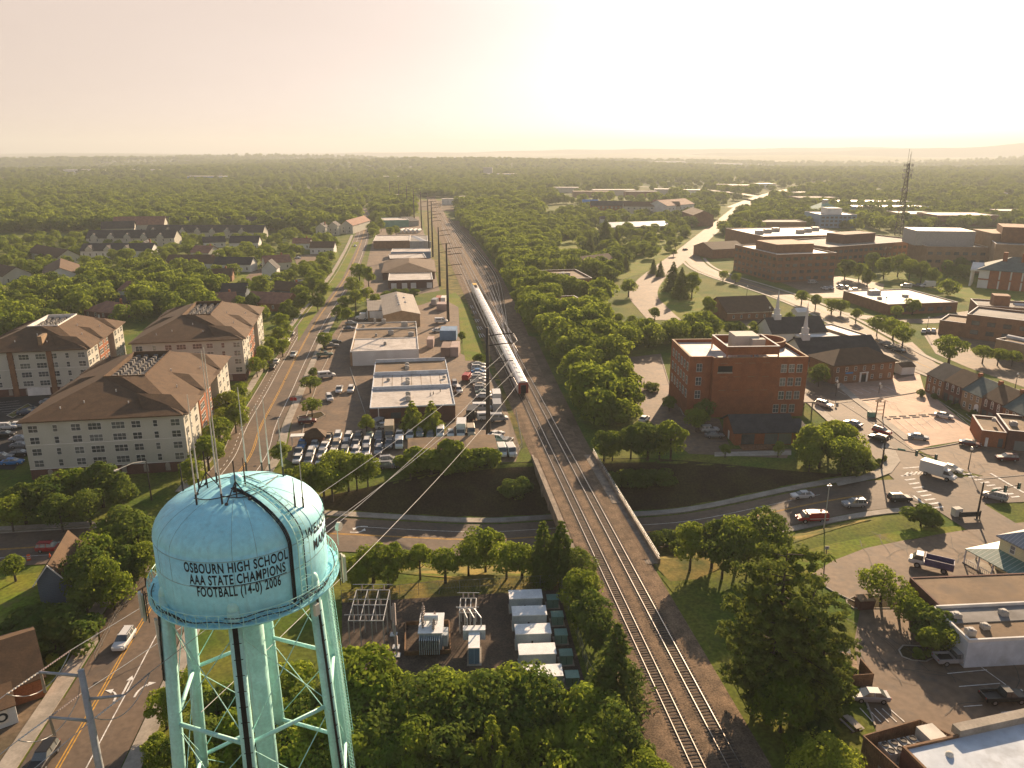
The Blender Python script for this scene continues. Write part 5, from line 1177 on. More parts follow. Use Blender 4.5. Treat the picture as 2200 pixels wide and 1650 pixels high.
# --- beyond the railway trees
b = Bld("clinic", "flat-roofed brick block with a white rim among the trees right of the railway", "clinic", (1183, 601), (1272, 598), (1174, 577), z=7, D=30); b.flat(7.2, "brick_brown", "roof_brown", .8); b.units([(b.W * .45, 14, 3, 2.5, 1.4), (b.W * .6, 15, 2.5, 2, 1.3), (b.W * .52, 18, 2, 2, 1.2)], 6.5)
b = Bld("clinic", "small flat roof half sunk in the trees right of the train", "clinic", (1200, 655), (1262, 652), (1192, 638), z=7, D=18); b.flat(7.2, "brick_brown", "roof_brown", .8); b.units([(b.W * .3, 6, 2, 2, 1.2), (b.W * .6, 7, 2, 1.6, 1.1)], 6.5)
b = Bld("house", "dark brown house behind the flat-roofed brick block", "house", (1265, 588), (1325, 580), (1262, 560), z=0, D=16); b.gable(5, 4, "brick_dark", "shingle_brown", 'x')
b = Bld("warehouse", "long low building with a pale blue roof beyond the cemetery", "warehouse", (1312, 500), (1440, 496), (1312, 482), z=0, D=26); b.gable(4.5, 3.0, "hvac", "roof_metal_pale", 'x', .4)
b = Bld("apartment_building", "white-walled apartment block with an orange-lit roof far right of the railway", "apartment building", (1432, 470), (1490, 464), (1430, 452), z=0, D=25); b.gable(13, 5, "white_wall", "shingle_red", 'x'); [win(W2, b.t, 'f', b.W * (.1 + .13 * k), z) for k in range(7) for z in (2, 5.5, 9)]
b = Bld("apartment_building", "dark apartment block beside the far street, right of the orange-lit one", "apartment building", (1488, 486), (1532, 486), (1488, 480), z=0, D=48); b.gable(10, 4, "brick_brown", "shingle_brown", 'y')
FAR = [(1340, 468, 62, "cream_wall", "shingle_brown", 12, "long cream apartment block far beyond the cemetery"), (1270, 466, 46, "brick_brown", "shingle_dark", 12, "dark-roofed apartment block left of the long cream one"), (1405, 462, 30, "cream_wall", "shingle_red", 12, "cream block with a reddish roof right of the long cream one"),
       (1290, 484, 14, "white_wall", "shingle_dark", 6, "small white house before the far apartment blocks"), (1328, 478, 14, "white_wall", "trim", 5, "small white-roofed house below the long cream block"), (1225, 478, 14, "metal_green", "shingle_green", 5, "small pale green house among the far trees"), (1252, 446, 20, "roof_metal_blue", "blue_tarp", 7, "building with a bright blue roof far right of the railway")]
for px, py, w, wl_, rf, hh, lab in FAR:
    x, y = P(px, py); b = Bld("house" if w < 20 else "apartment_building", lab, "house" if w < 20 else "apartment building", (px, py), (px + w * 1650 / (y + 30), py), (px, py - 4), z=0, D=14 if w > 20 else 10); b.gable(hh, hh * .35, wl_, rf, 'x')
    if w > 20: [win(W2, b.t, 'f', b.W * (.08 + .105 * k), z) for k in range(9) for z in (2, 5.5, 9)]
# offices with blue and white roofs on the far right
b = Bld("office_building", "white office with a square rooftop box and blue-green wall", "office building", (1760, 490), (1838, 490), (1752, 470), z=0, D=40); b.flat(12, "roof_metal_blue", "roof_white", .6); MB().box(b.W * .3, 10, 11.5, b.W * .7, 26, 17).build("plant_room", "white_wall", b.t); [win(WL, b.t, 'f', b.W * (.08 + .12 * k), z) for k in range(8) for z in (2, 5.5, 8.7)]
b = Bld("pavilion", "pavilion with a teal hipped roof and a small lantern", "pavilion", (1760, 466), (1806, 466), (1760, 452), z=0, D=36); b.hip(6, 8, "white_wall", "metal_green", 2); MB().box(b.W * .5 - 2.5, 15, 12, b.W * .5 + 2.5, 20, 17).build("lantern", "hvac", b.t)
for (px, py, w, D_, wl_, rf, hh, lab) in [(1800, 447, 95, 30, "hvac", "roof_metal_blue", 8, "long shed with a pale blue roof far on the right"), (1840, 460, 85, 30, "roof_metal_blue", "roof_metal_blue", 8, "deep blue-walled shed in front of the pale blue-roofed one"), (1715, 440, 55, 40, "brick_brown", "shingle_dark", 9, "dark-roofed hall far behind the white office"),
        (1942, 480, 40, 40, "brick_tan", "roof_white", 9, "white-roofed block behind the radio mast"), (2012, 486, 60, 40, "brick_brown", "roof_white", 10, "broad white-roofed block right of the radio mast"), (1590, 494, 62, 26, "brick_brown", "roof_gray", 7, "low brown block behind the hospital's left end"),
        (2150, 470, 50, 30, "brick_brown", "roof_white", 8, "pale-roofed block at the right edge among trees")]:
    x, y = P(px, py); b = Bld("warehouse", lab, "warehouse", (px, py), (px + w * 1650 / (y + 30), py), (px, py - 4), z=0, D=D_); b.flat(hh, wl_, rf, .5)

for q_ in ([(1165, 640), (1290, 636), (1285, 598), (1170, 600)], [(1185, 690), (1275, 690), (1270, 652), (1190, 655)]): occ_poly([P(*p) for p in q_])
# --- radio mast
x, y = P(1931, 505); mh = topz(x, y, 350); rm = thing("radio_mast", "tall lattice radio mast with many aerials on the right", "radio mast", (x, y, 0)); q = MB(); w0, w1 = 3.6, 1.0
for k in range(3):
    a = 2 * math.pi * k / 3 + .3; q.tube((w0 * math.cos(a), w0 * math.sin(a), 0), (w1 * math.cos(a), w1 * math.sin(a), mh), .28, .2, 6)
n = 18
for j in range(n):
    for k in range(3):
        f = lambda jj, kk: Vector(((w0 + (w1 - w0) * jj / n) * math.cos(2 * math.pi * kk / 3 + .3), (w0 + (w1 - w0) * jj / n) * math.sin(2 * math.pi * kk / 3 + .3), mh * jj / n))
        q.tube(f(j, k), f(j + 1, k + 1), .13, n=4); q.tube(f(j, k + 1), f(j + 1, k), .13, n=4); q.tube(f(j, k), f(j, k + 1), .12, n=4)
q.build("lattice", "dark_steel", rm); R_ = random.Random(5)
for z in (.62, .64, .8, .84, .9, .97):
    for k in range(5):
        a = k * 1.257 + z * 9; q = MB(); q.obox(3.4 * math.cos(a), 3.4 * math.sin(a), mh * z - 1.2, mh * z + 1.2, .5, .6, a); q.tube((0, 0, mh * z), (3.4 * math.cos(a), 3.4 * math.sin(a), mh * z), .12, n=4); q.build("panel_antenna", "hvac", rm)
for k, (a, L) in enumerate(((.5, 9), (2.6, 11), (4.4, 7))): q = MB(); q.tube((1.2 * math.cos(a), 1.2 * math.sin(a), mh), (1.2 * math.cos(a), 1.2 * math.sin(a), mh + L), .12, n=5); q.build("aerial", "dark_steel", rm)

# --- low buildings and the house on the near right
x, y = P(2082, 1225); b = Bld("house", "pale yellow house with a ribbed grey roof and green porch roof at the right edge", "house", (2136, 1223), (2330, 1330), (2104, 1188), z=0, D=9); W, D, t = b.W, b.D, b.t
b.hip(6.2, 3.0, "siding_yellow", "roof_metal_gray", .5)
q = MB(); pw = 3.4
q.slab([(-pw, -pw, 2.75), (W, -pw, 2.75), (W, .05, 3.9), (-.05, .05, 3.9)], .12); q.slab([(-pw, D + 1, 2.75), (-pw, -pw, 2.75), (-.05, .05, 3.9), (-.05, D + 1, 3.9)], .12); pr = q.build("porch_roof", "roof_metal_green", t)
for u in range(8): MB().box(-pw + .1 + u * 2.6, -pw + .1, 0, -pw + .3 + u * 2.6, -pw + .3, 2.7).build("porch_post", "trim", pr)
for v in range(1, 5): MB().box(-pw + .1, -pw + .1 + v * 2.7, 0, -pw + .3, -pw + .3 + v * 2.7, 2.7).build("porch_post", "trim", pr)
MB().box(-pw, -pw, .0, W, -.01, .25).build("porch_floor", "concrete", t); q = MB(); q.box(-pw + .15, -pw + .12, .95, W, -pw + .2, 1.02); [q.box(-pw + .3 + k * .35, -pw + .14, .25, -pw + .36 + k * .35, -pw + .18, .95) for k in range(60)]; q.build("porch_railing", "trim", t)
win(WS, t, 'l', 3, 4.3); win(WS, t, 'f', 2.4, 4.3); win(WS, t, 'f', 7.5, 4.3); win(WS, t, 'f', 2.4, 1.0); MB().box(W * .3, 3.5, 8, W * .3 + .8, 4.3, 10.2).build("chimney", "brick", t)
b = Bld("commercial_building", "long flat building with a stained brown roof below the yellow house", "commercial building", (2020, 1303), (2330, 1290), (1962, 1241), z=4.6); b.flat(4.7, "brick_dark", "roof_brown", .18, cop=False)
b = Bld("commercial_building", "flat building with a grey and blue roof and pale blue wall", "commercial building", (2082, 1377), (2340, 1364), (2020, 1304), z=4.4); W, D = b.W, b.D
MB().box(0, 0, -.3, W, D, 4.1).build("wall", "roof_blue_white", b.t); MB().box(.3, .3, 4.1, W, D * .52, 4.16).build("roof", "roof_brown", b.t); MB().box(.3, D * .52, 4.1, W, D - .3, 4.3).build("roof", "roof_gray", b.t)
q = MB(); q.box(0, 0, 4.1, W, .29, 4.55); q.box(0, .29, 4.1, .29, D, 4.55); q.box(.29, D - .29, 4.1, W, D, 4.75); q.build("parapet", "trim", b.t)
b.units([(1.8, D * .7, 1.3, 1.1, .7), (4.3, D * .36, 1.0, 1.0, .6), (1.2, D * .2, 1.2, 1.0, .9), (9, D * .7, 1, 1, .8)], 4.2)
b = Bld("commercial_building", "low building with a white roof and wooden screened yard in the bottom right corner", "commercial building", (1938, 1607), (2200, 1549), (1925, 1596), z=4.6, D=.5); W, D = b.W + 12, 0
occ_poly([b.world(-5, -20), b.world(W, -20), b.world(W, 6), b.world(-5, 6)])
MB().box(0, -18, -.3, W, 0, 4.5).build("wall", "brick_dark", b.t); MB().box(.3, -17.7, 4.5, W - .3, -.3, 4.56).build("roof", "roof_blue_white", b.t)
q = MB(); q.box(-.02, -18, 4.5, .28, 0, 4.85); q.box(.28, -.29, 4.5, 7.4, 0, 4.85); q.build("parapet", "wood_fence", b.t); MB().box(7.42, -.3, 4.5, W, .9, 5.5).build("parapet", "concrete", b.t)
b.units([(13.2, -5.6, 1.3, 1.3, 1.2), (12.2, -7.4, .9, .9, .5)], 4.56)
MB().ball((4.3, -2.2, 4.65), .42, 8).build("roof_vent", "antenna_white", b.t)
q = MB()
for (xa, ya, xb, yb) in ((-2.6, 3.0, 5.6, 3.6), (-2.6, 3.0, -.9, -16), (5.6, 3.6, 7.3, .4)):
    d = math.hypot(xb - xa, yb - ya); an = math.atan2(yb - ya, xb - xa); n = int(d / .32)
    for k in range(n): q.obox(xa + (xb - xa) * (k + .5) / n, ya + (yb - ya) * (k + .5) / n, .1, 4.2 + .03 * (k % 2), .28, .06 + .02 * (k % 2), an)
    q.obox((xa + xb) / 2, (ya + yb) / 2, 4.15, 4.3, d, .16, an)
q.build("wood_screen", "wood_fence", b.t)
MB().box(-2.4, .05, -.3, 7.2, 2.9, 2.4).build("yard_deck", "concrete", b.t)
for k in range(4):
    x, y = b.world(-.6 + k * 1.25, 1.3); t = thing("air_conditioner", "one of the grey condensers side by side in the wooden screened yard", "air conditioner", (x, y, 2.41), b.ang, "condensers in the wooden screened yard"); MB().box(-.5, -1.0, 0, .5, 1.0, 1.2).build("casing", "hvac", t)
    for yy in (-.5, .5): MB().lathe([(.01, 1.21), (.4, 1.21), (.4, 1.32), (.34, 1.32), (.34, 1.26), (.01, 1.26)], 12, (0, yy, 0)).build("fan", "dark_steel", t)
x, y = b.world(5.4, 1.5); o = MB().box(-1.1, -1.2, 0, 1.1, 1.2, 1.9).build("cold_store", "antenna_white", None, (x, y, 2.41), b.ang); tag(o, "pale flat-topped box inside the wooden screened yard", "cold store")

# --- houses on the near left
b = Bld("house", "brown-roofed house cut off by the left edge near the grey pole", "house", (-14, 1536), (98, 1496), (-70, 1440), z=0, D=13); b.gable(3.2, 3.0, "brick", "shingle_brown", 'x', .5); W, D = b.W, b.D
MB().box(-1, -3.6, -.3, W * .42, -.02, 2.8).build("front_wing", "white_wall", b.t); q = MB(); q.slab([(-1.3, -4, 2.9), (W * .44, -4, 2.9), (W * .44, .5, 3.6), (-1.3, .5, 3.6)], .14); q.build("wing_roof", "shingle_brown", b.t)
q = MB(); q.box(W * .05, -3.66, .7, W * .26, -3.603, 2.5); q.build("sign_board", "antenna_white", b.t); q = MB(); q.tube((W * .155, -3.7, 1.6), (W * .155, -3.665, 1.6), .62, n=20); q.build("round_emblem", "ink", b.t); q = MB(); q.tube((W * .155, -3.74, 1.6), (W * .155, -3.702, 1.6), .34, n=16); q.build("emblem_centre", "antenna_white", b.t)
for v in (.25, .5, .75): win(W2, b.t, 'r', v * D, 1.1, W)
b = Bld("house", "dark blue gabled house between the lawn and the trees left of the tower", "house", (90, 1305), (150, 1297), (140, 1190), z=0, D=11); b.gable(4.6, 2.6, "siding_blue", "shingle_brown", 'y', .5); 
q = MB(); W = b.W; k = 2.6 / (W / 2)
q.slab([(-.5, -.55, 4.6 - .5 * k + .2), (W / 2, -.55, 7.4), (W / 2, -.4, 7.4), (-.5, -.4, 4.6 - .5 * k + .2)], .25); q.slab([(W / 2, -.55, 7.4), (W + .5, -.55, 4.6 - .5 * k + .2), (W + .5, -.4, 4.6 - .5 * k + .2), (W / 2, -.4, 7.4)], .25); q.build("bargeboard", "trim", b.t)

# --- neighbourhood houses in the middle left
HS = [  # px, py of the front wall's middle; width, depth, eaves, ridge; turn; wall, roof; label
 (134, 612, 17, 42, 5, 4, .5, "white_wall", "shingle_brown", "white-gabled end of a long brown-roofed terrace among the left trees"),
 (40, 608, 14, 60, 4.5, 4, .95, "cream_wall", "shingle_brown", "brown-roofed terrace nearest the left edge"), (150, 566, 13, 46, 4.5, 4, .9, "cream_wall", "shingle_brown", "brown-roofed terrace behind the white-gabled one"),
 (282, 530, 64, 14, 6.5, 5, .03, "cream_wall", "shingle_dark", "cream townhouse row with a dark roof in the left middle distance"), (300, 506, 40, 14, 9, 6, .15, "cream_wall", "shingle_red", "pinkish sunlit townhouse row behind the cream one"), (256, 512, 24, 12, 8, 5, .3, "cream_wall", "shingle_dark", "dark-roofed townhouse left of the pinkish row"),
 (250, 553, 46, 14, 4.5, 4, .05, "white_wall", "shingle_dark", "low dark-roofed row with white gables below the cream townhouses"), (312, 548, 9, 12, 5, 4, .2, "white_wall", "shingle_dark", "small white-gabled house right of the low dark-roofed row"),
 (460, 492, 150, 13, 5.5, 5, -.03, "cream_wall", "shingle_dark", "longest dark-roofed townhouse row across the left middle"), (440, 512, 95, 13, 5.0, 5, -.02, "cream_wall", "shingle_dark", "dark-roofed townhouse row in front of the longest one"), (575, 494, 70, 13, 5.5, 5, -.05, "cream_wall", "shingle_dark", "dark-roofed townhouse row nearer the left road"),
 (430, 557, 13, 13, 4.5, 3.6, -.2, "cream_wall", "shingle_red", "red-brown roofed house in the middle of the left neighbourhood"), (462, 532, 15, 11, 4, 3.5, .4, "white_wall", "shingle_dark", "dark-roofed house with a white gable behind the red-brown roofed one"), (525, 536, 20, 12, 5, 4, .1, "white_wall", "shingle_dark", "white-gabled house below the long townhouse row"),
 (405, 573, 26, 11, 3.6, 3, 0, "brick_brown", "shingle_brown", "long low brown house with a small white porch in the left neighbourhood"), (465, 580, 34, 10, 4, 3, -.04, "white_wall", "shingle_brown", "long white house with a brown roof in the left neighbourhood"), (500, 584, 22, 10, 4.5, 3.5, -.08, "white_wall", "shingle_dark", "white house at the end of the long white one"),
 (600, 580, 15, 12, 4.5, 3.6, .5, "cream_wall", "shingle_red", "sunlit cream house near the side lane by the left road"), (580, 600, 8, 9, 6, 4, .1, "white_wall", "shingle_dark", "narrow white house with a steep dark roof"), (648, 536, 12, 11, 4.5, 3, .1, "white_wall", "shingle_red", "small white house with a reddish roof near the left road"), (692, 546, 16, 12, 4.5, 3.4, .05, "white_wall", "shingle_brown", "white house with a wide gable beside the left road"),
 (470, 606, 14, 9, 3.6, 3, .2, "brick_brown", "shingle_brown", "brown house by the small lawn in the left neighbourhood"), (503, 648, 11, 10, 4.5, 3.4, .1, "siding_blue", "shingle_dark", "blue house behind the middle apartment block"), (605, 640, 15, 11, 4, 3, -.5, "siding_blue", "shingle_brown", "blue house with a brown roof by the left road"), (570, 668, 20, 13, 3.6, 3.6, -.25, "brick_brown", "shingle_red", "reddish-roofed house right behind the middle apartment block"), (482, 668, 10, 10, 4, 3.4, .3, "cream_wall", "shingle_red", "small reddish roof peeping over the middle apartment block"),
 (277, 650, 13, 12, 5.5, 3.2, -.45, "white_wall", "shingle_red", "white house with a reddish roof above the left apartment block"), (215, 686, 17, 13, 3.2, 3.4, -.35, "brick_dark", "shingle_red", "reddish hip-roofed house just above the left apartment block"), (262, 664, 13, 9, 3, 2.4, .0, "brick_dark", "shingle_dark", "dark garage between the white and the reddish house"),
 (690, 510, 8, 11, 8, 3, .0, "cream_wall", "shingle_dark", "white-gabled tall house left of the road's far bend"), (716, 506, 8, 11, 8, 3, .0, "cream_wall", "shingle_dark", "second white-gabled tall house left of the road's far bend"), (745, 502, 11, 50, 7, 4, -.12, "cream_wall", "shingle_red", "pink-walled row beside the left road's far bend"),
 (585, 474, 12, 10, 6, 4, 0, "white_wall", "shingle_dark", "pale house at the wood's edge beyond the townhouse rows"), (632, 456, 14, 10, 6, 4, .2, "white_wall", "shingle_dark", "pale house in the far trees left of the road"), (680, 456, 14, 10, 6, 4, .3, "white_wall", "trim", "white-roofed house in the far trees left of the road")]
for i, (px, py, w, d, e_, rg, an, wl_, rf, lab) in enumerate(HS):
    x, y = P(px, py); t = thing("house" if w < 40 and d < 40 else "townhouse_row", lab, "house" if w < 40 and d < 40 else "townhouse row", (x - w / 2 * math.cos(an), y - w / 2 * math.sin(an), 0), an)
    Bd = Bld.__new__(Bld); Bd.W = w; Bd.D = d; Bd.t = t; Bd.o = Vector((x - w / 2 * math.cos(an), y - w / 2 * math.sin(an), 0)); Bd.ang = an
    m = 2; fr = 3 if w > 40 else 11; occ_poly([Bd.world(-m, -m - fr), Bd.world(w + m, -m - fr), Bd.world(w + m, d + m), Bd.world(-m, d + m)])
    if "hip" in lab: Bd.hip(e_, rg, wl_, rf)
    else: Bd.gable(e_, rg, wl_, rf, 'y' if (w < d or w < 10) else 'x', .5)
    n = min(12, max(2, int(w / 4)))
    for z in ([1.2, 4.0] if e_ > 6 else [1.2]):
        for k in range(n): win(W1, t, 'f', w * (k + .5) / n, z)
    if max(w, d) > 40 and w > d:                 # gabled bays along the townhouse rows
        for k in range(int(w / 12)):
            u = 6 + k * 12; q = MB(); q.loft([[(u - 2.4, yy, e_ - .5), (u + 2.4, yy, e_ - .5), (u + 2.4, yy, e_ + .8), (u, yy, e_ + 3.2), (u - 2.4, yy, e_ + .8)] for yy in (-.8, d * .4)]); q.build("gabled_bay", "cream_wall", t)
            q = MB(); q.slab([(u - 2.7, -1, e_ + .7), (u, -1, e_ + 3.4), (u, d * .4, e_ + 3.4), (u - 2.7, d * .4, e_ + .7)], .1); q.slab([(u, -1, e_ + 3.4), (u + 2.7, -1, e_ + .7), (u + 2.7, d * .4, e_ + .7), (u, d * .4, e_ + 3.4)], .1); q.build("bay_roof", rf, t)
    elif w < 30: MB().box(w * .45, -.08, 0, w * .45 + 1, -.003, 2.1).build("door", "trim", t); 
    if w < 20 and d < 20 and i % 2: MB().box(w * .72, d * .6, e_, w * .72 + .8, d * .6 + .8, e_ + rg + 1).build("chimney", "brick", t)

# --- far-off buildings scattered to the horizon
R_ = random.Random(11); FB = []
for px, py, w, d, h, wl_, rf in [(1048, 379, 40, 40, 22, "hvac", "roof_gray"), (1075, 382, 150, 60, 9, "roof_metal_blue", "roof_white"), (175, 371, 170, 70, 8, "trim", "roof_white"), (300, 371, 150, 70, 8, "cream_wall", "roof_white"), (440, 389, 140, 60, 10, "roof_metal_blue", "roof_white"), (365, 365, 120, 60, 10, "trim", "roof_white"),
      (1215, 414, 70, 40, 8, "cream_wall", "roof_white"), (1270, 424, 90, 40, 8, "brick_tan", "roof_brown"), (1320, 420, 110, 45, 8, "cream_wall", "roof_white"), (1380, 424, 80, 40, 8, "brick_brown", "roof_gray"), (1430, 418, 60, 40, 8, "cream_wall", "roof_white"), (1480, 420, 70, 40, 8, "trim", "roof_white"), (1560, 408, 60, 40, 9, "brick_brown", "roof_gray"), (1600, 410, 80, 40, 9, "brick_tan", "roof_white"), (1680, 428, 50, 30, 7, "trim", "roof_white"), (1720, 424, 40, 30, 7, "trim", "roof_white"),
      (1650, 405, 30, 30, 8, "trim", "roof_white"), (970, 440, 40, 20, 7, "trim", "roof_white"), (1010, 434, 50, 20, 7, "roof_metal_blue", "roof_white"), (850, 430, 60, 30, 7, "trim", "roof_white"), (1440, 352, 260, 120, 12, "trim", "roof_white"), (1570, 356, 200, 100, 12, "trim", "roof_white"), (1680, 351, 260, 120, 12, "cream_wall", "roof_white"), (540, 358, 200, 80, 10, "cream_wall", "roof_white"), (840, 388, 80, 50, 9, "cream_wall", "roof_white"), (2140, 425, 30, 20, 7, "white_wall", "shingle_dark"), (2090, 410, 22, 14, 6, "roof_metal_blue", "shingle_dark"), (1870, 405, 20, 14, 6, "white_wall", "shingle_dark"), (1950, 412, 22, 14, 6, "white_wall", "shingle_dark"), (2010, 418, 22, 14, 6, "cream_wall", "shingle_dark"), (120, 408, 22, 14, 6, "white_wall", "shingle_dark"), (340, 402, 22, 14, 6, "white_wall", "roof_white"), (162, 436, 20, 14, 6, "white_wall", "shingle_dark")]:
    x, y, z = G(px, py); big = h > 30
    if not big and w > 35: w *= .6; d *= .5
    t = thing("warehouse" if w > 40 else "house", "tall pale mill tower on the hazy horizon" if big else ("pale flat-roofed warehouse in the hazy distance" if w > 35 else "small pale house among the hazy far trees"), "mill" if big else ("warehouse" if w > 35 else "house"), (x - w / 2, y, z), R_.uniform(-.15, .15), None if big else ("far warehouses" if w > 35 else "far houses"))
    FB.append((x, y, max(w, d) * .7 + 8)); occ_disc(x, y + d / 2, max(w, d) * .6)
    MB().box(0, 0, -12, w, d, h).build("wall", wl_, t); MB().box(-.3, -.3, h + .002, w + .3, d + .3, h + .6).build("roof", rf, t)
    if big: MB().box(w * .2, 5, h + .6, w * .9, d - 5, h + 9).build("rooftop_box", "roof_gray", t)
# ------------------------------------------------------------------ vehicles
def lowbody(q, secs, m=0):
    rings = []
    for x, zb_, zt_, hw in secs:
        zm = zb_ + (zt_ - zb_) * .55
        rings.append([(x, -hw * .9, zb_), (x, hw * .9, zb_), (x, hw, zm), (x, hw * .97, zt_ - .08), (x, hw * .86, zt_), (x, -hw * .86, zt_), (x, -hw * .97, zt_ - .08), (x, -hw, zm)])
    q.loft(rings, m)
def frustum(q, x0, x1, X0, X1, hw, Hw, z0, z1, m=0):
    return q.add([(x0, -hw, z0), (x1, -hw, z0), (x1, hw, z0), (x0, hw, z0), (X0, -Hw, z1), (X1, -Hw, z1), (X1, Hw, z1), (X0, Hw, z1)],
                 [(3, 2, 1, 0), (4, 5, 6, 7), (0, 1, 5, 4), (1, 2, 6, 5), (2, 3, 7, 6), (3, 0, 4, 7)], m)
q = MB(); q.tube((0, -.11, 0), (0, .11, 0), .34, .34, 16); q.tube((0, -.12, 0), (0, .12, 0), .2, .2, 10, 1); wheel_me = q.build("wheel", ["tyre", "rim"], me=True)
def make_vehicle(name, kind):
    t = thing(name, "", "car"); q = MB(); g = MB(); L = 2.35; wb = 1.4; hw = .9; wz = .34; ws = 1.0
    if kind == 'sedan':
        lowbody(q, [(-2.35, .35, .78, .72), (-2.28, .28, .9, .84), (-1.6, .22, .95, .9), (0, .2, .95, .91), (1.2, .22, .92, .9), (2.1, .25, .8, .86), (2.35, .32, .68, .72)])
        frustum(g, -1.85, 1.2, -1.05, .35, .80, .60, .94, 1.40); q.box(-1.08, -.6, 1.395, .38, .6, 1.45); frustum(q, -.38, -.22, -.38, -.22, .82, .62, .94, 1.41)
    elif kind == 'suv':
        lowbody(q, [(-2.3, .4, 1.0, .8), (-2.25, .35, 1.08, .9), (-1.2, .28, 1.08, .95), (1.0, .28, 1.06, .95), (2.0, .3, .98, .92), (2.3, .4, .8, .8)])
        frustum(g, -2.2, 1.05, -1.95, .3, .86, .68, 1.06, 1.62); q.box(-2.0, -.68, 1.615, .33, .68, 1.70)
        for x in (-1.5, -.45): frustum(q, x, x + .12, x, x + .12, .875, .69, 1.06, 1.63)
        for s in (-.6, .6): q.box(-1.8, s - .03, 1.7, .1, s + .03, 1.76, 1)
    elif kind == 'pickup':
        L = 2.85; wb = 1.75; hw = .98; wz = .40; ws = 1.18
        lowbody(q, [(.1, .42, 1.08, .96), (1.2, .4, 1.1, .98), (2.5, .42, 1.02, .96), (2.85, .5, .86, .86)])
        q.box(-2.85, -.96, .5, .1, .96, .72); q.box(-2.85, -.97, .722, -.0, -.85, 1.12); q.box(-2.85, .85, .722, 0, .97, 1.12); q.box(-2.86, -.849, .721, -2.74, .849, 1.11)
        frustum(g, -.35, 1.35, -.2, .62, .88, .72, 1.08, 1.72); q.box(-.25, -.72, 1.715, .65, .72, 1.80); q.box(-.4, -.9, .5, .15, .9, 1.09); frustum(q, .3, .42, .3, .42, .9, .73, 1.08, 1.73)
        q.box(-2.7, -.84, .725, -.42, .84, .74, 1)
    elif kind == 'van':
        L = 2.7; wb = 1.6; hw = .98
        lowbody(q, [(-2.7, .4, 2.0, .94), (-2.6, .35, 2.15, .98), (.6, .35, 2.15, .98), (.95, .35, 2.1, .97), (1.75, .35, 1.28, .95), (2.5, .38, 1.08, .92), (2.7, .45, .85, .82)])
        g.add([(1.0, -.8, 2.07), (1.76, -.84, 1.30), (1.76, .84, 1.30), (1.0, .8, 2.07)], [(0, 1, 2, 3)]); g.v = [(x + .025, y, z + .025) for x, y, z in g.v]
        for s in (-1, 1): g.box(.35, s * .985 - .012, 1.25, 1.2, s * .985 + .012, 1.85); g.box(-2.2, s * .985 - .012, 1.35, -.1, s * .985 + .012, 1.85)
        g.box(-2.72, -.7, 1.35, -2.69, .7, 1.9)
    elif kind == 'boxtruck':
        L = 3.6; wb = 2.2; hw = 1.1; wz = .45; ws = 1.32
        q.box(-3.6, -1.15, .85, 1.25, 1.15, 3.25); q.box(-3.5, -.9, .55, 1.6, .9, .848)
        lowbody(q, [(1.35, .5, 1.35, 1.0), (2.2, .48, 1.35, 1.0), (3.3, .5, 1.2, .98), (3.6, .6, 1.0, .9)]); frustum(g, 1.3, 2.75, 1.35, 2.1, .95, .85, 1.34, 2.1); q.box(1.3, -.87, 2.095, 2.15, .87, 2.2)
    elif kind == 'dump':
        L = 3.4; wb = 2.0; hw = 1.1; wz = .48; ws = 1.4
        lowbody(q, [(1.2, .6, 1.5, 1.0), (2.2, .55, 1.5, 1.0), (3.2, .6, 1.4, .98), (3.4, .7, 1.1, .9)]); frustum(g, 1.25, 2.9, 1.3, 2.3, .98, .9, 1.48, 2.25); q.box(1.25, -.92, 2.24, 2.35, .92, 2.36)
        q.box(-3.4, -.8, .6, 1.2, .8, .9)
        q.box(-3.4, -1.15, .902, 1.0, 1.15, 1.1, 2); q.box(-3.4, -1.15, 1.101, 1.0, -1.05, 2.1, 2); q.box(-3.4, 1.05, 1.101, 1.0, 1.15, 2.1, 2); q.box(.9, -1.049, 1.101, 1.0, 1.049, 2.35, 2); q.box(-3.4, -1.049, 1.101, -3.3, 1.049, 2.0, 2); q.box(-3.3, -1.04, 1.102, .89, 1.04, 1.15, 1)
    elif kind == 'fire':
        L = 3.0; wb = 1.7; hw = 1.05; wz = .45; ws = 1.25
        q.box(-3.0, -1.05, .6, .9, 1.05, 2.05); q.box(-2.8, -.8, 2.06, .6, .8, 2.2); lowbody(q, [(.95, .5, 1.3, 1.0), (2.0, .5, 1.3, 1.0), (2.8, .55, 1.15, .95), (3.0, .65, .95, .85)])
        frustum(g, .9, 2.1, 1.0, 1.6, .92, .8, 1.29, 1.95); q.box(.95, -.82, 1.945, 1.65, .82, 2.05); q.box(-2.9, -1.07, .95, .85, -1.051, 1.07, 3); q.box(-2.9, 1.051, .95, .85, 1.07, 1.07, 3); q.box(1.05, -.6, 2.06, 1.4, .6, 2.2, 1)
    body = q.build("body", ["car_paint", "black", M("dump_bed"), "trim"], t); g.build("windows", "glass", t)
    for x in (-wb, wb):
        for s in (-1, 1): o = link("wheel", wheel_me, t, (x, s * (hw - .1), wz)); o.scale = (ws, 1 + .2 * (ws > 1.1), ws)
    fz = {'sedan': .66, 'suv': .86, 'pickup': .9, 'van': .82, 'boxtruck': 1.0, 'dump': 1.1, 'fire': .95}[kind]; rz_ = {'sedan': .8, 'suv': .98, 'pickup': .95, 'van': 1.2, 'boxtruck': .75, 'dump': .8, 'fire': .85}[kind]
    for s in (-1, 1):
        MB().box(L - .12, s * .62 - .16, fz - .08, L + .005, s * .62 + .16, fz + .07).build("headlight", "lamp_lens", t); MB().box(-L - .015, s * .7 - .1, rz_ - .1, -L + .08, s * .7 + .1, rz_ + .1).build("tail_light", "lamp_red", t)
    KIDS[t.name] = list(t.children); return t
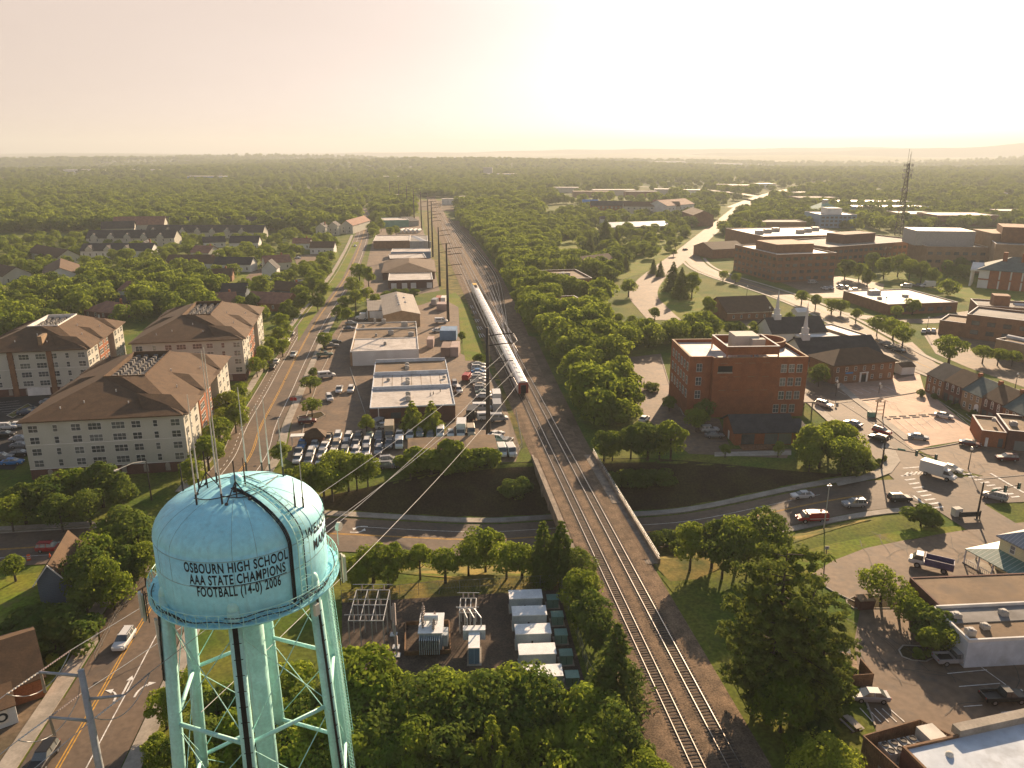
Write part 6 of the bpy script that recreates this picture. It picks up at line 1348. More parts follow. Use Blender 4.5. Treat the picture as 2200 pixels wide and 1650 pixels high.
mat("dump_bed", (.10, .08, .17), (.07, .055, .12), sc=1, rough=.5)
KD = ('sedan', 'suv', 'pickup', 'van', 'boxtruck', 'dump', 'fire')
NM = dict(sedan="parked_car", suv="parked_car", pickup="pickup_truck", van="van", boxtruck="box_truck", dump="dump_truck", fire="utility_truck")
PROTO = {k: make_vehicle(NM[k], k) for k in KD}; USED = set()
COL = dict(white=(.56, .555, .54), silver=(.27, .275, .285), gray=(.17, .175, .18), black=(.018, .018, .02), red=(.30, .02, .02), maroon=(.10, .015, .018), blue=(.03, .16, .38), green=(.09, .14, .11), tan=(.34, .28, .2), navy=(.03, .05, .10), yellow=(.6, .4, .05))
CATS = dict(sedan="car", suv="car", pickup="pickup truck", van="van", boxtruck="truck", dump="truck", fire="truck")
def car(kind, col, px, py, deg, label, group=None, z=None):
    x, y, zz = G(px, py); zz = zz + .13 if z is None else z
    o = PROTO[kind]
    if kind in USED:
        c = place(o, (x, y, zz), math.radians(deg), label, group, cat=CATS[kind], color=COL[col])
    else:
        USED.add(kind); c = o; c.location = (x, y, zz); c.rotation_euler = (0, 0, math.radians(deg)); c['label'] = label; c['category'] = CATS[kind]
        if group: c['group'] = group
        for ch in c.children: ch.color = (*COL[col], 1)
    return c
MR = 97.4                                                # heading of the left road, away from the viewer
K_ = {'sedan': 'sedan', 'suv': 'estate car', 'pickup': 'pickup', 'van': 'van', 'boxtruck': 'box truck'}
# moving and parked on the streets
car('suv', 'white', 268, 1384, MR + 180 - 4, "white estate car driving towards the viewer on the left road beside the tower")
car('suv', 'black', 96, 1638, MR + 176, "dark jeep-like car cut off by the bottom edge on the left road")
car('suv', 'red', 110, 1184, 5, "dark red car waiting at the junction left of the tower")
car('pickup', 'white', 631, 766, MR + 180, "white pickup coming down the left road beside the apartment trees")
car('sedan', 'white', 763, 530, MR + 180, "small white car far along the left road"); car('sedan', 'black', 790, 499, MR, "small dark car far along the left road")
for i, (x, y, c) in enumerate([(586, 792, 'black'), (594, 780, 'white'), (618, 735, 'white'), (628, 720, 'silver')]): car('sedan', c, x, y, MR, ["black car parked under the trees along the left road", "white car parked right behind the black one along the left road", "white car parked farther up the left road's kerb", "silver car parked farthest up the left road's kerb"][i])
car('sedan', 'white', 1723, 1070, 187, "white sedan on the sunken road heading for the railway bridge"); car('suv', 'silver', 1834, 1089, 184, "silver estate car on the sunken road near the crossing")
car('suv', 'black', 1932, 1077, 2, "dark estate car waiting at the crossing, partly in shade"); car('fire', 'red', 1743, 1121, 183, "red utility truck with a white stripe on the sunken road")
car('boxtruck', 'white', 2014, 1026, -49, "white box truck turning in the middle of the crossing"); car('sedan', 'white', 2042, 1012, -49, "white car half hidden behind the box truck"); car('suv', 'silver', 2136, 1073, 140, "silver estate car leaving the crossing at the right")
car('suv', 'black', 1886, 947, 128, "black estate car waiting at the lights behind the tree"); car('suv', 'red', 1894, 932, -50, "red estate car beside the black one at the lights"); car('suv', 'white', 1770, 874, -52, "white estate car on the street right of the brick office"); car('sedan', 'gray', 1832, 915, 128, "grey car half hidden by the tree at the lights")
car('sedan', 'silver', 1972, 944, -22, "silver sedan parked at the sunlit lot's kerb"); car('sedan', 'maroon', 2083, 958, -28, "dark red sedan parked at the corner lot"); car('suv', 'maroon', 2162, 990, 172, "maroon estate car with a pale roof on the corner lot"); car('sedan', 'white', 2027, 898, -36, "white sedan alone in the sunlit car park")
car('sedan', 'black', 1472, 538, 40, "dark car on the curving street by the cemetery")
car('dump', 'white', 1998, 1222, 149, "dump truck with a white cab and open purple bed on the bare lot")
car('pickup', 'silver', 2050, 1424, 3, "grey pickup parked in shade by the pale blue wall"); car('pickup', 'black', 2154, 1506, 3, "black pickup with an open bed at the right edge of the near lot"); car('sedan', 'silver', 1868, 1504, 176, "silver sedan parked on hatched lines beside the dumpsters")
car('suv', 'white', 1524, 928, 2, "white estate car parked left of the low brick shop"); car('sedan', 'gray', 1534, 940, 2, "grey sedan parked in front of the white estate car by the low brick shop"); car('sedan', 'white', 1384, 905, 60, "white car at the lot left of the brick office, by the trees")
for i, (x, y, k, c) in enumerate([(1984, 715, 'sedan', 'white'), (1994, 714, 'sedan', 'silver'), (2005, 714, 'sedan', 'white')]): car(k, c, x, y, 60, ["leftmost of three pale cars parked left of the depot", "silver car in the middle of three left of the depot", "rightmost of three pale cars parked left of the depot"][i])
for i, (x, y, c) in enumerate([(1903, 742, 'gray'), (1914, 750, 'black'), (1930, 757, 'black')]): car('sedan', c, x, y, 130, ["grey car parked beside the long dark church roof", "black car in the middle of three beside the long dark church roof", "black car nearest the viewer beside the long dark church roof"][i])
for i, (x, y, k, c, d) in enumerate([(1746, 610, 'van', 'silver', 20), (1771, 622, 'sedan', 'white', 100), (1784, 621, 'sedan', 'white', 100), (1804, 619, 'suv', 'white', 100), (1818, 620, 'sedan', 'silver', 100), (1833, 626, 'suv', 'white', 190), (1828, 637, 'van', 'gray', 190), (1878, 626, 'sedan', 'silver', 100), (1946, 618, 'van', 'white', 160), (1970, 616, 'suv', 'gray', 160), (1992, 618, 'boxtruck', 'white', 180), (2150, 690, 'sedan', 'black', 140)]):
    car(k, c, x, y, d, f"{c} {K_[k]} {['by the hospital lawn, leftmost of the clinic lot', 'first in a pair on the clinic lot', 'second in a pair on the clinic lot', 'third from the left in the clinic lot row', 'fourth from the left in the clinic lot row', 'turned sideways at the end of the clinic lot', 'in front of the sideways car on the clinic lot', 'under a tree behind the white-roofed block', 'at the kerb behind the white-roofed block', 'right of the van behind the white-roofed block', 'behind the white-roofed block by the lawn', 'beside the depot at the right edge'][i]}")
# the industrial yards
for x, y, k, c, d, lab in [(754, 697, 'sedan', 'silver', 5, "silver car parked behind the white-walled warehouse's left end"), (751, 709, 'sedan', 'navy', 5, "dark blue car parked in front of the silver one by the white-walled warehouse"), (720, 738, 'sedan', 'black', 15, "black car under the round tree left of the white-walled warehouse"), (711, 747, 'pickup', 'gray', 15, "dark grey pickup in shade beside the round tree"), (698, 766, 'pickup', 'green', 12, "dark green pickup in shade near the left road's sidewalk"),
    (702, 812, 'van', 'white', 20, "white van parked between two roadside trees"), (729, 842, 'pickup', 'white', -82, "white pickup in the yard left of the sectioned roof, left of a pair"), (754, 842, 'suv', 'white', -84, "white estate car in the yard, right of a pair left of the sectioned roof"), (708, 860, 'suv', 'white', -70, "white estate car beside the roadside tree below the pair"), (661, 910, 'suv', 'maroon', 8, "dark maroon car on the planted island by the kiosk"),
    (1004, 816, 'fire', 'red', 80, "small red truck right of the sectioned roof warehouse"), (986, 843, 'suv', 'white', -80, "white car tucked against the sectioned roof warehouse's right side"), (977, 830, 'suv', 'silver', -80, "silver car behind the white one at the warehouse's right side"), (948, 694, 'van', 'white', 4, "white van behind the tall pole on the container yard"), (941, 713, 'sedan', 'white', 15, "white car parked above the blue-roofed container"), (936, 656, 'boxtruck', 'silver', 80, "silver box truck near the pinkish containers"),
    (1066, 862, 'boxtruck', 'white', 95, "long white truck parked along the yard's right fence"), (1067, 884, 'boxtruck', 'silver', 95, "silver truck in front of the long white one along the fence"), (1036, 882, 'van', 'white', 3, "white trailer-like van left of the near tall pole"), (1015, 898, 'boxtruck', 'black', 85, "dark box truck left of the near tall pole"), (1046, 902, 'van', 'white', 10, "white van lying in weeds by the near tall pole"), (1070, 905, 'van', 'silver', 5, "silver van right of the near tall pole"),
    (1066, 938, 'sedan', 'white', 40, "white car above the pink-brown shed's right end"), (1073, 949, 'suv', 'white', -20, "white estate car jammed beside the pink-brown shed's end"), (1090, 954, 'suv', 'gray', 70, "grey car at the fence behind two white vans"), (1078, 977, 'van', 'white', -82, "white van right of the green shed wall, left of a pair"), (1098, 977, 'van', 'white', -78, "white van right of the green shed wall, right of a pair"),
    (836, 994, 'suv', 'silver', 12, "silver estate car parked sideways at the front of the crowded lot"), (816, 1004, 'sedan', 'white', 10, "white sedan at the crowded lot's front corner"), (836, 1006, 'suv', 'gray', 8, "grey estate car at the crowded lot's front corner"), (852, 1001, 'sedan', 'silver', 60, "silver sedan at the front corner of the crowded lot, nearest the shed"), (815, 915, 'van', 'silver', 60, "silver van by the brick warehouse's front wall"), (825, 920, 'sedan', 'white', 20, "white sedan by the brick warehouse's front wall")]:
    car(k, c, x, y, d, lab)
OR = ["first", "second", "third", "fourth", "fifth", "sixth", "seventh", "eighth", "ninth", "tenth", "eleventh", "twelfth", "thirteenth", "fourteenth"]
ROW1 = [(705, 947, 'pickup', 'tan'), (726, 944, 'suv', 'white'), (748, 946, 'suv', 'white'), (770, 941, 'sedan', 'black'), (794, 942, 'sedan', 'green'), (815, 941, 'pickup', 'gray'), (837, 938, 'boxtruck', 'tan'), (859, 940, 'pickup', 'white'), (881, 941, 'suv', 'white'), (902, 936, 'suv', 'silver'), (925, 938, 'sedan', 'gray'), (946, 936, 'van', 'white'), (968, 936, 'sedan', 'white'), (991, 934, 'boxtruck', 'white'), (1012, 934, 'van', 'tan')]
ROW2 = [(650, 961, 'pickup', 'blue'), (677, 962, 'suv', 'white'), (697, 964, 'sedan', 'white'), (722, 962, 'suv', 'tan'), (743, 962, 'suv', 'silver'), (765, 960, 'pickup', 'gray'), (788, 958, 'suv', 'white'), (814, 957, 'sedan', 'navy'), (837, 959, 'pickup', 'gray'), (858, 960, 'van', 'white')]
ROW3 = [(643, 977, 'pickup', 'gray'), (668, 980, 'suv', 'white'), (692, 979, 'sedan', 'silver'), (716, 979, 'sedan', 'white'), (740, 977, 'suv', 'gray'), (764, 977, 'suv', 'white'), (787, 975, 'suv', 'silver'), (814, 974, 'suv', 'silver')]
ROW4 = [(640, 991, 'sedan', 'white'), (664, 995, 'suv', 'gray'), (690, 995, 'sedan', 'white'), (716, 995, 'suv', 'white'), (742, 993, 'sedan', 'silver'), (768, 992, 'suv', 'white'), (790, 990, 'sedan', 'white')]
for r, nm in ((ROW1, "back"), (ROW2, "second"), (ROW3, "third"), (ROW4, "front")):
    for i, (x, y, k, c) in enumerate(r): car(k, c, x, y, -86 + 3 * math.sin(i * 2.3), f"{c} {K_[k]}, {OR[i] if i < 14 else 'last'} from the left in the crowded car lot's {nm} row", "cars packed on the crowded lot")
for i in range(10):
    k = ('sedan', 'suv', 'sedan', 'sedan', 'suv', 'pickup', 'sedan', 'suv', 'sedan', 'sedan')[i]; c = ('silver', 'white', 'blue', 'white', 'silver', 'white', 'tan', 'silver', 'green', 'white')[i]
    car(k, c, 1028 + (i > 4) * (i - 4) * 2.4, 787 + i * 7.6, 4, f"{c} {K_[k]}, {OR[i]} from the top in the column of cars beside the train", "cars side by side between the warehouse and the train")
for i, (x, y, k, c, d) in enumerate([(18, 922, 'suv', 'white', 10), (40, 918, 'sedan', 'white', 10), (44, 948, 'sedan', 'silver', 8), (46, 962, 'sedan', 'gray', 8), (44, 979, 'sedan', 'black', 8), (28, 998, 'sedan', 'blue', 8), (6, 988, 'suv', 'gray', 8), (12, 938, 'sedan', 'black', 10), (106, 868, 'sedan', 'silver', 15), (58, 890, 'sedan', 'navy', 20), (72, 884, 'sedan', 'black', 20)]):
    car(k, c, x, y, d, f"{c} {K_[k]} on the apartments' dark lot, " + ["upper left of the white pair", "right one of the white pair", "top of the column along the white wall", "second down the column along the white wall", "third down the column along the white wall", "bottom of the column, bright blue", "at the left edge above the dark trees", "at the left edge below the white pair", "half hidden behind the big roof", "by the grass island", "right of the navy one by the grass island"][i])
for x, y, k, c, d, lab in [(346, 672, 'sedan', 'blue', 160, "bright blue car in a driveway beyond the left apartment block"), (300, 669, 'suv', 'white', 20, "white car by the dark garage beyond the left apartment block"), (318, 669, 'sedan', 'black', 20, "black car beside the bright blue one in the driveway"), (540, 576, 'sedan', 'white', 60, "white car on the side lane among the left houses"), (566, 570, 'sedan', 'silver', 60, "silver car on the side lane among the left houses"), (640, 556, 'sedan', 'white', 150, "white car in front of the sunlit cream house's lot"), (560, 612, 'sedan', 'black', 70, "dark car on the side lane, nearest the viewer"), (642, 606, 'sedan', 'white', 30, "white car under trees beside the left road")]: car(k, c, x, y, d, lab)
# articulated lorry docked at the metal workshop
x, y = P(778, 688); t = thing("lorry", "white articulated lorry docked at the metal workshop", "lorry", (x, y, .1), math.radians(182)); q = MB(); q.box(-15, -1.25, 1.1, -2.2, 1.25, 3.9); q.box(-15, -1, .8, 1, 1, 1.09); q.build("trailer", "trim", t)
q = MB(); q.box(-1.6, -1.2, .6, .8, 1.2, 3.0); lowbody(q, [(.85, .5, 1.7, 1.1), (2.4, .5, 1.6, 1.1), (2.7, .6, 1.3, .95)]); q.build("cab", "trim", t); MB().box(.75, -1.0, 1.9, .86, 1.0, 2.8).build("windscreen", "glass", t)
for xx in (-14, -12.8, -1.5, 1.9):
    for s in (-1, 1): o = link("wheel", wheel_me, t, (xx, s * 1.05, .5)); o.scale = (1.5, 1.6, 1.5)
for i in range(5):
    x, y = P(864 + i * 9, 500); t = thing("tanker_trailer", "one of five round white tanks lined up by the far warehouses", "trailer", (x, y, .1), math.radians(80), "round white tanks by the far warehouses"); q = MB(); q.tube((-5, 0, 2), (5, 0, 2), 1.3, 1.3, 12); q.box(-5, -.6, .4, 5, .6, .8); q.build("tank", "trim", t)

# ------------------------------------------------------------------ street furniture and yard things
def lamp(px, py, top, label, banner=False, head='globe'):
    x, y, z = G(px, py); h = topz(x, y, top) - z; t = thing("street_lamp", label, "street lamp", (x, y, z)); MB().tube((0, 0, 0), (0, 0, h), .13, .07, 8).build("post", "dark_steel", t); MB().ball((0, 0, h + .2), .32, 8, sz=1.3).build("lamp_head", "lamp_lens", t)
    if banner: MB().box(.12, -.02, h * .58, .75, .02, h * .9).build("banner", "antenna_white", t)
    return t
lamp(1795, 852, 821, "street lamp with a pale banner at the car park's upper row", True); lamp(1888, 845, 826, "short street lamp in the middle of the car park", True); lamp(2080, 1008, 966, "black post with a white box sign on the corner lot"); lamp(2180, 838, 805, "globe street lamp beside the diagonal street at the right")
lamp(1990, 718, 684, "thin street lamp by the depot's parked cars"); lamp(1650, 700, 662, "street lamp left of the farther church"); lamp(1603, 648, 616, "street lamp among the young street trees"); lamp(1900, 672, 640, "street lamp before the white-roofed block")
def signal(px, py, top, ex, ey, label, n=2):
    x, y, z = G(px, py); h = topz(x, y, top) - z; t = thing("traffic_signal", label, "traffic signal", (x, y, z)); MB().tube((0, 0, 0), (0, 0, h), .2, .14, 10).build("mast", "black", t); d0 = Vector((ex, ey, 0)); q = MB(); q.tube((0, 0, h * .68), (ex, ey, h * .74), .12, .07, 8); q.build("mast_arm", "black", t)
    for k in range(n):
        f = .62 + .36 * k / max(1, n - 1); q = MB(); q.obox(ex * f, ey * f, h * .7 - .6, h * .7 + .7, .45, .4, .3); hd = q.build("signal_head", "black", t); q = MB(); [q.ball((ex * f - .1, ey * f - .22, h * .7 - .35 + .42 * j), .13, 6) for j in range(3)]; q.build("lens", "metal_green", hd)
    q = MB(); q.obox(ex * .33, ey * .33, h * .71 - .05, h * .71 + .35, 1.6, .06, math.atan2(ey, ex)); q.build("street_sign", "metal_green", t); MB().tube((0, 0, 0), (0, 0, .3), .5, .4, 12).build("footing", "concrete", t); return t
signal(1893, 1008, 940, 8.5, -6.0, "black traffic signal with a long arm at the tree corner of the crossing"); signal(2098, 1117, 1036, 9.5, 3.5, "black traffic signal rising beside the yellow house")
# flood-lit frame sign and bin in the car park
x, y = P(1888, 902); t = thing("frame_sign", "brown open timber frame sign at the car park's edge", "sign", (x, y, 0), .1); q = MB()
for s in (-1, 1): q.box(s * 1.0 - .1, -.1, 0, s * 1.0 + .1, .1, 5.2)
for z in (1.6, 2.7, 3.8, 4.9): q.box(-1.0, -.06, z, 1.0, .06, z + .14)
q.slab([(-1.5, -.5, 5.2), (0, -.5, 5.9), (0, .5, 5.9), (-1.5, .5, 5.2)], .1); q.slab([(0, -.5, 5.9), (1.5, -.5, 5.2), (1.5, .5, 5.2), (0, .5, 5.9)], .1); q.build("frame", "wood_fence", t)
def bin_(px, py, w, d, h, m, label, rz=0, lid="black"):
    x, y = P(px, py); t = thing("dumpster", label, "dumpster", (x, y, .05), rz); q = MB(); q.add([(-w / 2 * .9, -d / 2 * .85, 0), (w / 2 * .9, -d / 2 * .85, 0), (w / 2 * .9, d / 2 * .85, 0), (-w / 2 * .9, d / 2 * .85, 0), (-w / 2, -d / 2, h), (w / 2, -d / 2, h), (w / 2, d / 2, h), (-w / 2, d / 2, h)], [(3, 2, 1, 0), (4, 5, 6, 7), (0, 1, 5, 4), (1, 2, 6, 5), (2, 3, 7, 6), (3, 0, 4, 7)]); q.build("bin", m, t)
    for s in (-1, 1): q = MB(); q.slab([(s * w / 4 - w / 4 + .03, -d / 2 - .05, h + .12), (s * w / 4 + w / 4 - .03, -d / 2 - .05, h + .12), (s * w / 4 + w / 4 - .03, d / 2, h + .32), (s * w / 4 - w / 4 + .03, d / 2, h + .32)], .08); q.build("lid", lid, t)
bin_(1872, 896, 2, 1.4, 1.4, "metal_green", "green dumpster beside the timber frame sign"); bin_(1856, 1306, 2.6, 1.6, 1.6, "brick_dark", "brown bin with a pale lid at the planted island's tip", .1, "brick_tan")
bin_(1826, 1448, 2.0, 1.5, 1.4, "black", "nearest of three tan-lidded dumpsters under the pines", 1.3, "brick_tan"); bin_(1819, 1434, 2.0, 1.5, 1.4, "black", "middle of three tan-lidded dumpsters under the pines", 1.3, "brick_tan"); bin_(1812, 1421, 2.0, 1.5, 1.4, "black", "farthest of three tan-lidded dumpsters under the pines", 1.3, "roof_gray")
x, y = P(1830, 1476); t = thing("fence", "low wooden screen around the dumpsters under the pines", "fence", (x, y, 0), .1); q = MB(); [q.box(-3.2 + k * .3, -.05, 0, -3.2 + k * .3 + .28, .05, 1.9) for k in range(20)]; q.box(2.7, -.05, 0, 2.85, 3.2, 1.9); q.build("panel", "wood_fence", t)
x, y = P(1829, 1562); t = thing("picnic_table", "grey picnic table on the path beside the wooden screen", "table", (x, y, .06), 1.9); MB().box(-1.2, -.4, .72, 1.2, .4, .78).build("top", "concrete", t)
for s in (-1, 1): MB().box(-1.2, s * .75 - .14, .42, 1.2, s * .75 + .14, .48).build("bench", "concrete", t); q = MB(); q.box(s * .9 - .06, -.85, .02, s * .9 + .06, .85, .12); q.box(s * .9 - .06, -.3, .12, s * .9 + .06, .3, .72); q.build("leg", "dark_steel", t)
x, y = P(2054, 1108); t = thing("utility_box", "pale utility cabinet at the yellow house's lawn corner", "cabinet", (x, y, 0), .2); MB().box(-.8, -.6, 0, .8, .6, 1.7).build("cabinet", "antenna_white", t); MB().box(-.75, -.64, .15, -.02, -.605, 1.55).build("door", "trim", t); MB().box(.02, -.64, .15, .75, -.605, 1.55).build("door", "trim", t)
x, y = P(2082, 1117); t = thing("sign", "low dark sign board on two posts beside the yellow house", "sign", (x, y, 0), .1); MB().box(-2, -.08, .7, 2, .08, 1.7).build("board", "ink", t); [MB().box(s - .08, -.1, 0, s + .08, .1, 1.9).build("post", "dark_steel", t) for s in (-2.1, 2.1)]
x, y, z = G(1770, 1135); t = thing("utility_pole", "pale thin pole beside the red utility truck", "utility pole", (x, y, z)); MB().tube((0, 0, 0), (0, 0, 9.5), .14, .08, 8).build("pole", "steel_galv", t); MB().box(-.4, -.12, 8.9, .4, .12, 9.1).build("lamp_head", "steel_galv", t)
x, y = P(1767, 1250); t = thing("sign", "thin pole with a small square sign at the bare lot's edge", "sign", (x, y, 0)); MB().tube((0, 0, 0), (0, 0, 6.5), .07, n=6).build("post", "dark_steel", t); MB().box(-.35, -.03, 6.0, .35, .03, 6.6).build("board", "hvac", t)
for px, py in ((62, 1198), (63, 1196)): pass
x, y, z = G(63, 1204); t = thing("traffic_barrel", "orange and white traffic barrel beside the dark red car", "barrel", (x, y, .1)); MB().lathe([(.01, 0), (.32, 0), (.28, 1.0), (.01, 1.0)], 12).build("drum", "orange", t); [MB().lathe([(.31, z_), (.315, z_), (.30, z_ + .14), (.29, z_ + .14)], 12).build("stripe", "trim", t) for z_ in (.35, .68)]
x, y, z = G(108, 1199); t = thing("traffic_cone", "orange traffic cone right of the traffic barrel", "cone", (x, y, .1)); MB().lathe([(.01, .05), (.2, .05), (.04, .9), (.01, .9)], 10).build("cone", "orange", t); MB().box(-.28, -.28, 0, .28, .28, .06).build("base", "black", t)
x, y, z = G(632, 880); t = thing("sign", "red feather flag on a thin pole by the left road", "sign", (x, y, 0)); MB().tube((0, 0, 0), (0, 0, 3.6), .05, n=6).build("post", "steel_galv", t); MB().box(-.9, -.03, 2.6, .9, .03, 3.5).build("flag", "red_paint", t)
x, y, z = G(326, 1075); t = thing("street_lamp", "dark post with a long pale lamp arm between the apartments and the tower", "street lamp", (x, y, 0)); MB().tube((0, 0, 0), (0, 0, 9), .16, .1, 8).build("post", "dark_steel", t); q = MB(); q.path([(0, 0, 8.6), (-1.5, -2.5, 9.2), (-3, -5, 9.0)], .09, 6); q.build("arm", "antenna_white", t); MB().obox(-3.2, -5.4, 8.85, 9.1, .9, .4, 1.0).build("lamp_head", "antenna_white", t)
x, y = P(1385, 1628); 
x, y = P(1278, 1634); t = thing("street_lamp", "pale round lamp head low among the bottom trees", "street lamp", (x, y, 0)); MB().tube((0, 0, 0), (0, 0, 7), .1, .07, 8).build("post", "dark_steel", t); MB().ball((0, 0, 7.1), .3, 8, sz=1.2).build("lamp_head", "lamp_lens", t)

# ------------------------------------------------------------------ the substation
for i, (px, py, w) in enumerate([(1130, 1318, 66), (1138, 1355, 72), (1146, 1396, 74), (1155, 1441, 78), (1168, 1490, 80)]):
    x, y = P(px, py); L = 5.0; t = thing("switchgear_cabinet", ["farthest of five big grey switchgear cabinets in the substation", "second farthest big grey switchgear cabinet", "middle one of the five big grey switchgear cabinets", "fourth big grey switchgear cabinet, second nearest the viewer", "nearest big grey switchgear cabinet, half hidden by trees"][i], "cabinet", (x, y, .04), .06, "big grey switchgear cabinets in the substation")
    q = MB(); q.box(-L / 2, 0, .15, L / 2, 2.3, 2.55); q.build("body", "substation_gray", t); MB().box(-L / 2 - .08, -.1, 2.552, L / 2 + .08, 2.4, 2.68).build("roof", "substation_white", t); MB().box(-L / 2 - .15, -.2, 0, L / 2 + .15, 2.5, .149).build("plinth", "concrete", t)
    for k in range(4): MB().box(-L / 2 + .1 + k * L / 4, -.035, .3, -L / 2 + (k + 1) * L / 4 - .1, -.003, 2.4).build("door", "substation_gray", t)
    MB().box(-.3, -.08, 1.0, -.05, -.036, 1.5).build("handle", "dark_steel", t)
for i, (px, py) in enumerate([(1188, 1308), (1198, 1345), (1206, 1385), (1217, 1430), (1230, 1478)]):
    x, y = P(px, py); t = thing("pad_transformer", ["farthest green pad transformer beside the grey cabinets", "second green pad transformer beside the grey cabinets", "middle green pad transformer beside the grey cabinets", "fourth green pad transformer beside the grey cabinets", "nearest green pad transformer beside the grey cabinets"][i], "transformer", (x, y, .04), .06, "green pad transformers beside the grey cabinets")
    MB().box(-.85, 0, .12, .85, 1.5, 1.45).build("body", "box_green", t); MB().box(-.92, -.08, 1.452, .92, 1.58, 1.58).build("lid", "box_green", t); MB().box(-1.1, -.3, 0, 1.1, 1.8, .119).build("plinth", "concrete", t); MB().box(-.02, -.02, .2, .02, -.003, 1.4).build("door_seam", "black", t)
x, y = P(926, 1402); t = thing("power_transformer", "large grey power transformer with bushings in its dark pit", "transformer", (x, y, .05), .03)
MB().box(-1.6, -.2, .3, 1.6, 4.6, 3.2).build("tank", "substation_gray", t); q = MB(); [q.box(-1.5 + k * .3, -1.4, .6, -1.5 + k * .3 + .12, -.202, 2.9) for k in range(10)]; q.build("radiator", "substation_gray", t); MB().box(1.62, .2, .8, 2.4, 2.2, 2.6).build("control_box", "substation_gray", t)
MB().box(-1.75, -.3, 3.202, 1.75, 4.7, 3.35).build("top_plate", "substation_white", t)
for k in range(4): q = MB(); q.lathe([(.12, 3.35), (.26, 3.5), (.12, 3.65), (.26, 3.8), (.12, 3.95), (.07, 4.4)], 10, (.4, .6 + k * 1.0, 0)); q.build("bushing", "insulator", t)
for k in range(3): q = MB(); q.tube((-1.1, 1 + k * 1.3, 3.35), (-1.3, 1.2 + k * 1.3, 5.6), .14, .08, 8); [q.lathe([(.1, -.08), (.22, 0), (.1, .08)], 8, (-1.1 - .2 * f, 1 + k * 1.3 + .2 * f, 3.35 + 2.25 * f)) for f in (.15, .3, .45, .6, .75)]; q.build("tall_bushing", "insulator", t)
q = MB(); q.tube((-1.0, 2.2, 4.2), (1.0, 2.2, 4.2), .45, n=12); [q.tube((x_, 2.2, 3.3), (x_, 2.2, 4.0), .08) for x_ in (-.8, .8)]; q.build("oil_tank", "substation_white", t)
px_ = [P(*p) for p in [(872, 1344), (965, 1341), (968, 1405), (870, 1409)]]; t = thing("oil_pit", "dark walled oil pit round the power transformer", "pit", (px_[0][0], px_[0][1], 0))
q = MB(); o = Vector((*px_[0], 0))
for i in range(4): a, c = Vector((*px_[i], 0)) - o, Vector((*px_[(i + 1) % 4], 0)) - o; m = (a + c) / 2; d = c - a; q.obox(m.x, m.y, 0, .75, d.length + .15, .16, math.atan2(d.y, d.x))
q.build("pit_wall", "wood_fence", t); MB().add([(p[0] - o.x, p[1] - o.y, .065) for p in px_], [(3, 2, 1, 0)]).build("pit_floor", "black", t)
def busframe(px0, px1, pyb, rows, label, h=4.2, dep_=3.2):
    x0, y0 = P(px0, pyb); x1, y1 = P(px1, pyb); W = x1 - x0; t = thing("bus_structure", label, "bus structure", (x0, y0, 0)); q = MB()
    for r in range(rows):
        for k in range(4): q.tube((W * k / 3, r * dep_, 0), (W * k / 3, r * dep_, h + .5 * r), .09, n=6)
        q.tube((0, r * dep_, h + .5 * r), (W, r * dep_, h + .5 * r), .08, n=6)
    for k in range(4): q.tube((W * k / 3, 0, h), (W * k / 3, (rows - 1) * dep_, h + .5 * (rows - 1)), .07, n=6)
    q.build("frame", "steel_galv", t)
    for r in range(rows):
        for k in range(3): q = MB(); [q.lathe([(.05, 0), (.13, .08), (.05, .16)], 8, (W * (k + .5) / 3, r * dep_, h + .5 * r + .1 + .16 * j)) for j in range(5)]; q.build("insulator", "insulator", t)
        q = MB(); q.tube((-.5, r * dep_, h + .5 * r + .95), (W + .5, r * dep_, h + .5 * r + .95), .05, n=6); q.build("busbar", "steel_galv", t)
busframe(752, 826, 1388, 3, "galvanised bus frame with insulators left of the power transformer"); busframe(988, 1022, 1362, 2, "small bus frame right of the power transformer", 3.6, 3.0)
for i, (px, py, h) in enumerate([(851, 1392, 7.5), (853, 1410, 3.5), (846, 1365, 5.0)]):
    x, y = P(px, py); t = thing("surge_arrester", ["tall arrester column between the bus frame and the transformer", "short arrester in front of the tall column", "middle arrester behind the short one"][i], "arrester", (x, y, 0)); q = MB(); q.tube((0, 0, 0), (0, 0, h * .5), .12, n=8); q.box(-.5, -.5, 0, .5, .5, .25); q.build("post", "steel_galv", t); q = MB(); [q.lathe([(.1, 0), (.24, .1), (.1, .2)], 8, (0, 0, h * .5 + k * .2)) for k in range(int(h * .5 / .2))]; q.build("insulator", "insulator", t)
x, y = P(1019, 1428); t = thing("switch_cabinet", "white stepped switch cabinet with a blue front in the substation", "cabinet", (x, y, .04), .04); MB().box(-.75, 0, .1, .75, 3.6, 2.6).build("body", "roof_metal_blue", t); MB().box(-.8, -.05, 2.602, .8, 3.6, 2.7).build("roof", "substation_white", t); MB().box(-1.6, 3.61, 1.4, 1.6, 4.8, 3.0).build("top_box", "substation_white", t); MB().box(-1.0, -.4, 0, 1.0, 3.8, .099).build("plinth", "concrete", t)
q = MB(); [q.path([(-1 + k, 4.6, 3.0), (-1 + k, 4.8, 4.2), (-1.6 + k * .8, 6.5, 4.6), (-2.6 + k * .6, 7.5, 4.3)], .1, 6) for k in range(3)]; q.build("bus_duct", "steel_galv", t)
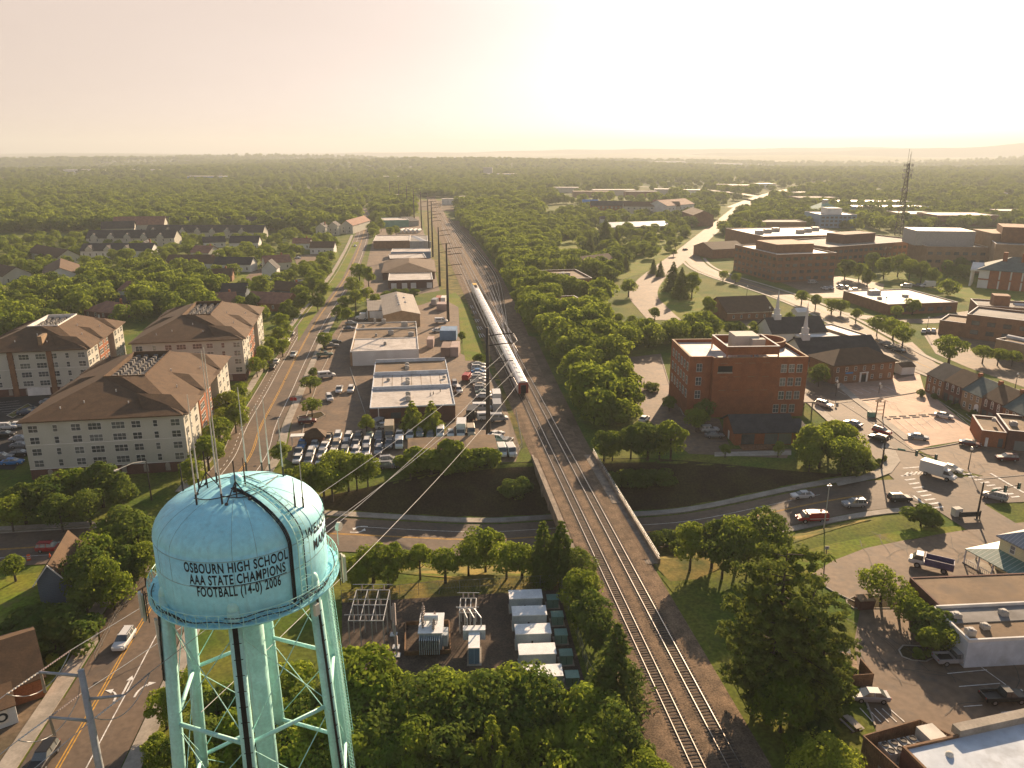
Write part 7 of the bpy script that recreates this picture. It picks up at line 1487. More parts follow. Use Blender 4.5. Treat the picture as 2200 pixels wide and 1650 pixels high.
def fence(name, pts, h, label, post="chain_link", step=3.0, rails=2, world=False):
    w = [Vector((*(p if world else P(*p)), 0)) for p in pts]; t = thing(name, label, "fence", w[0]); q = MB(); r_ = MB()
    for a, b_ in zip(w[:-1], w[1:]):
        n = max(1, int((b_ - a).length / step))
        for k in range(n + 1): p = a.lerp(b_, k / n) - w[0]; q.tube(p, p + Vector((0, 0, h)), .035, n=5)
        for j in range(rails): z = h * (1 - j / rails) - .03; r_.tube(a - w[0] + Vector((0, 0, z)), b_ - w[0] + Vector((0, 0, z)), .022, n=4)
        m = int((b_ - a).length / .45)
        for k in range(m): p = a.lerp(b_, k / m) - w[0]; p2 = a.lerp(b_, (k + 1) / m) - w[0]; r_.tube(p + Vector((0, 0, .05)), p2 + Vector((0, 0, h)), .007, n=3); r_.tube(p2 + Vector((0, 0, .05)), p + Vector((0, 0, h)), .007, n=3)
    q.build("posts", post, t); r_.build("mesh_panel", post, t); return t
fence("fence", [(735, 1297), (900, 1280), (1203, 1262), (1232, 1345), (1262, 1450), (1290, 1500)], 2.4, "chain-link fence round the substation")
fence("fence", [(205, 1420), (250, 1330), (330, 1222)], 1.3, "wire fence beside the left road's bank below the tower")
fence("fence", [(1108, 890), (1122, 965), (1105, 990)], 2.0, "chain-link fence at the yard's right edge by the railway")
# ------------------------------------------------------------------ trees
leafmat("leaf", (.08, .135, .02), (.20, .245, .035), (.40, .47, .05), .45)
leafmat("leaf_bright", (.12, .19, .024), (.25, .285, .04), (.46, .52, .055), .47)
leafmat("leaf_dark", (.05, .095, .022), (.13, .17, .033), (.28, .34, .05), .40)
leafmat("needle", (.075, .12, .032), (.15, .18, .04), (.30, .34, .05), .38)
def leaves(pos, nrm, size, rng, aspect=1.0):
    n = len(pos); nrm = nrm / np.maximum(1e-6, np.linalg.norm(nrm, axis=1))[:, None]
    t = rng.normal(size=(n, 3)); a = np.cross(nrm, t); a /= np.maximum(1e-6, np.linalg.norm(a, axis=1))[:, None]; b_ = np.cross(nrm, a)
    s = (size * rng.uniform(.6, 1.3, n))[:, None]
    v = np.stack([pos - a * s * aspect, pos - b_ * s * .62, pos + a * s * aspect, pos + b_ * s * .62], 1).reshape(-1, 3)
    return v
def mesh_np(name, v, m):
    n = len(v) // 4; me = bpy.data.meshes.new(name); me.vertices.add(len(v)); me.vertices.foreach_set('co', v.astype(np.float32).ravel())
    me.loops.add(len(v)); me.loops.foreach_set('vertex_index', np.arange(len(v), dtype=np.int32)); me.polygons.add(n); me.polygons.foreach_set('loop_start', np.arange(0, 4 * n, 4, dtype=np.int32))
    me.update(calc_edges=True); me.materials.append(M(m)); me.validate(); return me
def crown_broad(seed, r, z0, z1, nb, nl, ls, m="leaf", flat=1.0):
    g = np.random.default_rng(seed); cz = (z0 + z1) / 2; hz = (z1 - z0) / 2
    d = g.normal(size=(nb, 3)); d /= np.linalg.norm(d, axis=1)[:, None]; k = g.uniform(.35, .74, nb)[:, None]
    C = d * k * np.array([r, r, hz]) + np.array([0, 0, cz]); C[0] = (0, 0, cz + hz * .35)
    C[:, :2] *= (1 - .28 * np.clip((C[:, 2:3] - cz) / hz, -.4, 1))
    B = r * g.uniform(.24, .52, nb); V = []; Nn = []; per = nl // nb
    for i in range(nb):
        q = g.normal(size=(per, 3)); q /= np.linalg.norm(q, axis=1)[:, None]; q[:, 2] = np.where(g.random(per) < .35, np.abs(q[:, 2]), q[:, 2])
        rr = B[i] * g.uniform(.74, 1.1, per)[:, None]; p = C[i] + q * rr * np.array([1, 1, .8 * flat])
        deep = np.zeros(per, bool)
        for j in range(nb):
            if j != i: deep |= np.linalg.norm((p - C[j]) / np.array([1, 1, .8]), axis=1) < B[j] * .62
        p = p[~deep]; q = q[~deep]; V.append(p); Nn.append(q + g.normal(size=q.shape) * .36 + np.array([0, 0, .2]))
    return mesh_np("crown", leaves(np.concatenate(V), np.concatenate(Nn), ls, g), m), C
def trunk_mesh(seed, h, r, C=None, m="bark"):
    g = random.Random(seed); q = MB(); q.tube((0, 0, -.3), (0, 0, h * .5), r, r * .72, 8); q.tube((0, 0, h * .5), (g.uniform(-.2, .2), g.uniform(-.2, .2), h), r * .72, r * .4, 7)
    if C is not None:
        for c in C[: 7]: q.tube((0, 0, h * g.uniform(.45, .9)), tuple(c), r * .38, r * .1, 5)
    return q.build("trunk", m, me=True)
def crown_conifer(seed, r, z0, z1, nl, ls, m="needle", droop=.35, ragged=.25, power=1.0):
    g = np.random.default_rng(seed); nw = int((z1 - z0) / .62); V = []; Nn = []
    for w in range(nw):
        f = (w + .5) / nw; z = z0 + (z1 - z0) * f; R = r * (1 - f) ** power + .12; nbh = int(5 + 5 * (1 - f)); per = max(3, int(nl / nw / nbh * (1.75 - 1.5 * f)))
        for b_ in range(nbh):
            a = 2 * math.pi * (b_ + g.random()) / nbh; L = R * g.uniform(1 - ragged, 1 + ragged); t = g.uniform(.15, 1, per) ** .7
            s = g.normal(size=(per, 3)) * .13 * R * t[:, None]; p = np.stack([np.cos(a) * L * t, np.sin(a) * L * t, z - droop * L * t ** 1.5 + .2 * (1 - t)], 1) + s
            V.append(p); n_ = np.stack([np.cos(a) * .6 * np.ones(per), np.sin(a) * .6 * np.ones(per), np.ones(per)], 1); Nn.append(n_ + g.normal(size=n_.shape) * .5)
    return mesh_np("crown", leaves(np.concatenate(V), np.concatenate(Nn), ls, g, 1.5), m)
KINDS_ = {}
def proto(key, crown, trunk, base):
    KINDS_.setdefault(key, []).append((crown, trunk, base))
def add_kind(key, n, hgt_, r, clear, nb, nl, ls, m, tr=.28, flat=1.0):
    for i in range(n):
        s = abs(hash(key)) % 1 + sum(map(ord, key)) * 7 + i * 31; g = random.Random(s); hh = hgt_ * g.uniform(.93, 1.07)
        c, C = crown_broad(s, r * g.uniform(.9, 1.1), clear, hh, nb, nl, ls, m, flat); proto(key, c, trunk_mesh(s, clear + (hh - clear) * .45, tr, C), hh)
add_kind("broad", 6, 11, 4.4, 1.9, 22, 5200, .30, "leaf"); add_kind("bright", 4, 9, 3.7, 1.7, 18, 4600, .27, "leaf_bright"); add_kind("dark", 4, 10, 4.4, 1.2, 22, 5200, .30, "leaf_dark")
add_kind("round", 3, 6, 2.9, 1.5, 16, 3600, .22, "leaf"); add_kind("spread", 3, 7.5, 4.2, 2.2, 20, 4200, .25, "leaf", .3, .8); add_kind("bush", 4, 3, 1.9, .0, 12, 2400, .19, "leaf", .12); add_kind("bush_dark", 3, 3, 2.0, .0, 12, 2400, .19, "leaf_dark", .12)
add_kind("clump", 1, 10, 5.2, .6, 44, 9000, .24, "leaf_bright", .3)
for i in range(3): proto("cypress", crown_conifer(50 + i, 2.7, .3, 11.5, 5200, .22, "leaf_dark", .1, .2, .62), trunk_mesh(50 + i, 8, .22), 11.5)
for i in range(3): proto("spruce", crown_conifer(60 + i, 4.6, .6, 13, 6800, .25, "needle", .35, .25, .9), trunk_mesh(60 + i, 11, .28), 13)
for i in range(2): proto("spruce_bright", crown_conifer(66 + i, 2.4, .2, 8, 5200, .17, "leaf_bright", .1, .2, .8), trunk_mesh(66 + i, 6, .18), 8)
def pine(seed):
    g = np.random.default_rng(seed); R_ = random.Random(seed); V = []; Nn = []; q = MB(); q.tube((0, 0, -.4), (0, 0, 12), .42, .28, 9); q.tube((0, 0, 12), (0, 0, 21.5), .28, .06, 8)
    for k in range(54):
        f = (k + .5) / 54; z = 2.4 + 18.8 * f; a = k * 2.4 + R_.uniform(-.5, .5); L = (5.8 * math.sin(math.pi * (.25 + .56 * f)) + .6) * R_.uniform(.65, 1.25); up = R_.uniform(-.1, .28)
        e = Vector((math.cos(a) * L, math.sin(a) * L, z + L * up)); q.tube((0, 0, z), tuple(e), .09, .025, 5)
        for j in range(5):
            c = Vector((0, 0, z)).lerp(e, .42 + .145 * j) + Vector((R_.gauss(0, .35), R_.gauss(0, .35), R_.gauss(.1, .2))); n = 46
            d = g.normal(size=(n, 3)); d /= np.linalg.norm(d, axis=1)[:, None]; V.append(np.array(c) + d * g.uniform(.3, 1.0, n)[:, None] * np.array([1.0, 1.0, .55]) * R_.uniform(.7, 1.15)); Nn.append(d + np.array([0, 0, .9]) + g.normal(size=d.shape) * .4)
    proto("pine", mesh_np("crown", leaves(np.concatenate(V), np.concatenate(Nn), .24, g, 1.6), "needle"), q.build("trunk", "bark", me=True), 21.5)
for i in range(3): pine(80 + i)
NAME = dict(broad="broadleaf_tree", bright="broadleaf_tree", dark="broadleaf_tree", round="round_tree", spread="broadleaf_tree", bush="shrub", bush_dark="shrub", clump="broadleaf_tree", cypress="cypress", spruce="conifer", spruce_bright="conifer", pine="pine_tree")
TR = random.Random(4); NT = [0]
TREES_AT = []
def tree(kind, x, y, h, label, group=None, wide=1.0):
    v = KINDS_[kind]; c, tk, base = v[TR.randrange(len(v))]; s = h / base; z = hgt(x, y)
    t = thing(NAME[kind], label, "shrub" if "bush" in kind else "tree", (x, y, z - .05), TR.uniform(0, 6.28), group); w = s * wide * TR.uniform(.95, 1.06); t.scale = (w, w, s)
    link("crown", c, t); link("trunk", tk, t); NT[0] += 1; TREES_AT.append((x, y)); return t
def TT(kind, px, py, h, label, group=None, wide=1.0):
    x, y = P(px, py, h); 
    for _ in range(3): x, y = P(px, py, h + hgt(x, y))
    return tree(kind, x, y, h, label, group, wide)
def many(kinds, lst, label, group):
    for i, e in enumerate(lst):
        k = kinds if isinstance(kinds, str) else kinds[i % len(kinds)]; TT(k, e[0], e[1], e[2], label, group, e[3] if len(e) > 3 else 1.0)
# left of the tower and in front of the nearest apartments
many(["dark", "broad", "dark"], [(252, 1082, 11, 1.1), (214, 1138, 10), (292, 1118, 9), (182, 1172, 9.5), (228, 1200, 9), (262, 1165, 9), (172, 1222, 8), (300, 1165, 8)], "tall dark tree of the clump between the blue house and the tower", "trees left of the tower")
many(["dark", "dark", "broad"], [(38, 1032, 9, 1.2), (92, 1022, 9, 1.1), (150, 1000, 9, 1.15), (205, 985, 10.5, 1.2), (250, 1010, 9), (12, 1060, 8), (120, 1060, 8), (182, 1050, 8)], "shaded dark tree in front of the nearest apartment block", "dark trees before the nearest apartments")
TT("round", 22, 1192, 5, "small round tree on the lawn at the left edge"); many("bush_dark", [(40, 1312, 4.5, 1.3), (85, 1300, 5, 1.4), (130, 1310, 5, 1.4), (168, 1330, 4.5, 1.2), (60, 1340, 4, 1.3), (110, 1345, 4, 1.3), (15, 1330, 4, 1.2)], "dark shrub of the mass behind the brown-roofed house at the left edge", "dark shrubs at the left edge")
TT("bush", 112, 1408, 2.2, "small green shrub at the corner of the brown-roofed house")
many(["broad", "bright", "broad"], [(512, 822, 8.5), (487, 836, 8.5), (500, 862, 8.5, 1.15), (465, 896, 8.5, 1.15), (440, 936, 8.5, 1.15), (404, 984, 8.0, 1.1), (478, 872, 7.5)], "street tree beside the nearest apartment block's road side", "street trees beside the nearest apartments")
many(["bright", "broad"], [(600, 668, 8), (612, 688, 8), (596, 702, 8.5), (580, 722, 8.5, 1.1), (562, 742, 8.5, 1.1), (548, 762, 7.5), (604, 725, 7)], "street tree beside the middle apartment block's road side", "street trees beside the middle apartments")
TT("spread", 664, 806, 5.5, "wide spreading tree at the yard's left edge above the planted island", wide=1.25); TT("spread", 668, 856, 5.2, "roundish tree on the planted island by the left road", wide=1.1); TT("round", 694, 712, 6.5, "dark round tree beside the left road's yard"); TT("bush_dark", 673, 789, 2.8, "small dark shrub at the yard's edge by the left road")
TT("spruce_bright", 884, 860, 8.5, "left of two light conifers before the brick warehouse", "light conifers before the brick warehouse", 1.35); TT("spruce_bright", 926, 860, 8.5, "right of two light conifers before the brick warehouse", "light conifers before the brick warehouse", 1.35); TT("bright", 786, 890, 5.5, "small bright tree at the crowded lot's upper edge")
many(["bright", "broad"], [(722, 962, 9.5, 1.05), (762, 968, 9), (690, 985, 9), (650, 998, 8), (745, 990, 8), (788, 1000, 7.5), (710, 1010, 8), (620, 1000, 7), (600, 945, 6)], "sunlit tree between the crowded car lot and the sunken road", "trees below the crowded car lot")
many(["bush", "round", "bush"], [(895, 962, 6, 1.2), (925, 975, 6, 1.2), (965, 945, 7), (958, 985, 5, 1.3), (995, 985, 5, 1.4), (1030, 985, 5, 1.3), (1056, 990, 4.5), (880, 985, 5), (1010, 1005, 4, 1.3), (975, 1010, 4, 1.3)], "shrub or small tree in front of the pink-brown shed", "shrubs before the pink-brown shed")
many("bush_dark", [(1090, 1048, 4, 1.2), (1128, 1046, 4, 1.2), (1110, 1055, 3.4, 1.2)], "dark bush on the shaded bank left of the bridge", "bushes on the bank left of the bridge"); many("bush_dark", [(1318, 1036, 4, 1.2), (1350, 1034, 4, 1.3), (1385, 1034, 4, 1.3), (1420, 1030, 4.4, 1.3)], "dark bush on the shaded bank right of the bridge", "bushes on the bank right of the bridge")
many(["bright", "round", "broad"], [(752, 1188, 6.5), (798, 1170, 7), (850, 1160, 7), (900, 1170, 6.5), (955, 1178, 6.5), (1042, 1126, 9, 1.05), (1088, 1158, 7.5), (1122, 1168, 6.5), (1005, 1150, 7.5), (775, 1215, 5), (832, 1205, 5)], "small tree in the row between the substation and the sunken road", "trees above the substation")
TT("cypress", 1168, 1120, 11, "left of two dark pointed trees beside the railway"); TT("cypress", 1206, 1118, 11.5, "right of two dark pointed trees beside the railway")
many(["dark", "broad"], [(1248, 1180, 7), (1262, 1225, 7.5), (1272, 1268, 7.5), (1240, 1230, 7), (1285, 1300, 7), (1258, 1290, 6), (1296, 1330, 6)], "tree in the narrow belt between the substation and the railway", "trees between the substation and the railway")
TT("spruce", 1328, 1338, 13, "big dark conifer beside the track at the bottom", wide=1.05)
many(["broad", "dark", "broad", "dark"], [(778, 1382, 12, 1.05), (745, 1430, 11), (818, 1432, 10.5), (768, 1492, 10), (838, 1490, 9), (905, 1450, 10, 1.05), (955, 1432, 10.5), (872, 1495, 9), (1008, 1440, 10), (1060, 1452, 10), (935, 1495, 9), (1000, 1500, 9), (1105, 1432, 10.5, 1.1), (1150, 1440, 10.5), (1200, 1465, 9), (1070, 1510, 9), (1140, 1505, 9), (820, 1545, 9), (890, 1555, 9), (960, 1560, 9), (770, 1560, 9), (700, 1600, 8), (1165, 1560, 8)], "tree of the thick grove along the bottom below the substation", "trees of the bottom grove")
many("spruce_bright", [(1056, 1535, 10, .8), (1106, 1560, 9, .85), (1032, 1585, 8, .9), (1080, 1600, 8, .9)], "bright pointed conifer at the bottom edge before the grove", "bright conifers at the bottom edge")
many(["broad", "dark", "bright"], [(1270, 1480, 10, 1.1), (1310, 1505, 9.5), (1235, 1530, 9), (1290, 1560, 9), (1345, 1560, 8), (1390, 1600, 7), (1420, 1625, 6), (1330, 1610, 7), (1240, 1600, 8)], "tree of the grove at the bottom left of the tracks", "trees at the bottom beside the tracks")
many(["broad", "bright", "dark"], [(400, 1440, 7), (345, 1478, 6), (460, 1470, 8), (545, 1440, 8), (620, 1420, 8), (652, 1470, 9), (585, 1500, 9), (500, 1530, 9), (420, 1545, 8), (340, 1570, 6), (640, 1560, 9), (560, 1580, 9), (450, 1610, 8), (690, 1530, 9)], "tree growing under and behind the tower's legs", "trees under the tower")
# right of the railway, near
many("pine", [(1692, 1182, 22, .92), (1650, 1240, 18, .9), (1748, 1275, 17, .92), (1780, 1330, 13), (1672, 1330, 14, .95)], "tall dark pine of the clump between the railway and the near lot", "tall pines right of the railway")
many(["broad", "dark"], [(1490, 1118, 9.5), (1538, 1108, 10, 1.05), (1592, 1104, 10.5), (1650, 1096, 10.5), (1615, 1130, 9), (1560, 1140, 9), (1680, 1130, 9)], "leafy tree of the clump between the bridge and the bare lot", "leafy trees above the pines"); many("bush_dark", [(1408, 1142, 3.2, 1.3), (1436, 1140, 3.2, 1.3), (1464, 1150, 3.2, 1.2)], "clipped dark hedge shrub right of the bridge parapet", "hedge right of the bridge")
many(["dark", "broad"], [(1660, 1400, 9, 1.1), (1715, 1415, 9, 1.1), (1770, 1400, 8), (1690, 1455, 8, 1.1)], "leafy dark tree growing under the tall pines", "trees under the tall pines")
many(["bush", "bush_dark"], [(1740, 1530, 3), (1770, 1545, 3), (1720, 1570, 3), (1765, 1500, 3.5), (1820, 1470, 3)], "shrub at the pines' feet beside the near lot", "shrubs at the pines' feet")
TT("clump", 1788, 1578, 9, "round knobbly tree at the bottom edge beside the wooden screen")
TT("spread", 1904, 1218, 6.5, "slim-trunked tree on the planted island, left one"); TT("spread", 1942, 1262, 5.5, "slim-trunked tree on the planted island, right one"); many(["round", "bush_dark", "round"], [(1975, 1290, 5, 1.2), (2008, 1312, 5, 1.3), (2032, 1338, 4.6, 1.2), (2000, 1350, 4.2, 1.1)], "dark leafy shrub-like tree along the flat building's left end", "shrub-like trees beside the flat building")
TT("bush", 1975, 1392, 1.6, "small green shrub in the kerbed bed before the pickup"); TT("bush", 2000, 1395, 1.3, "low green shrub right beside the pickup's bed"); TT("bush_dark", 1985, 1086, 4.2, "dark rounded shrub at the crossing's lawn corner", wide=1.3); TT("bush_dark", 2010, 1096, 3.6, "dark shrub right of the rounded one at the crossing's lawn corner", wide=1.2)
many(["bright", "round", "bright"], [(1790, 892, 10), (1752, 910, 9.5), (1832, 905, 9.5), (1770, 925, 9), (1815, 935, 9), (1850, 950, 7), (1745, 950, 7)], "sunlit tree of the clump at the crossing below the brick office", "trees at the crossing"); many("bush", [(1890, 985, 1.5), (1903, 978, 1.5), (1880, 992, 1.4)], "low yellow-green shrub round the traffic signal", "shrubs at the traffic signal"); many("bush_dark", [(1830, 985, 4, 1.2), (1860, 985, 3.5, 1.2), (1738, 965, 4)], "dark shrub below the crossing's tree clump", "dark shrubs at the crossing")
many(["dark", "broad"], [(1396, 902, 10, 1.1), (1446, 900, 10.5, 1.1), (1358, 922, 9), (1420, 925, 9), (1300, 920, 8), (1318, 930, 7)], "dark leafy tree of the clump left of the low brick shop", "dark trees left of the low brick shop"); TT("round", 1500, 876, 6.5, "tree at the brick office's lower left corner", wide=1.1); TT("dark", 1518, 856, 8, "dark tall tree hugging the brick office's notch", wide=.8); TT("round", 1560, 954, 3.4, "small round tree on the grass strip before the low brick shop"); TT("round", 1675, 945, 4.4, "slim small tree before the low brick shop's right end", wide=.6)
TT("round", 1440, 850, 4.5, "small tree in a planter left of the brick office"); many("bush", [(1395, 820, 2.6), (1408, 822, 2.8), (1365, 800, 2.5), (1350, 795, 2.5)], "small shrub on the sunlit lot left of the brick office", "shrubs on the lot left of the brick office")
many("bush_dark", [(2010, 845, 1.8), (2040, 858, 1.8), (2056, 866, 1.6), (2090, 880, 1.8), (2128, 898, 2.2, 1.3), (1982, 836, 2.2), (2160, 915, 1.8)], "clipped dark shrub along the townhouse row's front", "shrubs before the townhouses")
TT("dark", 1764, 780, 7.5, "round dark tree beside the inn's left end", wide=1.0); many(["spread"], [(2048, 722, 10, 1.2)], "wide lone street tree between the depot and the townhouses", None); many("spread", [(2118, 738, 7), (2150, 745, 6.5), (2180, 750, 6)], "small street tree in the row before the depot annex", "street trees before the depot")
many(["spread", "broad"], [(1925, 680, 9, 1.15), (1890, 672, 9), (1945, 700, 8)], "leafy tree by the diagonal street before the depot", "leafy trees by the diagonal street"); many("round", [(1555, 580, 6), (1582, 585, 6), (1725, 622, 7), (1755, 632, 7), (1790, 640, 7), (1810, 642, 7), (1842, 662, 6), (1965, 640, 7.5), (1930, 655, 6)], "young street tree along the diagonal street", "young street trees")
many(["dark", "broad"], [(1820, 552, 12), (1850, 560, 11), (1868, 575, 10), (1905, 548, 13), (1935, 545, 13), (1960, 552, 13), (1985, 560, 12), (2010, 570, 11), (1880, 540, 12), (2040, 558, 11), (2070, 552, 11)], "dark tree standing before the hospital", "trees before the hospital")
many(["spruce", "broad"], [(1448, 562, 15, 1.1), (1490, 580, 14, 1.1), (1466, 574, 15)], "big dark tree inside the bend of the cemetery street", "big trees inside the street's bend"); many(["broad", "dark"], [(1526, 632, 11), (1500, 668, 8), (1545, 680, 7), (1590, 688, 7), (1620, 690, 7), (1570, 690, 6), (1695, 668, 7)], "leafy tree beside the dark brown-roofed hall", "trees round the hall"); TT("round", 1352, 598, 9, "bright round tree left of the street's bend")
many("round", [(1330, 672, 5), (1358, 676, 5), (1408, 660, 6)], "small tree at the street's end below the bend", "small trees below the bend"); many("spruce", [(1302, 468, 20), (1325, 488, 16), (1345, 545, 10), (1268, 500, 14), (1405, 555, 9), (1420, 560, 9)], "dark pointed conifer in the cemetery", "conifers in the cemetery"); many("round", [(1383, 520, 8, 1.2), (1295, 520, 7, 1.3), (1260, 528, 6), (1452, 520, 5), (1448, 535, 5), (1360, 515, 6)], "rounded bush-like tree in the cemetery", "round trees in the cemetery")
many(["bush"], [(2000 / 2, 712, 1)], "low bush in the weeds beside the track", None) if False else None
TT("round", 992, 712, 4.5, "small reddish-brown tree on the lawn strip beside the containers", wide=.9); TT("bush", 1030, 758, 3, "round bush at the lawn strip's lower end", wide=1.3)
many(["bright", "broad"], [(770, 560, 12), (758, 590, 11), (790, 572, 11), (738, 632, 9), (762, 622, 10), (722, 652, 8), (786, 612, 9), (803, 630, 8), (745, 660, 7)], "leafy tree between the left road and the workshops", "trees between the left road and the workshops"); many("bush", [(830, 625, 4, 1.4), (850, 620, 4, 1.4), (870, 618, 4, 1.4), (890, 620, 4, 1.4), (812, 632, 4, 1.3)], "hedge-like shrub behind the metal workshop", "hedge behind the metal workshop"); many(["broad", "bright"], [(818, 470, 11), (838, 485, 10), (850, 482, 10), (860, 438, 12), (880, 442, 12), (800, 440, 12)], "leafy tree by the far warehouses", "trees by the far warehouses")
many(["broad", "dark"], [(560, 590, 12, 1.2), (540, 625, 9), (655, 560, 11), (668, 590, 11), (690, 600, 10), (680, 625, 9), (650, 622, 9), (628, 655, 7), (616, 640, 7)], "leafy tree among the houses beside the left road", "trees among the houses by the left road")
# scattered woods and garden trees: the nearest ones each a tree, the far rest one wood
cand = []
def scatter(poly_px, step, kinds, h0, h1, label, group, keep=1.0, seed=0):
    w = [P(*p) for p in poly_px]; R_ = random.Random(seed); xs = [p[0] for p in w]; ys = [p[1] for p in w]; y = min(ys)
    while y < max(ys):
        x = min(xs)
        while x < max(xs):
            a, b_ = x + R_.uniform(-.42, .42) * step, y + R_.uniform(-.42, .42) * step
            if R_.random() < keep and inside(a, b_, w) and not occ(a, b_): cand.append((a, b_, R_.choice(kinds), R_.uniform(h0, h1), label, group))
            x += step
        y += step
scatter([(984, 470), (1060, 452), (1150, 462), (1180, 540), (1175, 600), (1240, 650), (1275, 700), (1330, 790), (1372, 880), (1365, 925), (1310, 950), (1292, 925), (1240, 830), (1180, 740), (1125, 665), (1085, 590), (1040, 530)], 7.2, ["broad", "bright", "broad", "bright"], 8, 13.5, "leafy tree of the long belt along the railway's right side", "trees of the railway belt", 1, 1)
scatter([(1270, 735), (1420, 726), (1530, 712), (1530, 738), (1440, 745), (1400, 757), (1330, 768)], 7.5, ["bright", "broad"], 7, 10, "bright leafy tree between the railway belt and the brick office", "trees left above the brick office", 1, 2)
scatter([(1160, 470), (1270, 500), (1200, 520), (1180, 560), (1262, 560), (1340, 560), (1330, 605), (1240, 620), (1300, 650), (1270, 690), (1180, 600)], 8, ["broad", "dark", "bright"], 8, 13, "tree in the wooded ground left of the cemetery", "trees left of the cemetery", .9, 3)
scatter([(0, 640), (200, 600), (420, 590), (470, 640), (480, 690), (300, 700), (240, 690), (90, 720), (0, 740), (-60, 760), (-120, 700)], 8.8, ["broad", "bright", "broad", "dark"], 8, 12.5, "leafy garden tree behind the left apartment block", "trees behind the apartments", .95, 4)
scatter([(-150, 640), (-150, 520), (0, 520), (350, 500), (700, 500), (730, 560), (640, 690), (560, 700), (480, 640), (420, 590), (200, 600), (0, 640)], 11.5, ["broad", "bright", "broad"], 5, 9, "leafy garden tree among the left houses", "garden trees among the left houses", .85, 5)
scatter([(1170, 480), (1300, 470), (1470, 490), (1480, 520), (1420, 560), (1340, 560), (1260, 545)], 12, ["broad", "round", "dark"], 5, 11, "tree standing on the cemetery lawns", "trees on the cemetery lawns", .8, 6)
scatter([(1530, 470), (1600, 430), (2330, 430), (2330, 500), (2100, 490), (1960, 500), (1700, 490), (1620, 500), (1600, 540), (1540, 500)], 11, ["broad", "dark"], 8, 14, "tree on the far right among offices", "trees among the far right offices", .7, 7)
scatter([(1195, 455), (1330, 445), (1480, 440), (1560, 440), (1520, 490), (1420, 500), (1200, 490)], 12, ["broad", "dark"], 7, 13, "tree among the far apartment blocks", "trees among the far apartments", .7, 8)
scatter([(640, 700), (700, 600), (735, 540), (720, 530), (640, 620), (600, 690)], 8, ["broad", "bright"], 6, 9, "leafy tree on the bank of the left road", "trees on the left road's bank", .6, 9)
scatter([(2040, 600), (2085, 560), (2080, 640), (2020, 640)], 12, ["broad"], 7, 10, "tree on the courthouse lawn", "trees on the courthouse lawn", .5, 10)
cand.sort(key=lambda c: math.hypot(c[0], c[1])); NEAR_MAX = 296
pts = []
for i, (x, y, k, h_, lab, grp) in enumerate(cand):
    if NT[0] < NEAR_MAX: tree(k, x, y, h_, lab, grp, 1.05)
    else: pts.append((x, y, h_, k))
print("trees:", NT[0], "rest:", len(pts))
# far woods
R_ = random.Random(21)
from mathutils import noise
def far_open(x, y):
    """open ground among the far woods"""
    return noise.noise(Vector((x * .0022, y * .0016, 3.3))) > (.26 if x < 0 else .2)
y = 640.0
while y < 5200:
    st_ = 9.5 + max(0, y - 700) * .0075; xm = y * .78 + 60; x = -xm
    while x < xm:
        a, b_ = x + R_.uniform(-.45, .45) * st_, y + R_.uniform(-.45, .45) * st_; x += st_
        if occ(a, b_): continue
        px, py = proj(a, b_, 0)
        if px < -60 or px > 2260: continue
        if 890 < px < 985 and py > 425: continue
        if px < 760 and py > 500: continue
        if px > 1160 and px < 1600 and py > 440: continue
        if px >= 1600 and py > 436: continue
        if py > 470 and px < 1160 and px > 985: continue
        dens = 1.0
        if far_open(a, b_): dens = .4 if py < 440 else .6
        if px > 1200 and 395 < py < 440: dens *= .5
        if 540 < px < 790 and 400 < py < 424: dens *= .15
        if R_.random() > dens: continue
        if any(abs(a - fx_) < fr and b_ > fy_ - fr * (1.0) and b_ < fy_ + fr for fx_, fy_, fr in FB): continue
        pts.append((a, b_, R_.uniform(6, 17) * (1 + max(0, y - 1500) * .00012), "broad" if R_.random() < .8 else "dark"))
    y += st_
print("wood points:", len(pts))
FK = []
for i in range(5):
    c, C = crown_broad(900 + i, 6.3, 1.0, 11, 18, 2200, .6, "leaf" if i < 4 else "leaf_dark"); o = bpy.data.objects.new("wood_tree_source", c); FK.append(o)
me = bpy.data.meshes.new("far_woods"); me.from_pydata([(x, y, hgt(x, y) - .3) for x, y, h_, k in pts], [], [])
at = me.attributes.new("size", 'FLOAT', 'POINT'); at.data.foreach_set('value', [h_ / 11 for _, _, h_, _ in pts])
at = me.attributes.new("turn", 'FLOAT', 'POINT'); at.data.foreach_set('value', [R_.uniform(0, 6.28) for _ in pts])
at = me.attributes.new("pick", 'INT', 'POINT'); at.data.foreach_set('value', [4 if k == "dark" else R_.randrange(4) for _, _, _, k in pts])
wood = link("far_woods", me, kind="stuff"); tag(wood, "broad wooded country stretching from the houses to the hazy horizon", "woodland")
ng = bpy.data.node_groups.new("wood", 'GeometryNodeTree'); ng.interface.new_socket("Geometry", in_out='INPUT', socket_type='NodeSocketGeometry'); ng.interface.new_socket("Geometry", in_out='OUTPUT', socket_type='NodeSocketGeometry')
N = ng.nodes; Lk = ng.links; gi = N.new('NodeGroupInput'); go = N.new('NodeGroupOutput'); mp = N.new('GeometryNodeMeshToPoints'); ip = N.new('GeometryNodeInstanceOnPoints'); ip.inputs['Pick Instance'].default_value = True
Lk.new(gi.outputs[0], mp.inputs[0]); Lk.new(mp.outputs[0], ip.inputs['Points']); j = N.new('GeometryNodeGeometryToInstance')
for o in reversed(FK):
    oi = N.new('GeometryNodeObjectInfo'); oi.inputs['Object'].default_value = o; oi.inputs['As Instance'].default_value = True; Lk.new(oi.outputs['Geometry'], j.inputs[0])
Lk.new(j.outputs[0], ip.inputs['Instance'])
def na(nm, ty): n = N.new('GeometryNodeInputNamedAttribute'); n.data_type = ty; n.inputs[0].default_value = nm; return n.outputs[0]
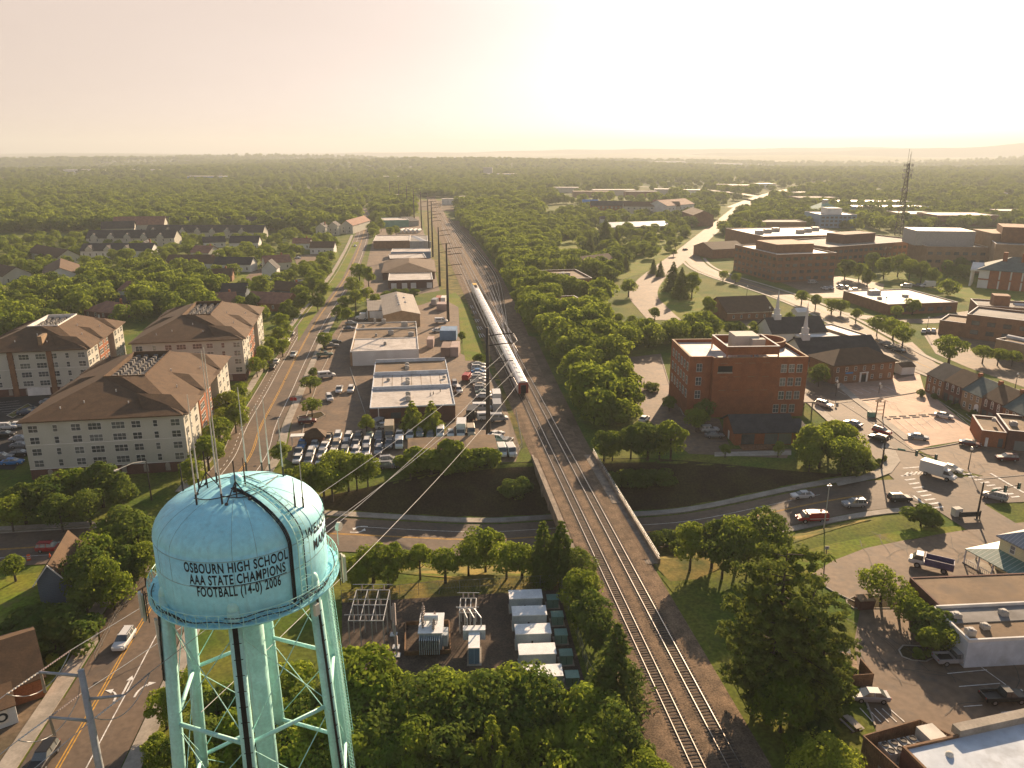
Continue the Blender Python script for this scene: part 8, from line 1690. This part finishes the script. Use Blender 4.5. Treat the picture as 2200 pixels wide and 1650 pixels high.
Lk.new(na("pick", 'INT'), ip.inputs['Instance Index']); Lk.new(na("size", 'FLOAT'), ip.inputs['Scale'])
cx_ = N.new('ShaderNodeCombineXYZ'); Lk.new(na("turn", 'FLOAT'), cx_.inputs[2]); Lk.new(cx_.outputs[0], ip.inputs['Rotation']); Lk.new(ip.outputs[0], go.inputs[0])
md = wood.modifiers.new("wood", 'NODES'); md.node_group = ng

# ------------------------------------------------------------------ hills on the horizon and the haze
mat("hill", (.05, .065, .035), (.065, .075, .045), sc=.002, rough=1, spec=0)
def hill(x0, x1, y, prof, dep_=1400):
    q = MB(); n = 60; v = []; rows = 6
    for r in range(rows + 1):
        for k in range(n + 1):
            f = k / n; h_ = float(np.interp(f, [p[0] for p in prof], [p[1] for p in prof])) + 6 * math.sin(f * 23) + 4 * math.sin(f * 51); v.append((x0 + (x1 - x0) * f, y + dep_ * (r / rows - .5), -30 + max(0, h_ + 30) * math.sin(math.pi * r / rows)))
    q.add(v, [(r * (n + 1) + k, r * (n + 1) + k + 1, (r + 1) * (n + 1) + k + 1, (r + 1) * (n + 1) + k) for r in range(rows) for k in range(n)]); q.build("hills", "hill", kind='structure', smooth=True)
hill(2200, 9500, 9600, [(0, 20), (.25, 62), (.42, 90), (.5, 128), (.58, 172), (.66, 212), (.74, 204), (.85, 214), (1, 190)])
hill(-2500, 6000, 11500, [(0, 20), (.3, 50), (.5, 88), (.62, 72), (.75, 100), (1, 95)])
hz = MB().box(-15800, -400, -45, 15800, 16000, 240).build("haze", M("white_wall"), kind="stuff"); hz.data.materials.clear(); tag(hz, "pale evening haze lying over the whole town", "haze")
m = bpy.data.materials.new("haze"); m.use_nodes = True; t = m.node_tree; t.nodes.remove(t.nodes['Principled BSDF']); pv = t.nodes.new('ShaderNodeVolumePrincipled'); pv.inputs['Color'].default_value = (.60, .65, .68, 1); pv.inputs['Density'].default_value = HAZE_DENSITY; pv.inputs['Anisotropy'].default_value = .22
t.links.new(pv.outputs[0], t.nodes['Material Output'].inputs['Volume']); hz.data.materials.append(m)
